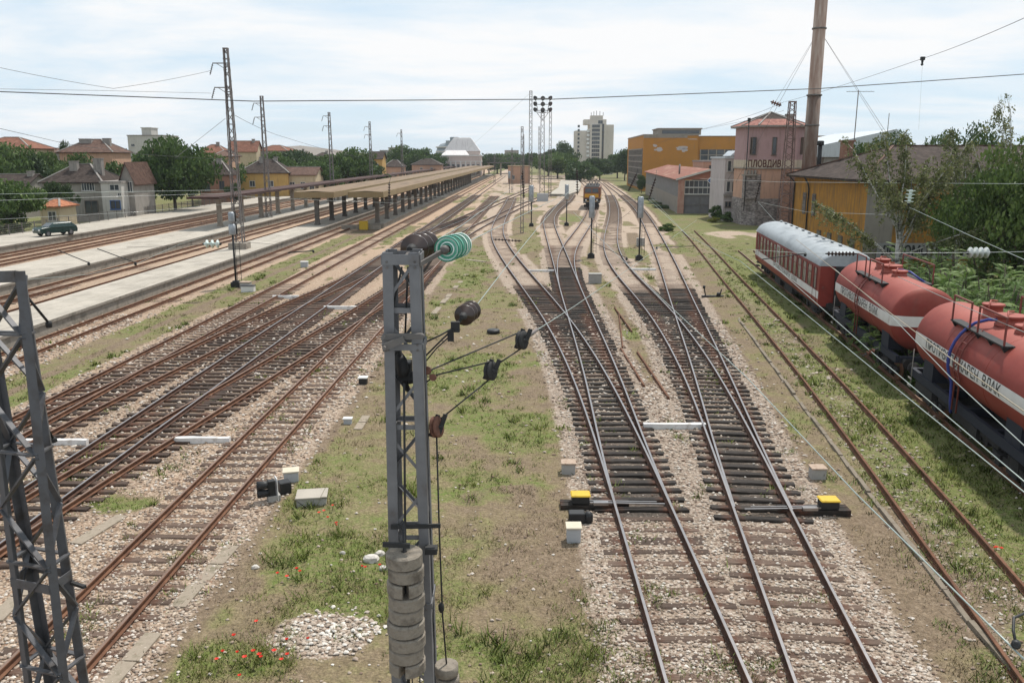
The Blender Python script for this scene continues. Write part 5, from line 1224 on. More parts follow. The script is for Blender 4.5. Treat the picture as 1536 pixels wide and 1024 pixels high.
signal('black signal post with silver head in front of the locomotive',886.5,386,326,[(294,327,.42)],shead)
signal('black signal post with silver head right of the S-bend track',958.5,389,327,[(295,327,.42)],shead)
signal('thin signal post with grey head beside the curved white platform',849.7,338,300,[(277,299,.42)],shead,black=True)
signal('signal post with grey head at the foot of the thin lattice mast',797,339,300,[(278,303,.48)],shead)
signal('black and white signal post with two grey heads on the grass strip',354.5,429,345,[(318,333,.36),(336,352,.4)],shead)
signal('slim signal post with small head among the crossing tracks',764,290,268,[(257,268,.5)],shead,base=False)
# ---------------------------------------------------------------- foreground mast with counterweights
Dm=9.0;mx=-1.185
fm=thing('counterweight_mast','grey steel lattice mast with stacked concrete counterweights in the foreground','mast',(mx,Dm,0))
zt=atD(604,379,Dm-.2).z
def fmast(th,x,y,zb,zt,wb,wt,db,dt,leg,n,m,xt=None):
    xt=x if xt is None else xt
    def P(sx,sy,k): return Vector((x+(xt-x)*k+sx*(wb+(wt-wb)*k)/2,y+sy*(db+(dt-db)*k)/2,zb+(zt-zb)*k))
    for sx,sy in((-1,-1),(1,-1),(1,1),(-1,1)):
        mb=MB();mb.angle(P(sx,sy,0),P(sx,sy,1),leg,.013,(-sx,0,0),(0,-sy,0));mb.build('leg',m,th,bevel=.003)
    faces=[((-1,-1),(1,-1)),((1,-1),(1,1)),((1,1),(-1,1)),((-1,1),(-1,-1))]
    for fi,(a,b) in enumerate(faces):
        mb=MB();nrm=Vector(((a[0]+b[0])/2,(a[1]+b[1])/2,0))
        for i in range(n):
            k0,k1=(i+.08)/n,(i+.92)/n;A,B=(a,b) if (i+fi)%2==0 else (b,a)
            mb.angle(P(*A,k0)-nrm*.016,P(*B,k1)-nrm*.016,.055,.008,(0,0,1),tuple(-nrm))
            pa=(P(*A,k0)+P(*B,k0)*0)
            if i%2==0 or i>n-2: mb.angle(P(*a,i/n)-nrm*.03,P(*b,i/n)-nrm*.03,.055,.008,(0,0,1),tuple(-nrm))
        mb.build('lacing',m,th)
        pb=MB()
        for k in(.998,):
            pb.bar(P(*a,k)+nrm*.008-Vector((0,0,.06)),P(*b,k)+nrm*.008-Vector((0,0,.06)),.012,.11,0,(0,0,1))
        for kk in(.52,.88):
            pb.bar(P(*a,kk)+nrm*.008,P(*b,kk)+nrm*.008,.012,.07,0,(0,0,1))
        pb.build('gusset_plate',m,th)
    return P
Pm=fmast(fm,mx,Dm,-.2,zt,.57,.395,.55,.36,.115,13,M['steel'])
# bolts on plates
mb=MB()
for k in(.52,.88,.985):
    for sx in(-1,1):
        for dz in(-.03,.03):
            q=Pm(sx,-1,k)+Vector((-sx*.05,-.01,dz));mb.lathe(q,(0,-1,0),[(0,.013),(.012,.013),(.014,.008)],6)
mb.build('bolt',M['steel_dark'],fm)
A_=lambda px,py,dd=0.:atD(px,py,Dm+dd)
# clamp bars
mb=MB();p=A_(577,524,-.30);q=A_(634,500,-.28)
mb.bar(A_(574,505,-.27),A_(634,504,-.27),.05,.06);mb.bar(A_(574,521,-.33),A_(606,508,-.30),.05,.07);mb.bar(A_(576,506,-.26),A_(578,527,-.33),.05,.03)
for (a,b) in((575,505),(577,521),(634,503)): mb.lathe(A_(a,b,-.36),(0,-1,0),[(0,.022),(.05,.022)],6)
mb.build('clamp',M['steel_dark'],fm)
mb=MB();mb.box(A_(607,555,.12),(.15,.2,.2));mb.lathe(A_(602,548,.05),(1,.4,.1),[(-.06,.09),(-.03,.14),(.03,.14),(.06,.09)],16);mb.lathe(A_(617,566,.1),(1,.3,.1),[(-.05,.07),(.05,.07)],14);mb.tube([A_(598,520,.0),A_(603,560,.05),A_(612,585,.1)],.03,6);mb.build('pulley_block',M['dark'],fm)
mb=MB();mb.tube([A_(603,400,-.1),A_(592,450,-.1),A_(585,500,-.15)],.012,6);mb.tube([A_(606,575,-.22),A_(607,700,-.35),A_(608,832,-.5)],.014,6);mb.tube([A_(612,400,.1),A_(607,520,.0)],.012,6);mb.build('tension_rod',M['dark'],fm)
for a_,b_,w_,h_2 in((A_(586,790,-.25),A_(661,788,-.2),.02,.05),(A_(574,816,-.62),A_(615,818,-.62),.035,.05),(A_(638,824,-.28),A_(656,824,-.28),.12,.07)):
    mb=MB();mb.bar(a_,b_,w_,h_2);mb.build('guide_bar',M['dark'],fm)
# counterweight stack
cwD=Dm-.55;cw=thing('counterweight_stack','stack of nine round concrete counterweights hung on the foreground mast','counterweight',tuple(atD(609,1010,cwD)))
zc0=atD(609,826,cwD).z;zc1=atD(612,1004,cwD).z;xx=atD(609,900,cwD).x;N=9;hh=(zc0-zc1)/N
rr=random.Random(3)
for i in range(N):
    z=zc0-hh*(i+1);o=(rr.uniform(-.011,.011),rr.uniform(-.011,.011));r=.205+rr.uniform(-.008,.008)
    mb=MB();n=30;gap=-1.42 if i==2 else -1.75 if i==8 else rr.uniform(.6,2.4)
    b=[]
    pr=[(0.006,r-.022),(.02,r),(hh-.022,r),(hh-.006,r-.02)]
    a0,a1=gap+.19,gap+2*math.pi-.19;V=[]
    for j in range(n+1):
        t=a0+(a1-a0)*j/n;jr=rr.uniform(-.003,.003)
        for (dz,rad) in pr: V.append((xx+o[0]+(rad+jr)*math.cos(t),cwD+o[1]+(rad+jr)*math.sin(t),z+dz))
        V.append((xx+o[0]+.035*math.cos(t),cwD+o[1]+.035*math.sin(t),z+hh-.004));V.append((xx+o[0]+.035*math.cos(t),cwD+o[1]+.035*math.sin(t),z+.004))
    fs=[]
    for j in range(n):
        for k in range(6): fs.append((j*6+k,(j+1)*6+k,(j+1)*6+(k+1)%6,j*6+(k+1)%6))
    fs+=[tuple(range(6)),tuple(n*6+k for k in range(5,-1,-1))]
    mb.add(V,fs,0);mb.build('weight_disc',M['cwt'],cw)
mb=MB();mb.tube([(xx,cwD,zc0+.35),(xx,cwD,zc1-.25)],.02,8);mb.lathe((xx,cwD,zc1-.06),(0,0,1),[(0,.05),(.04,.05)],8);mb.build('hanger_rod',M['dark'],cw)
mb=MB()
for dx in(-.03,.06): mb.tube([(xx+dx+.06,cwD+.1,zc1+.02),(xx+dx+.06,cwD+.1,zc1-.5)],.008,5)
mb.build('guide_wires',M['dark'],cw)
# second small weight on a rope
sw=thing('small_counterweight','two round weights on a long thin rope right of the foreground mast','counterweight',tuple(atD(671,1020,Dm+.1)))
b=atD(670,1012,Dm+.1)
for i in range(2): mb=MB();mb.lathe(b+Vector((0.012*i,0,.02-.16*i)),(0,0,1),[(0,.13),(.01,.145),(.125,.145),(.135,.13)],24);mb.build('weight_disc',M['cwt'],sw)
mb=MB();mb.tube([atD(655,655,Dm+.1),atD(659,800,Dm+.1),atD(664,925,Dm+.1),b+Vector((0,0,.16))],.011,6);mb.lathe(atD(662,918,Dm+.1),(0,0,1),[(0,.015),(.03,.035),(.1,.035),(.13,.015)],8);mb.build('rope',M['dark'],sw)
# top insulators and wires leaving the mast
def strain(label,p0,p1,n,r,mi,cat='insulator',group=None):
    th=thing('strain_insulator',label,cat,tuple(p0),0,group);mb=MB();insulator(mb,p0,p1,n,r);mb.build('disc_string',[mi,M['dark']],th);return th
i1a,i1b=atD(618,374,9.3),atD(644,366,10.1)
th=strain('brown strain insulator at the top of the foreground mast, left of the green glass one',i1a,i1b,3,.165,M['ins_brown'])
mb=MB();mb.bar(Pm(0,0,.985),i1a,.03,.06);mb.build('link_bar',M['steel_dark'],th)
i2a,i2b=atD(669,374,9.35),atD(694,366,10.15)
th=thing('strain_insulator','green and pale glass strain insulator beside the top of the foreground mast','insulator',tuple(i2a))
d=(i2b-i2a);dn=d.normalized();s_=d.length/4
for i in range(4):
    mb=MB();b=i2a+dn*(s_*i);rs_=[.03,.055,.07,.085,.10,.115,.13,.137,.145]
    mb.lathe(b,dn,[(-.02,.035),(.05,.045)],16,1)
    for q in range(8): mb.lathe(b+dn*.05,dn,[(.012*(q%2)-.002*q,rs_[q]),(.012*((q+1)%2)-.002*(q+1),rs_[q+1])],28,(2 if (q in(2,5) and i<3) or i==3 and q%2 else 0),True,False)
    mb.lathe(b+dn*.05,dn,[(-.016,.145),(.006,.149),(.022,.138),(.03,.05)],28,0 if i<2 else 2,True,False);mb.build('glass_disc',[M['ins_green'],M['dark'],M['ins_pale']],th)
mb=MB();mb.bar(Pm(1,-1,.985),i2a,.025,.05);mb.tube([Pm(1,1,.97),atD(655,378,9.25),i2a],.014,6);mb.lathe(i2a-d.normalized()*.12,d,[(0,.03),(.05,.055),(.12,.04)],10);mb.build('link_bar',M['steel_dark'],th)
i3a,i3b=atD(695,474,9.5),atD(709,464,10.1)
th=strain('dark brown strain insulator hanging right of the foreground mast',i3a,i3b,3,.125,M['ins_brown'])
mb=MB()
a=atD(683,490,9.35);mb.tube([a,i3a],.02,6);mb.box(a,(.10,.07,.12));mb.box(atD(676,503,9.3),(.07,.06,.13))
mb.tube([a,atD(660,503,9.25),atD(636,514,9.2)],.010,6);mb.tube([a,atD(662,510,9.25),atD(636,536,9.2)],.010,6);mb.tube([atD(676,503,9.3),atD(655,522,9.25),atD(636,545,9.2)],.008,6);mb.build('clamp_rods',M['dark'],th)
# pulleys of the tensioning tackle
def pulley(label,px,py,dd,r,ax,m):
    p=atD(px,py,Dm+dd);th=thing('pulley',label,'pulley',tuple(p),0,'tensioning pulleys by the foreground mast')
    mb=MB();mb.lathe(p-Vector(ax).normalized()*.035,ax,[(0,r*.5),(.004,r),(.02,r),(.03,r*.8),(.04,r*.8),(.05,r),(.066,r),(.07,r*.5)],20);mb.build('wheel',m,th)
    mb=MB();a=Vector(ax).normalized()
    for s in(-1,1): mb.bar(p+a*s*.05+Vector((-.03,0,-r*.9)),p+a*s*.05+Vector((.06,.02,r*1.15)),.02,.05)
    mb.lathe(p-a*.08,a,[(0,.02),(.16,.02)],8);mb.build('strap',M['dark'],th);return p
p1=pulley('dark pulley farthest from the foreground mast, with grey end fitting',783,510,.75,.115,(1,-.55,.1),M['dark'])
p2=pulley('dark pulley midway on the slanting tackle rope',736,556,.5,.115,(1,-.55,.1),M['dark'])
p3=pulley('rusty brown pulley close to the foreground mast, lowest of the three',655,640,.15,.125,(1,-.4,.2),M['rustcast'])
tk=thing('tackle_rope','dark tensioning ropes running from the foreground mast over the three pulleys','rope',tuple(Pm(1,0,.62)))
mb=MB();s=atD(638,561,9.1)
mb.tube([s,atD(650,553,9.2),p1+Vector((-.02,0,.1))],.009,6);mb.tube([s+Vector((0,0,-.1)),atD(655,562,9.2),p2+Vector((0,0,.11))],.009,6)
mb.tube([p3+Vector((.05,0,.1)),p2+Vector((-.02,0,-.11))],.009,6);mb.tube([p2+Vector((.1,0.05,.08)),p1+Vector((-.02,0,-.11))],.009,6)
mb.build('rope',M['dark'],tk)
mb=MB();mb.lathe(atD(645,552,9.2)-Vector((.03,0,.03)),(0,-1,.3),[(0,.05),(.1,.045)],10);mb.lathe(atD(650,566,9.2),(0,-1,.3),[(0,.04),(.09,.04)],10);mb.build('shackle',M['rustcast'],tk)
M['steel_l']=mat('dark_grey_painted_steel',(.075,.075,.08),(.10,.10,.106),(.06,.05,.045),scale=3.,rough=.55,metal=.25,bump=.08,bscale=30)
# ---------------------------------------------------------------- left foreground mast
fl_=thing('lattice_mast','grey steel lattice mast cut by the left edge of the picture','mast',(-4.9,7.9,0))
def legpts(a,b,D): return atD(a[0],a[1],D),atD(b[0],b[1],D)
lg={}
lg['b']=(atD(22,407,7.75),atD(88,1010,7.75));lg['c']=(atD(36,409,8.2),atD(130,1010,8.15));lg['a']=(atD(-42,409,8.0),atD(34,1010,7.95));lg['d']=(atD(-28,411,8.45),atD(76,1010,8.35))
for k in lg:
    t,bm=lg[k];e=bm+(bm-t)*((bm.z+.2)/(t.z-bm.z));lg[k]=(t,e)
def LP(k,f): t,e=lg[k];return e+(t-e)*f
dirs={'b':((-.5,.86,0),(.86,.3,0)),'c':((-.86,-.4,0),(-.4,.9,0)),'a':((.8,-.4,0),(.4,.86,0)),'d':((.8,-.3,0),(-.5,-.86,0))}
for k in lg:
    d1=Vector(dirs[k][0]).normalized();d2=Vector(dirs[k][1]).normalized()
    mb=MB();t,e=lg[k];mb.angle(e,t,.088,.012,d1,d2);mb.build('leg',M['steel_l'],fl_)
for fi,(a,b) in enumerate((('a','b'),('b','c'),('c','d'),('d','a'))):
    mb=MB();n=14
    for i in range(n):
        k0,k1=i/n,(i+.95)/n;A,B=(a,b) if (i+fi)%2==0 else (b,a)
        mb.bar(LP(A,k0),LP(B,k1),.055,.02,0,(0,0,1))
        if i%2==1: mb.bar(LP(a,k0),LP(b,k0),.05,.02,0,(0,0,1))
    mb.build('lacing',M['steel_l'],fl_)
    mb=MB();mb.bar(LP(a,.995),LP(b,.995),.014,.10,0,(0,0,1));mb.bar(LP(a,.615),LP(b,.615),.014,.10,0,(0,0,1));mb.build('gusset_plate',M['steel_l'],fl_)
mb=MB();p=atD(39,443,8.3);q=atD(73,484,8.6);mb.tube([p,q],.014,6);mb.lathe(q,(0,0,-1),[(-.02,.02),(0,.035),(.05,.03)],8);mb.build('step_rod',M['dark'],fl_)
mb=MB();p=atD(62,625,8.3);q=atD(80,658,8.5);mb.tube([p,q],.014,6);mb.lathe(q,(.3,0,-1),[(-.02,.02),(0,.035),(.04,.03)],8);mb.build('step_rod',M['dark'],fl_)
mb=MB();mb.bar(atD(104,872,8.2),atD(127,880,8.0),.04,.03);mb.build('step_rod',M['dark'],fl_)
# ---------------------------------------------------------------- overhead wires
WG='overhead wires above the yard'
def wire(label,pts,r=.012,m='cable_dark',sag=0.,name='overhead_wire'):
    P=[atD(a,b,d) for a,b,d in pts];Q=[]
    for a,b in zip(P[:-1],P[1:]):
        for i in range(8): f=i/8;Q.append(a+(b-a)*f-Vector((0,0,sag*4*f*(1-f))))
    Q.append(P[-1]);mb=MB();mb.tube(Q,r,5);o=mb.build(name,M[m],None,loc=P[0]);tag(o,label,'wire',WG);return o
def zD(px,py,z): return (px,py,g(px,py,z).y)
wire('dark span wire crossing the whole sky from edge to edge',[(-60,135.5,30),(380,152,32),(830,149,34),(1230,133,36),(1600,107,38)],.018)
wire('wire rising to the top right corner past the rusty chimney',[(1600,-2,38),(1384,88,66),(1177,153,110)],.016,'cable_dark',.15)
wire('thin hanger dropping from the clamp on the wire beside the birch trees',[(1384,90,66),(1378,195,66)],.008,'ins_grey')
wire('wire from the rusty mast down-left across the orange workshop',[(1176,153,110),(1120,175,125),(1060,192,150),(985,215,190)],.02,'cable_dark',.1)
wire('second wire falling from the signal tower roof to the left',[(1176,166,110),(1120,181,118),(1030,199,160)],.016,'cable_dark')
wire('upper wire from the left edge to the top arm of the tallest mast',[(-40,93,60),(170,133,70),(317,106,80)],.016,'cable_dark',.1)
wire('lower wire from the left edge to the second arm of the tallest mast',[(-40,133,60),(150,136,70),(317,140,80)],.014,'cable_dark')
wire('sagging wire from the left edge over the red roofs to the tallest mast',[(-40,182,42),(0,193,45),(100,216,58),(215,232,70),(343,240,80)],.014,'cable_dark')
wire('wire leaving the tallest mast to the right toward the second mast',[(352,173,80),(430,207,105),(540,236,160)],.02,'cable_dark',.2)
wire('short slanting wire left of the tallest mast',[(262,238,70),(300,208,75),(338,178,80)],.018,'cable_dark')
wire('pale span wire in front of the grey house, the upper of three',[(-40,292,62),(170,288,70),(345,285,80)],.014,'cable_pale')
wire('pale span wire in front of the grey house, the middle of three',[(-40,302,62),(170,295,70),(345,290,80)],.012,'ins_grey')
wire('pale span wire in front of the parked car, the lowest of three',[(-40,331,62),(205,318,70),(345,306,80)],.012,'ins_grey')
wire('span wire from the tallest mast toward the tan canopy',[(357,294,80),(470,300,88),(600,305,100)],.012,'ins_grey')
wire('low span wire with pale insulators across the near platform',[(190,371,52),(300,367,54),(352,362,56),(470,371,60)],.012,'cable_dark')
wire('bright contact wire over the middle platform edge',[(-30,425,40),(130,412,48),(206,395,55),(270,366,64),(420,322,90)],.014,'cable_pale')
wire('long pale wire crossing low in front of the canopies',[(425,306,110),(580,300,120),(780,288,150)],.014,'ins_grey')
# right side
wire('bright contact wire ending in a black clamp near the lower right corner',[zD(860,318,5.6),zD(993,448,5.6),zD(1120,566,5.6),zD(1284,740,5.6),zD(1536,988,5.6)],.0085,'cable_pale')
wire('bright contact wire running down left of the red train, nearest the rusty siding',[zD(973,299,5.6),zD(1033,355,5.6),zD(1111,392,5.6),zD(1182,449,5.6),zD(1387,617,5.6),zD(1560,757,5.6)],.0085,'cable_pale')
wire('bright wire with an orange insulator beside the near tank wagon',[zD(1160,398,5.6),zD(1219,450,5.6),zD(1304,525,5.6),zD(1560,742,5.6)],.0085,'cable_pale')
wire('tan catenary wire with a black clip across the near tank wagon',[zD(1194,359,6.6),zD(1310,450,6.6),zD(1405,522,6.6),zD(1560,634,6.6)],.008,'cable_tan')
wire('bright wire falling from the dark insulator at the signal tower over the coach roof',[(1137,303,100),(1161,330,75),(1242,395,48),(1335,472,32),(1424,564,21),(1560,690,14)],.012,'cable_pale')
wire('pale wire descending to the right from the green insulator in the birch',[(1364,311,46),(1450,351,36),(1560,400,28)],.014,'cable_pale')
wire('pale span wire across the coach roof through the white insulators',[(1120,374,58),(1208,380,41),(1452,379,38),(1570,377,36)],.012,'ins_grey')
wire('thin pale span wire across the ochre building wall',[(1050,268,110),(1168,273,80),(1400,275,52),(1570,276,44)],.012,'ins_grey')
wire('second thin span wire sagging below the first on the ochre wall',[(1137,303,100),(1210,318,80),(1330,322,60),(1347,316,52)],.012,'ins_grey')
wire('pale wire passing above the walkway railings of the tank wagons',[(1347,415,34),(1440,457,27),(1560,508,22)],.011,'cable_pale')
wire('pale wire from the dark insulator pair toward the engine shed',[(978,298,110),(1033,355,84)],.012,'cable_pale')
wire('wire from the green glass insulator away to the floodlight masts',[(697,365,10.2),(760,334,14),(830,300,24),(868,282,45)],.0065,'cable_pale')
wire('wire from the top brown insulator away over the left point ladder',[(646,365,10.2),(690,340,14),(745,300,30),(770,280,80)],.0065,'cable_pale')
wire('bright wire from the lower dark insulator up to the middle tracks',[(711,463,10.2),(760,399,13),(804,345,18),(866,272,45)],.006,'cable_pale')
wire('pale wire from the farthest pulley away across the S-bend track',[(802,497,9.9),(862,459,14),(945,402,26),(1045,330,60)],.0065,'cable_pale')
mb=MB();mb.tube([p1+Vector((.05,0.03,.02)),atD(806,494,9.95)],.022,8);mb.build('end_fitting',M['galv'],bpy.data.objects['pulley'])
wire('drooping cable hanging between the two silver-headed signals',[(886,318,80),(905,340,79),(960,303,79)],.012,'cable_dark',.35)
wire('catenary strand from the floodlight mast down to the left',[(795,140,142),(740,190,180),(700,225,230)],.018,'ins_grey')
wire('pale span wire across the curved tracks beyond the locomotive',[(690,300,120),(880,303,112),(985,300,106)],.012,'ins_grey')
# hanging insulators, arms
def hang(label,px,py0,py1,D,dx=0,n=8,r=.13,m='ins_dark',top=None):
    a,b=atD(px+dx,py0,D),atD(px,py1,D);th=thing('wire_insulator',label,'insulator',tuple(a),0,'insulators on the overhead wires');mb=MB();insulator(mb,a,b,n,r);mb.build('shed_string',[M[m],M['dark']],th)
    if top: mb=MB();mb.tube([a,atD(top[0],top[1],D)],.02,5);mb.build('suspension',M['cable_dark'],th)
    return th
hang('black ribbed insulator hanging in front of the tan canopy end',583.5,275,312,96,.4,9,.17,top=(587,262))
hang('dark ribbed insulator hanging over the crossing tracks left of the floodlights',786,258,296,90,-2.5,9,.16,top=(784,235))
hang('dark ribbed insulator hanging above the locomotive',866,255,291,88,-.5,9,.16,top=(866,222))
hang('dark slanting insulator beside the orange workshop glazing, the left of two',943,261,286,100,12,8,.18,top=(957,252))
hang('dark slanting insulator beside the engine shed, the right of two',973,268,300,92,10,8,.18,top=(985,255))
hang('dark slanting insulator hanging against the signal tower',1133,270,303,95,8,9,.18,top=(1142,255))
hang('dark insulator on the span wire over the coach roof end',1283,380.5,380.5,40,-42,8,.11)
hang('white glass insulator string on the span wire in front of the green bushes',1484,379,379,38.5,-32,4,.26,'ins_grey')
hang('green-white glass insulator hanging in the birch branches',1363,284,305,46,4,4,.24,'ins_pale',top=(1368,268))
hang('orange clay insulator on the bright wire by the near tank wagon',1312,530.5,524.5,g(1306,527,5.6).y,-12,3,.05,'rustcast')
hang('dark insulator lying along the wire left of the T-shaped track crossing',741,361.5,359,60,40,8,.10)
hang('pale glass insulator on the low span wire beside the black and white signal',306,366,366,56,24,3,.28,'ins_pale')
hang('brown insulator on the wire left of the rusty mast top',1157,158,153,112,14,4,.3,'rustcast')
def arm(label,a,b,D,knob=1,r=.03):
    p,q=atD(*a,D),atD(*b,D);th=thing('registration_arm',label,'wire arm',tuple(p),0,'registration arms of the overhead line');mb=MB();mb.tube([p,q],r,6);mb.build('rod',M['black'],th)
    mb=MB();mb.lathe(q+Vector((0,0,.05)),(0,0,-1),[(0,.05),(.1,.09),(.22,.07)],8);mb.build('end_clamp',M['black'],th)
arm('black registration arm over the middle platform, the left one',(86,375),(133,394),52)
arm('black registration arm over the middle platform, the right one',(146,373),(203,394),52)
arm('black registration arm beside the coach windows',(1143,389),(1208,380),48)
arm('black registration arm left of the rusty siding',(1043,369),(985,371),66,r=.025)
arm('black registration arm curving beside the S-bend track',(888,363),(940,387),64,r=.025)
arm('black registration arm near the grass strip signal',(432,379),(470,376),66,r=.05)
cl=thing('wire_clamp','black curved clamp on the bright wire at the lower right corner','clamp',tuple(atD(1524,966,g(1524,976,5.6).y)))
p=Vector(cl.location);mb=MB();mb.lathe(p,(.5,.7,-.2),[(-.03,.02),(-.02,.035),(.03,.035),(.04,.02)],10);mb.tube([p,p+Vector((.03,.1,.06)),p+Vector((.1,.22,.10)),p+Vector((.3,.3,.12))],.012,6);mb.build('clamp_body',M['black'],cl)
cl=thing('wire_clamp','small black clamp on the wire high in the right sky','clamp',tuple(atD(1384,88,66)))
p=Vector(cl.location);mb=MB();mb.box(p,(.3,.2,.25));mb.lathe(p+Vector((0,0,-.12)),(0,0,-1),[(0,.1),(.25,.07),(.3,.12),(.4,.05)],8);mb.build('clamp_body',M['black'],cl)
# ---------------------------------------------------------------- small things on the ground
def gnd(px,py): p=g(px,py,0);return Vector((p.x,p.y,float(gz(p.x,p.y))))
def fmark(label,xa,xb,py):
    a,b=g(xa,py,.05),g(xb,py,.05);c=(a+b)/2;L=(b-a).length;th=MB();th.box((0,0,0),(L,.17,.17),0,0);mb=MB()
    rr=random.Random(int(xa));n=7
    for i in range(n):
        x=-L/2+L*i/(n-1)
        for (y,z) in((-.1,-.12),(.1,-.12),(.09,.085),(.0,.1),(-.09,.085)): mb.v.append((x,y+rr.uniform(-.012,.012),z+rr.uniform(-.015,.01)))
    for i in range(n-1):
        for j in range(5): mb.f.append((i*5+j,i*5+(j+1)%5,i*5+5+(j+1)%5,i*5+5+j));mb.m.append(0);mb.sm.append(False)
    mb.f.append((0,1,2,3,4));mb.m.append(0);mb.sm.append(False);e=(n-1)*5;mb.f.append((e+4,e+3,e+2,e+1,e));mb.m.append(0);mb.sm.append(False)
    o=mb.build('fouling_marker',M['limewash'],None);o.location=c;tag(o,label,'marker bar','white fouling markers between the tracks')
M['limewash']=mat('chipped_whitewash',(.62,.60,.57),(.70,.68,.66),(.36,.32,.28),scale=3,rough=.9,bump=.3,lo=.35,hi=.78)
fmark('white marker bar between the two shiny right hand tracks',965,1058,638)
fmark('white marker bar beside the left lattice mast',38,131,662)
fmark('white marker bar left of the brown rusty track',259,345,659)
fmark('white marker bar beyond the left points, nearer the grass strip',409,448,445)
fmark('white marker bar beyond the left points, right of its twin',486,537,461)
fmark('thin white marker bar left of the distant crossing',793,831,406)
fmark('thin white marker bar in front of the right signal post',945,984,404)
M['boxtop']=mat('rusty_box_lid',(.30,.20,.14),(.40,.31,.24),(.22,.13,.09),scale=6,rough=.9)
M['boxside']=mat('grey_concrete_box',(.30,.285,.265),(.37,.355,.33),scale=5,rough=.9,bump=.3)
M['boxgrey']=mat('grey_cabinet',(.36,.37,.38),(.42,.43,.44),scale=3,rough=.6)
M['beige']=mat('beige_lid',(.50,.44,.33),(.56,.50,.40),scale=4,rough=.7)
M['swyel']=mat('yellow_cover',(.52,.33,.02),(.58,.38,.03),(.40,.25,.03),scale=5,rough=.55)
def cabinet(label,px,py,w,d,h,rz=0,top='boxtop',side='boxside',cat='equipment box',grp=None,tw=.03):
    p=gnd(px,py);th=thing('equipment_box',label,cat,tuple(p),rz,grp);mb=MB();mb.b2(-w/2,w/2,0,d,-.1,h-.05);mb.build('body',M[side],th,local=True,bevel=.012)
    mb=MB();mb.b2(-w/2-tw,w/2+tw,-tw,d+tw,h-.047,h);mb.build('lid',M[top],th,local=True,bevel=.008);return th
cabinet('concrete box with rusty lid left of the middle track',853,709,.40,.36,.36)
cabinet('concrete box with rusty lid right of the right hand track',1229,716,.42,.36,.36)
cabinet('pale grey cabinet in front of the black point machine',861,811,.34,.34,.42,0,'beige','boxgrey')
b_=cabinet('beige lidded box just behind the dwarf signal',437,722,.42,.36,.34,.25,'beige','boxgrey')
cabinet('wide flat concrete box with mossy lid right of the dwarf signal',467,755,.80,.62,.26,.15,'p_lid' if 'p_lid' in M else 'concrete','boxside')
cabinet('small dull grey box beside the distant crossing',893,424,.95,.6,.75,0,'boxside','boxside')
cabinet('small white marker box on legs in the grass by the slab path',521,634,.28,.2,.22,.0,'white','boxgrey')
cabinet('small white box in the grass beside the left track ladder',456,400,.6,.4,.5,0,'white','boxgrey')
cabinet('pale concrete footing block by the black and white signal',367,431,.7,.6,.45,0,'boxtop','boxside')
cabinet('black and white box right of the brown rusty track, near the slab path',544,575,.34,.3,.3,0,'white','black')
cabinet('small dark box with white side below the grass strip signal',371,437,.9,.5,.45,0,'black','white')
cabinet('dark grey box at the foot of the right signal post',961,368,.8,.5,.8,0,'boxside','boxside')
cabinet('pale cabinet beside the crossing tracks under the floodlights',814,302,2.4,1.2,1.7,0,'boxgrey','boxgrey')
# yellow buffer block
bb=thing('buffer_block','yellow painted buffer block at the end of the platform','buffer stop',tuple(g(545,344,0)),0)
mb=MB();mb.b2(-.55,.55,0,.8,-.1,1.05);mb.build('block',M['swyel'],bb,local=True,bevel=.04)
mb=MB();mb.b2(.65,2.2,.5,.75,-.1,.5);mb.b2(-3,-.65,.5,.75,-.1,.55);mb.build('edge_wall',M['platwall'],bb,local=True)
# point machines
def pmachine(label,px,py,s,f,y0):
    p=gnd(px,py);p.z=0;th=thing('point_machine',label,'point machine',tuple(p),0,'yellow topped point machines')
    mb=MB();n=24;mb.b2(-.24,.24,-.02,.34,.1,.30);mb.build('body',M['black'],th,local=True,bevel=.02)
    mb=MB();mb.b2(-.27,.27,-.05,.37,.303,.36);mb.build('cover',M['swyel'],th,local=True,bevel=.03)
    mb=MB()
    for yy,ln in((.05,1.0),(.28,1.35)): mb.b2(-.55 if s>0 else -ln,ln if s>0 else .55,yy-.1,yy+.1,-.1,.085)
    mb.build('bearer_timber',M['sleeper_dark'],th,local=True)
    mb=MB();mb.bar((s*.25,.02,.14),(s*2.3,.02,.10),.05,.03);mb.bar((s*.25,.14,.14),(s*2.1,.16,.10),.04,.03);mb.b2(s*.55-.2,s*.55+.2,-.07,.06,.09,.17);mb.build('throw_rod',M['railtop'],th,local=True)
pmachine('yellow topped point machine left of the middle track',871,761,1,fT1,22)
pmachine('yellow topped point machine right of the right hand track',1245,769,-1,fT3,22)
pb=thing('black_casting','black cast iron gear housing behind the pale grey cabinet','gear housing',tuple(gnd(866,783)),0)
mb=MB();mb.b2(-.22,.2,0,.3,-.05,.28);mb.lathe((.3,.1,.1),(0,0,1),[(-.1,.12),(.12,.12),(.2,.06)],12);mb.build('housing',M['black'],pb,local=True,bevel=.02)
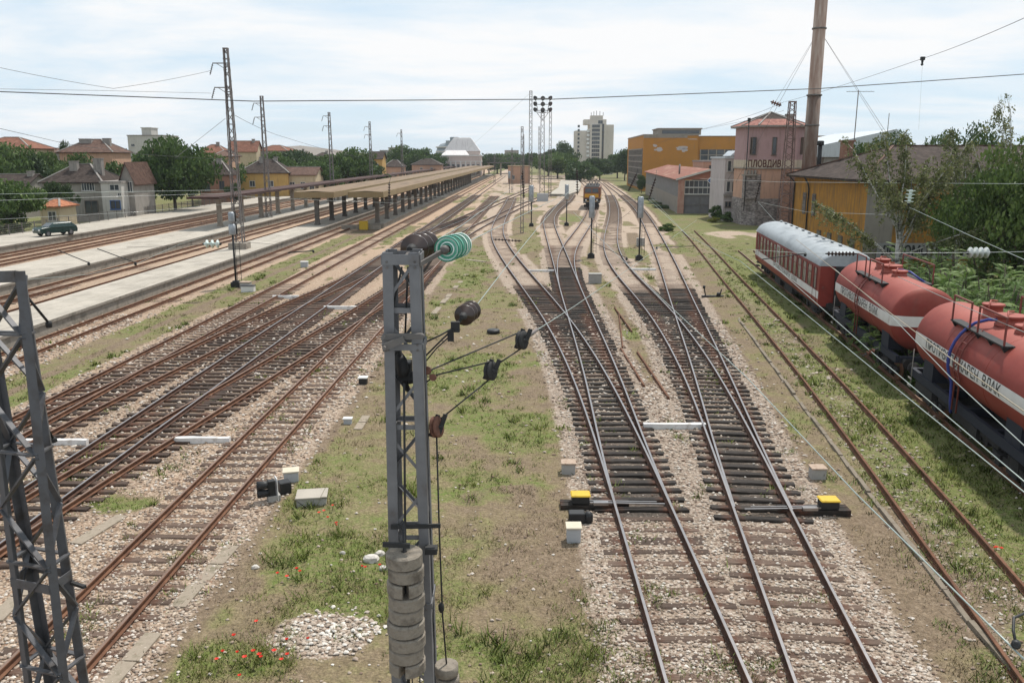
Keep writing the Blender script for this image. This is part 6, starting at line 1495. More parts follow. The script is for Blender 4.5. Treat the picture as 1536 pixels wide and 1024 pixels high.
# dwarf signal
ds=thing('dwarf_signal','black two lamp dwarf signal with white edged board beside the brown rusty track','signal',tuple(gnd(408,748)),.5)
mb=MB();mb.b2(-.12,.22,-.12,.14,-.1,.16);mb.build('footing',M['boxside'],ds,local=True);mb=MB();mb.b2(-.5,-.16,-.2,.1,-.05,.03);mb.build('base_plate',M['boxtop'],ds,local=True)
mb=MB();mb.b2(-.09,.1,-.09,.1,.14,.60);mb.build('lamp_case',M['black'],ds,local=True,bevel=.015)
for z in(.24,.48): m=MB();m.lathe((-.08,.0,z),(-1,.1,.05),[(0,.105),(.1,.11),(.30,.125),(.305,.11),(.12,.09)],16);m.build('lamp_hood',M['black'],ds,local=True)
mb=MB();mb.b2(.135,.155,-.14,.16,-.05,.66);mb.build('backboard',M['limewash'],ds,local=True)
mb=MB();mb.b2(.3,.62,.25,.6,-.05,.34);mb.build('relay_case',M['black'],ds,local=True,bevel=.02)
# slabs, kerbs, loose rails, tyre, stones
def slabs(label,pts,w,L,m='concrete',grp='concrete cable trough covers',gap=.04,h=.07):
    P=[g(a,b,0) for a,b in pts];th=thing('cable_trough',label,'cable trough',tuple(P[0]),0,grp);rr=random.Random(5);mb=MB()
    for a,b in zip(P[:-1],P[1:]):
        d=b-a;n=max(1,int(d.length/L));ang=math.atan2(d.y,d.x)
        for i in range(n):
            if rr.random()<.22: continue
            c=a+d*((i+.5)/n);z=float(gz(c.x,c.y));mb.box((c.x,c.y,z+.0+rr.uniform(-.02,.01)),(d.length/n-gap,w,h),ang+rr.uniform(-.02,.02))
    o=mb.build('covers',M[m],th);return th
M['slab']=mat('mossy_concrete_slab',(.22,.18,.135),(.29,.24,.185),(.15,.13,.085),scale=2.5,rough=.95,bump=.4)
slabs('row of concrete slabs along the right edge of the brown rusty track',[(150,1040),(372,790)],.34,.9,'slab')
slabs('short run of concrete slabs on the grass by the small white marker box',[(536,642),(556,612)],.30,.7,'slab')
slabs('half buried slab path in the grass behind the foreground mast',[(650,470),(700,410)],.35,1.2,'slab')
slabs('loose concrete slabs on the gravel left of the brown rusty track',[(112,815),(185,772)],.34,1.0,'slab')
slabs('grey slabs lying on the gravel beside the left lattice mast',[(-10,930),(60,860)],.34,.8,'slab')
slabs('two short slabs beside the brown rusty track near the distant points',[(700,389),(728,392)],.5,1.4,'slab')
kb=thing('kerb_line','long low concrete kerb between the right hand tracks and the rusty siding','kerb',tuple(g(1130,490,0)))
mb=MB();P=[g(a,b,0) for a,b in((1108,478),(1150,535),(1200,602),(1250,668),(1303,740),(1385,845),(1455,935),(1520,1010))]
for a,b in zip(P[:-1],P[1:]):
    n=max(1,int((b-a).length/1.0));
    for i in range(n):
        c=a+(b-a)*((i+.5)/n);d=(b-a);h_r=random.Random(int(c.y*97)).uniform(-.06,.012);mb.box((c.x,c.y,float(gz(c.x,c.y))+h_r),(d.length/n-.02,.12,.2),math.atan2(d.y,d.x)+h_r*.3)
mb.build('kerb_stones',mat('dirty_kerb_stone',(.15,.12,.09),(.21,.175,.135),(.10,.085,.06),scale=2.,rough=.95,bump=.4),kb)
def lrail(label,a,b,w=.07):
    p,q=gnd(*a),gnd(*b);o=MB();o.bar(p+Vector((0,0,.05)),q+Vector((0,0,.05)),w,.12);o.bar(p+Vector((0,0,.02)),q+Vector((0,0,.02)),w*1.8,.02);ob=o.build('loose_rail',M['rust_orange'],None,loc=p);tag(ob,label,'loose rail','rusty rails lying on the ground')
lrail('rusty loose rail lying left, between the two shiny right hand tracks',(931,522),(966,578))
lrail('longer rusty loose rail lying right, between the two shiny tracks',(956,528),(1003,597))
lrail('short reddish loose rail end pointing at the grass island',(922,462),(948,498),.05)
lrail('thin reddish loose rail crossing the other short one',(928,468),(934,520),.05)
ty=MB();c=gnd(740,498);ty.lathe((0,0,.0),(0,0,1),[(0,.17),(.0,.30),(.05,.36),(.15,.36),(.2,.30),(.2,.17)],20);o=ty.build('old_tyre',M['black'],None);o.location=c+Vector((0,0,.02));tag(o,'old black tyre lying on the grass behind the foreground mast','tyre')
pl=thing('point_lever','dark hand lever of a point between the right tracks and the siding','point lever',tuple(gnd(1069,444)))
mb=MB();mb.b2(-.75,.75,-.12,.12,-.05,.1);mb.bar((-.5,0,.1),(-.62,0,.65),.07);mb.bar((.5,0,.1),(.58,0,.55),.07);mb.lathe((-.62,0,.6),(0,0,1),[(0,.08),(.15,.1),(.2,.05)],8);mb.lathe((.4,0,.1),(0,0,1),[(0,.16),(.2,.12)],8);mb.build('lever_frame',M['black'],pl,local=True)
def rock(r,seed,flat=.7):
    rr=random.Random(seed);mb=MB();n=9;V=[];
    for i,(a,k) in enumerate(((-.9,.5),(-.45,.95),(.1,1.),(.55,.8),(.9,.4))):
        for j in range(n):
            t=2*math.pi*j/n;q=r*k*rr.uniform(.8,1.15);V.append((q*math.cos(t),q*math.sin(t)*.8,r*a*flat))
    mb.add(V,[(i*n+j,i*n+(j+1)%n,i*n+n+(j+1)%n,i*n+n+j) for i in range(4) for j in range(n)]+[tuple(range(n-1,-1,-1)),tuple(range(4*n,5*n))],0);return mb
M['rock']=mat('pale_limestone_rock',(.46,.42,.37),(.54,.50,.45),(.33,.29,.25),scale=5,rough=.95,bump=.4)
for i,(px,py,r,lab) in enumerate([(557,838,.20,'pale rock beside the counterweights, largest of a small heap'),(570,828,.13,'pale rock at the back of the small heap by the counterweights'),(575,851,.11,'white rock in front of the small heap by the counterweights'),(383,848,.10,'flat brown stone alone on the bare soil'),(514,827,.08,'small grey stone in the grass left of the rock heap')]):
    o=rock(r,i+3,.6).build('rock',M['rock'],None);c=gnd(px,py);o.location=c+Vector((0,0,r*.25));tag(o,lab,'rock')
# ---------------------------------------------------------------- vegetation
def leaf_mat(name,stops,trans=.25):
    t=NT(name);col=t.ramp(t.attr('v'),stops)
    r=t.n('ShaderNodeObjectInfo').outputs['Random'];col=t.mix(1.,col,t.ramp(r,[(0,(.80,.84,.8)),(1,(1.18,1.12,1.05))]),'MULTIPLY')
    t.fin(col,.6,0,.25)
    tr=t.n('ShaderNodeBsdfTranslucent');t.l(col,tr.inputs[0]);ms=t.n('ShaderNodeMixShader');ms.inputs[0].default_value=trans
    t.l(t.b.outputs[0],ms.inputs[1]);t.l(tr.outputs[0],ms.inputs[2]);t.l(ms.outputs[0],t.out.inputs[0]);return t.mat
M['leaf']=leaf_mat('tree_leaves',[(0,(.03,.056,.015)),(.5,(.062,.11,.026)),(1,(.12,.18,.05))])
M['leaf_dark']=leaf_mat('dark_leaves',[(0,(.024,.044,.016)),(.5,(.048,.082,.028)),(1,(.09,.13,.045))])
M['leaf_light']=leaf_mat('light_leaves',[(0,(.045,.075,.02)),(.5,(.085,.135,.035)),(1,(.15,.20,.06))])
M['leaf_birch']=leaf_mat('birch_leaves',[(0,(.065,.082,.03)),(.5,(.125,.145,.058)),(1,(.21,.22,.105))],.4)
M['leaf_sumac']=leaf_mat('shrub_leaflets',[(0,(.055,.105,.028)),(.5,(.11,.185,.05)),(1,(.20,.28,.09))],.35)
M['leaf_yellow']=leaf_mat('yellow_green_leaves',[(0,(.14,.15,.02)),(1,(.30,.30,.05))])
M['bark']=mat('tree_bark',(.07,.055,.042),(.12,.095,.075),scale=3,rough=.95,bump=.5,stretch=(3,3,.6))
def birch_bark():
    t=NT('birch_bark');P=t.pos('Object');f=t.noise(t.mapping(P,(2,2,7)),1.6,5,.7);col=t.ramp(f,[(.38,(.05,.042,.038)),(.47,(.40,.38,.34)),(.7,(.52,.50,.46))]);return t.fin(col,.9)
M['birch_bark']=birch_bark()
def leaf_quads(C,size,rng,asp=.6,down=0.,v=None):
    n=len(C);a=rng.normal(size=(n,3));a[:,2]-=down;a/=np.linalg.norm(a,axis=1)[:,None]
    b=rng.normal(size=(n,3));b-=a*np.sum(a*b,1)[:,None];b/=np.linalg.norm(b,axis=1)[:,None]
    s=(size*(.6+.8*rng.random(n)))[:,None];a=a*s;b=b*s*asp
    V=np.stack([C-a,C-b*.9,C+a,C+b*.9],1).reshape(-1,3);Fc=np.arange(4*n).reshape(-1,4)
    v=np.repeat(np.clip(v if v is not None else rng.random(n),0,1),4);return V,Fc,v
def mesh_only(o): me=o.data;bpy.data.objects.remove(o);return me
def crown_mesh(seed,ncl,per,leaf,shape='round',m='leaf',clr=.30):
    rng=np.random.default_rng(seed);cen=[]
    while len(cen)<ncl:
        p=rng.normal(size=3);p/=np.linalg.norm(p);p*=rng.random()**.42*.86
        if shape=='round': q=np.array([p[0],p[1],.62+.40*p[2]])
        elif shape=='wide': q=np.array([p[0]*1.1,p[1]*1.1,.60+.36*p[2]])
        elif shape=='tall': q=np.array([p[0]*.62,p[1]*.62,.58+.45*p[2]])
        elif shape=='cone': z=.12+.88*rng.random();r=(1-z)*.62+.05;t=rng.random()*6.283;k=rng.random()**.5;q=np.array([r*k*math.cos(t),r*k*math.sin(t),z])
        elif shape=='bush': q=np.array([p[0]*1.1,p[1]*1.1,max(.08,.45+.5*p[2])])
        cen.append(q)
    cen=np.array(cen);C=[];v=[]
    for c in cen:
        r=clr*(.55+.8*rng.random());k=int(per*(r/clr)**1.6);d=rng.normal(size=(k,3));d/=np.linalg.norm(d,axis=1)[:,None];d*=(rng.random(k)**.45)[:,None]*r
        d[:,2]*=.7*.5*2 if shape!='cone' else .5
        C.append(c+d*np.array([1,1,.55]));v.append(np.clip(rng.normal(.5,.2,k)+rng.normal(0,.13),0,1))
    C=np.concatenate(C);v=np.concatenate(v);V,Fc,v=leaf_quads(C,leaf,rng,.62,0,v)
    return mesh_only(np_mesh('crown',V,Fc,M[m],attrs={'v':v})),cen
def trunk_mesh(seed,cen,r=.035,m='bark',top=.62):
    rr=random.Random(seed);mb=MB();mb.tube([(0,0,-.03),(rr.uniform(-.02,.02),rr.uniform(-.02,.02),top*.5),(rr.uniform(-.04,.04),rr.uniform(-.04,.04),top)],[r*1.3,r,r*.5],8)
    for c in cen[:14]:
        z=min(max(c[2]*.55,.2),top);mb.tube([(0,0,z*.8),(c[0]*.5,c[1]*.5,(z+c[2])*.52),tuple(c)],[r*.45,r*.3,r*.1],5)
    return mesh_only(mb.build('trunk',M[m]))
TP={}
for k,(sd,ncl,per,lf,sh_,mm) in {'a':(1,46,190,.040,'round','leaf'),'b':(2,40,180,.042,'wide','leaf_dark'),'c':(3,38,180,.042,'round','leaf_light'),'d':(4,34,160,.036,'tall','leaf_dark'),'e':(5,46,90,.034,'cone','leaf_dark'),'f':(6,30,170,.05,'bush','leaf'),'g':(7,30,170,.05,'bush','leaf_light'),'h':(8,52,180,.038,'wide','leaf'),'y':(9,22,120,.06,'bush','leaf_yellow'),'m':(10,60,380,.021,'wide','leaf'),'n':(12,52,330,.02,'round','leaf_light'),'o':(13,46,430,.021,'tall','leaf')}.items():
    me,cen=crown_mesh(sd,ncl,per,lf,sh_,mm);TP[k]=(me,trunk_mesh(sd,cen))
rt_=random.Random(21)
def tree(label,px,D,pyt,rad,k,zb=0.,name='tree',group='trees of the town',cat='tree',X=None,H=None):
    b=atD(px,300,D) if X is None else Vector((X,D,0));zt=atD(px,pyt,D).z if H is None else H+zb
    th=thing(name,label,cat,(b.x,D,zb-.1),rt_.uniform(0,6.28),group);h=zt-zb;th.scale=(rad,rad,h*1.0)
    for me,nm in zip(TP[k],('crown','trunk')):
        if nm=='trunk' and k in 'fgy' : continue
        o=bpy.data.objects.new(nm,me);COL.objects.link(o);o.parent=th
    return th
T_=tree
T_('big spreading tree at the far left edge, in front of the dark roofed house',14,104,268,4.6,'h')
T_('round light green bush at the left edge below the spreading tree',8,101,326,2.2,'g',name='bush',cat='bush')
T_('dark tree between the small cream house and the grey house',92,118,268,2.3,'b')
T_('biggest round tree, right of the house with the green gable',262,140,203,6.6,'h')
T_('tree forming the left shoulder of the biggest tree',222,142,224,3.2,'a')
T_('dark tree forming the right shoulder of the biggest tree',288,150,228,3.0,'b')
T_('tree behind the dark roofed house at the left edge, the left one',6,150,214,7.,'h')
T_('tree behind the dark roofed house at the left edge, the right one',48,155,222,6.5,'b')
T_('light tree in front of the long low house with brown roof',78,158,232,5.,'c')
T_('light bushy tree in front of the salmon house',128,150,234,5.,'c')
T_('light bushy tree right of the salmon house',180,152,231,5.5,'g')
T_('small dark pine top left of the salmon house roof',105,190,211,3.5,'e')
T_('tree between the brick house and the red roofs',335,185,236,6.,'a')
T_('dark tree below the red hipped roof',318,175,247,5.,'c')
T_('tree in front of the yellow house wall, beside the tallest mast',352,158,272,1.7,'b')
T_('tree right of the red roofs, above the yellow house',410,225,230,7,'a')
T_('dark tree left of the third lattice mast, the taller one',448,250,222,8,'b')
T_('dark tree left of the third lattice mast, the nearer one',478,215,240,6.5,'h')
T_('green tree just left of the white shed',484,200,246,5.0,'a')
T_('tall broad tree right of the white shed',527,225,221,7.5,'h')
T_('dark tree right of the broad tree behind the shed',545,240,236,6,'b')
T_('cone shaped tree at the foot of the narrow yellow house',566,215,259,3,'f',name='bush',cat='bush')
T_('round bush right of the narrow yellow house',578,222,256,3.2,'f',name='bush',cat='bush')
T_('tall dark tree behind the fifth lattice mast',610,340,217,9,'h')
T_('tree right of the fifth lattice mast',640,380,224,9,'a')
T_('dark tree left of the observatory building',652,420,228,8,'b')
T_('tree directly right of the white station hall',726,440,229,9,'b')
T_('tree behind the far footbridge, left part',746,470,232,10,'a')
T_('tree behind the far footbridge, right part',770,480,229,11,'h')
T_('dark tree right of the floodlight tower, the broadest',822,420,222,12,'b')
T_('tall dark tree left of the hotel tower',848,400,213,8.5,'d')
T_('broad dark tree left of the hotel tower, behind the locomotive',836,370,228,10,'h')
T_('round tree at the foot of the hotel tower, left side',868,330,236,7.5,'f')
T_('round dark tree at the foot of the hotel tower, right side',899,345,235,7,'b')
T_('tree right of the hotel tower, the nearer one',925,380,231,8,'a')
T_('tall tree between the hotel tower and the orange workshop',936,340,222,6,'d')
T_('distant tree behind the platform building',790,500,230,11,'b')
T_('slim dark tree in front of the glazed side of the orange workshop',962,222,262,2.3,'d')
T_('bush at the left foot of the engine shed',978,190,297,3.4,'f',name='bush',cat='bush')
T_('low bush along the engine shed wall, nearest the gate',1000,158,306,2.6,'f',name='bush',cat='bush')
T_('low bush along the engine shed wall, in the middle',988,172,302,2.6,'g',name='bush',cat='bush')
T_('green bush in front of the pale annex, left part',1084,128,303,1.9,'f',name='bush',cat='bush')
T_('dark bush in front of the pale annex, right part',1100,124,314,1.6,'f',name='bush',cat='bush')
T_('yellow green bush by the pale annex',1073,123,322,1.0,'y',name='bush',cat='bush')
T_('small dark bush on the grass between the siding and the signal',1001,108,332,1.1,'f',name='bush',cat='bush')
# distant wooded plain
rng=np.random.default_rng(77);n=260
xs=rng.uniform(-1500,1500,n);ys=rng.uniform(520,1500,n);Cs=[];vs_=[]
for x,y in zip(xs,ys):
    if abs(x-.05*y)<30 and y<600: continue
    k=130;h=rng.uniform(7,14);d=rng.normal(size=(k,3));d/=np.linalg.norm(d,axis=1)[:,None];d*=(rng.random(k)**.4)[:,None]
    Cs.append(np.array([x,y,h*.55])+d*np.array([h*1.5,h*.8,h*.5]));vs_.append(np.clip(rng.normal(.45,.2,k),0,1))
V,Fc,v=leaf_quads(np.concatenate(Cs),1.5,rng,.8,0,np.concatenate(vs_));o=np_mesh('distant_wood',V,Fc,M['leaf_dark'],attrs={'v':v});tag(o,kind='stuff')
hm=MB();hx=[(-900,0),(-700,22),(-520,30),(-380,20),(-150,0)]
for i,(yy,kk) in enumerate(((2600,0),(2900,1.),(3300,.2))):
    for (x,z) in hx: hm.v.append((x-200,yy,z*kk*1.6-2))
for i in range(2):
    for j in range(4): hm.f.append((i*5+j,i*5+j+1,i*5+6+j,i*5+5+j));hm.m.append(0);hm.sm.append(True)
o=hm.build('hills',M['ground']);o['kind']='structure'
# ---- birches
def birch(label,px,D,pyt,seed,lean=(.0,0),X=None,nb=16,dens=1.,spread=.30):
    b=atD(px,350,D);H=atD(px,pyt,D).z;th=thing('birch_tree',label,'tree',(b.x,D,-.1),0,'birch trees by the depot building')
    rr=random.Random(seed);rng=np.random.default_rng(seed);mb=MB()
    f=Vector((lean[0]*.4,lean[1]*.4,H*.42));mb.tube([(0,0,0),f*.5+Vector((.05,0,0)),f],[.21,.17,.13],9)
    tips=[];C=[];
    for i in range(nb):
        t=2*math.pi*i/nb*2.4+rr.uniform(-.5,.5);k=rr.uniform(.2,1.);s0=f*rr.uniform(.55,1.) if i>3 else f
        up_=H*(.98-.5*k*k)*rr.uniform(.8,1.0) if i>3 else H*rr.uniform(.9,1.)
        R=H*spread*k+.5;e=Vector((f.x+R*math.cos(t),f.y+R*math.sin(t),max(up_,s0.z+.6)));m_=s0.lerp(e,.5)+Vector((rr.uniform(-.3,.3),rr.uniform(-.3,.3),.35))
        mb.tube([s0,s0.lerp(m_,.5)+Vector((rr.uniform(-.15,.15),rr.uniform(-.15,.15),.1)),m_,m_.lerp(e,.6)+Vector((rr.uniform(-.2,.2),rr.uniform(-.2,.2),.1)),e],[.06 if i>3 else .11,.045,.032,.022,.008],6)
        for j in range(int(24*dens)):
            q=rr.uniform(.30,1.);st=(s0.lerp(m_,q*2) if q<.5 else m_.lerp(e,q*2-1))
            L=rr.uniform(.5,1.0)*H*.12;dx,dy=rr.uniform(-.6,.6),rr.uniform(-.6,.6);en=st+Vector((dx*L,dy*L,-L*rr.uniform(.4,1.)));mid2=st.lerp(en,.45)+Vector((dx*L*.2,dy*L*.2,L*.22))
            mb.tube([st,mid2,en],[.012,.008,.004],3,1,False)
            kk=int(19*dens)
            for w in range(kk):
                u=rr.random();p=st.lerp(mid2,u*2) if u<.5 else mid2.lerp(en,u*2-1);C.append((p.x+rr.gauss(0,.10),p.y+rr.gauss(0,.10),p.z+rr.gauss(0,.09)))
    mb.build('trunk',[M['birch_bark'],M['bark']],th,local=True)
    C=np.array(C);V,Fc,v=leaf_quads(C,.085*D/46,rng,.5,.6);o=np_mesh('crown',V,Fc,M['leaf_birch'],attrs={'v':v});o.parent=th;return th
birch('birch with white forked trunk in front of the ochre wall, behind the red train',1350,53,182,5,(-.2,0),nb=16,dens=1.3,spread=.50)
birch('thin birch reaching highest at the right edge of the picture',1512,57,128,8,(.4,0),nb=12,dens=.75)
birch('slim birch between the forked birch and the right edge',1436,60,186,12,(.3,0),nb=12,dens=1.1)
#birch('birch standing left of the sign board, over the grey plaster corner',1300,62,190,15,(.2,0),nb=11,dens=1.)
T_('dense dark tree standing behind the depot roof, the tallest of them',1460,104,178,6,'m',group='trees behind the depot')
T_('rounded tree showing above the depot roof ridge',1320,118,193,6,'m',group='trees behind the depot')
T_('dark tree right of the depot ridge, behind the slim birch',1395,110,200,6.5,'m',group='trees behind the depot')
T_('dense tree filling the right edge behind the tank wagons, upper part',1545,50,205,5.2,'n',group='trees behind the depot')
T_('dark bushy tree in front of the depot sign at the right edge',1490,60,268,3.4,'n',group='trees behind the depot')
T_('dark tree covering the right end of the depot building',1522,64,236,4.2,'m',group='trees behind the depot')
#T_('low leafy tree under the slim birch, before the sign board',1420,60,318,3.4,'n',group='trees behind the depot')
T_('small tree left of the dark bushy tree, before the ochre wall',1445,66,290,2.4,'n',group='trees behind the depot')
# ---- sumac shrubs with feathery leaves
def frond(rr,base,az,L,el):
    out=[];d=Vector((math.cos(az)*math.cos(el),math.sin(az)*math.cos(el),math.sin(el)));p=Vector(base);s=Vector((-math.sin(az),math.cos(az),0));n=9
    for i in range(n):
        d=(d+Vector((0,0,-.11))).normalized();p=p+d*(L/n)
        w=L*.24*math.sin(math.pi*(i+1.2)/(n+1.2))+.02;up=d.cross(s)
        for sg in(-1,1):
            tip=p+s*sg*w+d*w*.45+Vector((0,0,-w*.25));out.append((p,p.lerp(tip,.5)+d*w*.22,tip,p.lerp(tip,.5)-d*w*.16))
    return out
def sumac_mesh(seed,nf):
    rr=random.Random(seed);V=[];v=[]
    stems=[(rr.gauss(0,.42),rr.gauss(0,.42),rr.uniform(.45,1.)) for _ in range(22)]
    for i in range(nf):
        sx,sy,sz=rr.choice(stems);z=sz*rr.uniform(.35,1.0)
        c=rr.uniform(.2,.95)
        for q in frond(rr,(sx,sy,z),rr.uniform(0,6.28),rr.uniform(.17,.28),rr.uniform(.0,1.1)):
            for p in q: V.append(tuple(p))
            v+= [min(1,max(0,c+rr.uniform(-.18,.18)))]*4
    V=np.array(V);Fc=np.arange(len(V)).reshape(-1,4);o=np_mesh('foliage',V,Fc,M['leaf_sumac'],attrs={'v':np.array(v)});me=mesh_only(o)
    mb=MB()
    for sx,sy,sz in stems: mb.tube([(sx*.5,sy*.5,-.05),(sx*.8,sy*.8,sz*.5),(sx,sy,sz)],[.018,.014,.008],5)
    return me,mesh_only(mb.build('stems',M['bark']))
SM=[sumac_mesh(s,330) for s in(3,4,5)]
SHR=[(1335,41,1.8,2.6,'leftmost feathery shrub behind the coach end of the first tank wagon'),(1385,40,2.2,3.0,'feathery shrub behind the near end of the first tank wagon'),(1440,38,2.4,3.3,'feathery shrub between the two tank wagons'),(1490,36,2.3,3.3,'feathery shrub behind the hatches of the near tank wagon'),(1540,33,2.1,3.0,'feathery shrub cut by the right edge, beside the near tank wagon'),
 (1365,48,2.2,3.0,'feathery shrub at the foot of the forked birch'),(1415,47,2.5,3.5,'feathery shrub right of the forked birch, second row'),(1465,45,2.6,3.8,'feathery shrub under the white insulator string'),(1515,43,2.6,3.9,'feathery shrub in the second row at the right edge'),(1400,55,2.6,3.6,'feathery shrub just below the depot sign board'),(1330,55,2.2,2.3,'low feathery shrub left of the forked birch'),(1455,52,2.8,4.2,'tall feathery shrub hiding the middle of the sign board'),(1510,50,2.8,4.6,'tall feathery shrub hiding the right end of the sign board'),(1300,60,2.0,2.0,'low feathery shrub at the grey plaster corner'),(1560,39,2.4,3.6,'feathery shrub beyond the right edge of the near wagon'),(1350,37,1.6,2.2,'low feathery shrub close behind the first tank wagon walkway'),(1415,34,1.7,2.4,'low feathery shrub close behind the gap of the two tank wagons'),(1475,32,1.7,2.5,'low feathery shrub close behind the near tank wagon'),(1440,42,2.2,3.2,'feathery shrub in the thicket middle, below the white insulators'),(1490,41,2.2,3.4,'feathery shrub in the thicket right of the white insulators')]
for i,(px,D,r,h,lab) in enumerate(SHR):
    b=atD(px,420,D);th=thing('shrub',lab,'shrub',(b.x,D,-.1),i*1.7,'feathery shrubs behind the red train');th.scale=(r*1.25,r*1.25,h)
    for me,nm in zip(SM[i%3],('foliage','stems')): o=bpy.data.objects.new(nm,me);COL.objects.link(o);o.parent=th
# undergrowth beneath the shrubs
rng=np.random.default_rng(5);n=9000;yy=rng.uniform(20,72,n);xx=fT7(yy)+2.2+rng.random(n)**1.4*11
C=np.stack([xx,yy,-.05+rng.random(n)**2*.9],1);V,Fc,v=leaf_quads(C,.16,rng,.5);o=np_mesh('undergrowth',V,Fc,M['leaf'],attrs={'v':v});tag(o,kind='stuff')
# ---- grass, weeds, gravel
def blades(n,prob,ymin,ymax,h0,h1,m,name,seed,per=7,spread=.10,power=2.,xr=(-30,24),wid=.011):
    rng=np.random.default_rng(seed);y=ymin+(ymax-ymin)*rng.random(n)**power;half=y*.66+1
    x=rng.uniform(-1,1,n)*half;keep=(rng.random(n)<prob(x,y))&(x>xr[0])&(x<xr[1]);x,y=x[keep],y[keep];k=len(x)
    hs=rng.uniform(h0,h1,k)*(.5+vnoise(x,y,.8));clv=np.clip(vnoise(x,y,1.1)*.7+rng.normal(.15,.14,k),0,1)
    X_2=np.repeat(x,per)+rng.normal(0,spread,k*per);Y_2=np.repeat(y,per)+rng.normal(0,spread,k*per);Hh=np.repeat(hs,per)*rng.uniform(.55,1.2,k*per)
    Z_2=gz(X_2,Y_2)-.01;w=wid*(.7+.6*rng.random(k*per))*np.clip(Y_2/16,1,3.2);t=rng.uniform(0,6.28,k*per);lean=Hh*rng.uniform(.2,1.3,k*per);lt=rng.uniform(0,6.28,k*per)
    A=np.stack([X_2-w*np.cos(t),Y_2-w*np.sin(t),Z_2],1);B=np.stack([X_2+w*np.cos(t),Y_2+w*np.sin(t),Z_2],1)
    T3=np.stack([X_2+lean*np.cos(lt),Y_2+lean*np.sin(lt),Z_2+Hh],1);V=np.stack([A,B,T3],1).reshape(-1,3)
    v=np.repeat(np.clip(np.repeat(clv,per)+rng.normal(0,.12,k*per),0,1),3)
    o=np_mesh(name,V,np.arange(len(V)).reshape(-1,3),M[m],attrs={'v':v},smooth=True);tag(o,kind='stuff')
    N=np.stack([np.cos(t)*0+rng.normal(0,.35,k*per),rng.normal(0,.35,k*per),np.ones(k*per)],1);N/=np.linalg.norm(N,axis=1)[:,None];o.data.normals_split_custom_set_from_vertices(np.repeat(N,3,0).tolist());return o
M['blade']=leaf_mat('grass_blades',[(0,(.085,.12,.026)),(.5,(.155,.20,.045)),(1,(.27,.29,.095))],.3)
M['straw']=leaf_mat('dry_grass_blades',[(0,(.15,.115,.065)),(.5,(.27,.21,.125)),(1,(.42,.34,.21))],.2)
def pg(x,y):
    gr=gattr(grass,x,y);b=gattr(bare,x,y);bl=gattr(balw,x,y);nn=vnoise(x,y,1.6)*.6+vnoise(x,y,.5)*.4
    return np.clip((gr-.42+(nn-.5)*1.3)*1.5,0,1)*(1-.8*b)*np.where(bl>.6,.12,1)
def ps(x,y):
    gr=gattr(grass,x,y);bl=gattr(balw,x,y);nn=vnoise(x+40,y,1.4);return np.clip((nn-.35)*1.5,0,1)*np.where(gr>.1,1,0)*np.where(bl>.6,.05,1)
blades(60000,pg,12,110,.04,.16,'blade','grass',31,8,.09,2.,(-30,24),.009)
blades(60000,ps,12,90,.03,.11,'straw','dry_grass',32,6,.12,2.,(-30,24),.008)
def pw(x,y):
    bl=gattr(balw,x,y);dt=gattr(dtr,x,y);do=gattr(dov,x,y);return np.where((do<1.6),np.clip((vnoise(x,y,1.2)-.38)*2.2,0,1),np.where(bl>.5,np.clip((vnoise(x,y,1.5)*.6+vnoise(x,y,.45)*.4-.60)*4,0,.8),0))
blades(42000,pw,12,75,.04,.18,'blade','weeds',33,7,.07,2.,(-30,24),.012)
blades(1500,pg,12,70,.16,.34,'blade','tall_weeds',34,26,.11,1.7,(-30,24),.014)
def gravel(n,seed):
    rng=np.random.default_rng(seed);y=12+38*rng.random(n)**2.3;x=rng.uniform(-1,1,n)*(y*.66+1)
    bl=gattr(balw,x,y);ds_=gattr(dsw,x,y);hp=((x-g(480,950).x)/1.3)**2+((y-g(480,950).y)/1.0)**2<1.2
    oi=gattr(oil,x,y);k=(rng.random(n)<np.where(ds_<1.3,.62*(1-oi*.85),np.clip(bl*1.4-.35,0,1)))|((rng.random(n)<.03))
    k&=(x>-26)&(x<16);x,y,bl,hp=x[k],y[k],bl[k],hp[k];n=len(x)
    s=rng.uniform(.018,.044,n)*np.clip(y/20,1,1.8)*np.where(hp,1.25,1)
    base=np.array([[1,0,0],[0,1,0],[-1,0,0],[0,-1,0],[.1,.1,.8],[0,0,-.6],[.6,.55,.45],[-.6,.5,.4],[-.5,-.6,.45],[.55,-.55,.4]])
    Fb=np.array([[0,1,6],[1,4,6],[4,0,6],[1,2,7],[2,4,7],[4,1,7],[2,3,8],[3,4,8],[4,2,8],[3,0,9],[0,4,9],[4,3,9]])
    t=rng.uniform(0,6.28,n);ct,st=np.cos(t),np.sin(t);jit=1+rng.normal(0,.22,(n,10,3));Bx=base[None]*jit
    px=Bx[:,:,0]*ct[:,None]-Bx[:,:,1]*st[:,None];py=Bx[:,:,0]*st[:,None]+Bx[:,:,1]*ct[:,None]
    V=np.stack([x[:,None]+px*s[:,None]*1.2,y[:,None]+py*s[:,None],(gz(x,y)+s*.3)[:,None]+Bx[:,:,2]*s[:,None]],-1).reshape(-1,3)
    Fc=(Fb[None]+10*np.arange(n)[:,None,None]).reshape(-1,3);v=np.repeat(np.clip(rng.random(n)*.95+np.where(hp,.25,0),0,1),10)
    o=np_mesh('gravel',V,Fc,M['gravel'],attrs={'v':v});tag(o,kind='stuff')
t=NT('gravel_stone');col=t.ramp(t.attr('v'),[(0,(.17,.11,.08)),(.25,(.29,.22,.168)),(.6,(.41,.335,.27)),(.85,(.53,.465,.40)),(1,(.64,.60,.54))]);M['gravel']=t.fin(col,.9,0,.2)
gravel(75000,41)
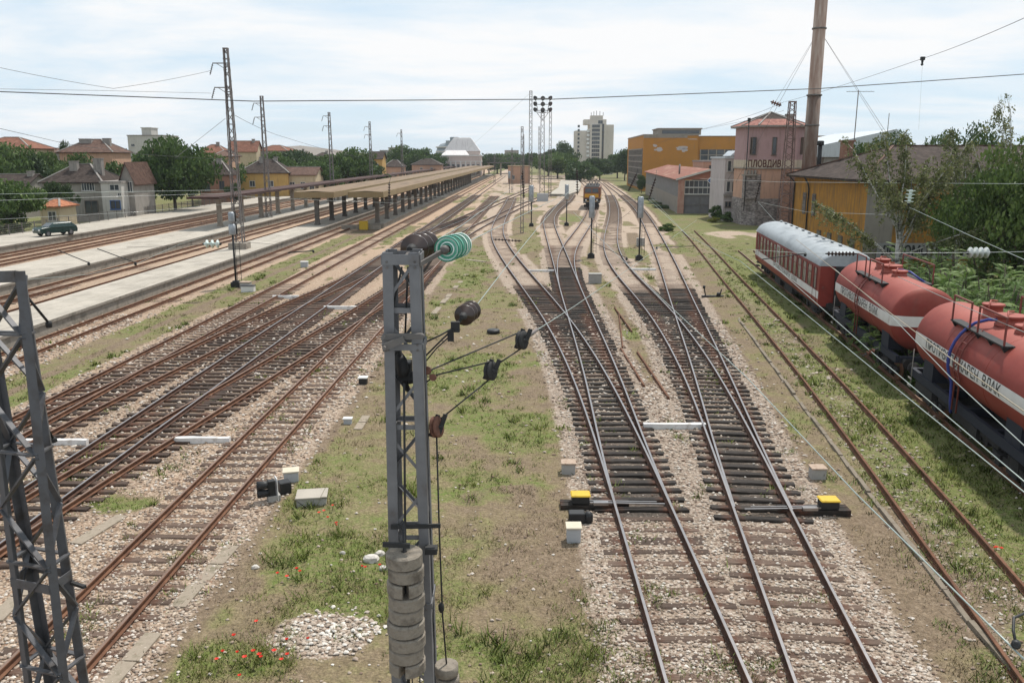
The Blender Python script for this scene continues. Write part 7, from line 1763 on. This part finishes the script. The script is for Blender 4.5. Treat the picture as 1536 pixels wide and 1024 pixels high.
# ---- poppies
M['poppy']=mat('poppy_petals',(.62,.035,.012),(.50,.02,.01),scale=20,rough=.6)
M['stem']=mat('poppy_stem',(.06,.10,.03),(.08,.13,.04),scale=8,rough=.8)
def poppy_proto():
    mb=MB()
    for i in range(5):
        t=2*math.pi*i/5;c=Vector((math.cos(t),math.sin(t),0));s=Vector((-math.sin(t),math.cos(t),0))
        mb.add([Vector((0,0,.26)),c*.03+s*.032+Vector((0,0,.285)),c*.058+Vector((0,0,.30)),c*.03-s*.032+Vector((0,0,.285))],[(0,1,2,3)])
    a=mesh_only(mb.build('petals',M['poppy']));mb=MB();mb.tube([(0,0,-.02),(.01,.005,.14),(0,0,.26)],.005,4);return a,mesh_only(mb.build('stem',M['stem']))
PP=poppy_proto();rr=random.Random(9);np_=0
for (px,py,n,r) in((440,872,4,.16),(500,768,2,.15),(478,778,2,.2),(495,796,3,.15),(392,985,6,.5),(360,1003,4,.5),(415,1012,3,.45),(330,975,2,.4),(590,857,4,.2),(548,862,2,.1),(1498,836,3,.12)):
    c=gnd(px,py)
    for i in range(n):
        x,y=c.x+rr.gauss(0,r),c.y+rr.gauss(0,r);th=thing('poppy','red poppy flowering in the rough grass' if px<1000 else 'red poppy flowering beside the rusty siding','flower',(x,y,float(gz(x,y))),rr.uniform(0,6),'red poppies')
        for me,nm in zip(PP,('petals','stem')): o=bpy.data.objects.new(nm,me);COL.objects.link(o);o.parent=th;
        th.scale=(rr.uniform(.6,.95),)*2+(rr.uniform(.6,1.2),)
# ---------------------------------------------------------------- thin summer haze in the air
hz=MB();hz.b2(-4080,4080,-60,6600,-6,62);ho=hz.build('haze',M['ground']);ho.data.materials.clear()
hm_=bpy.data.materials.new('thin_air');hm_.use_nodes=True;ht_=hm_.node_tree;ht_.nodes.clear()
pv=ht_.nodes.new('ShaderNodeVolumePrincipled');pv.inputs['Color'].default_value=(.86,.93,1.,1);pv.inputs['Density'].default_value=.00012;pv.inputs['Anisotropy'].default_value=.2
oo=ht_.nodes.new('ShaderNodeOutputMaterial');ht_.links.new(pv.outputs[0],oo.inputs['Volume']);ho.data.materials.append(hm_);tag(ho,kind='stuff')
ho.display_type='WIRE'
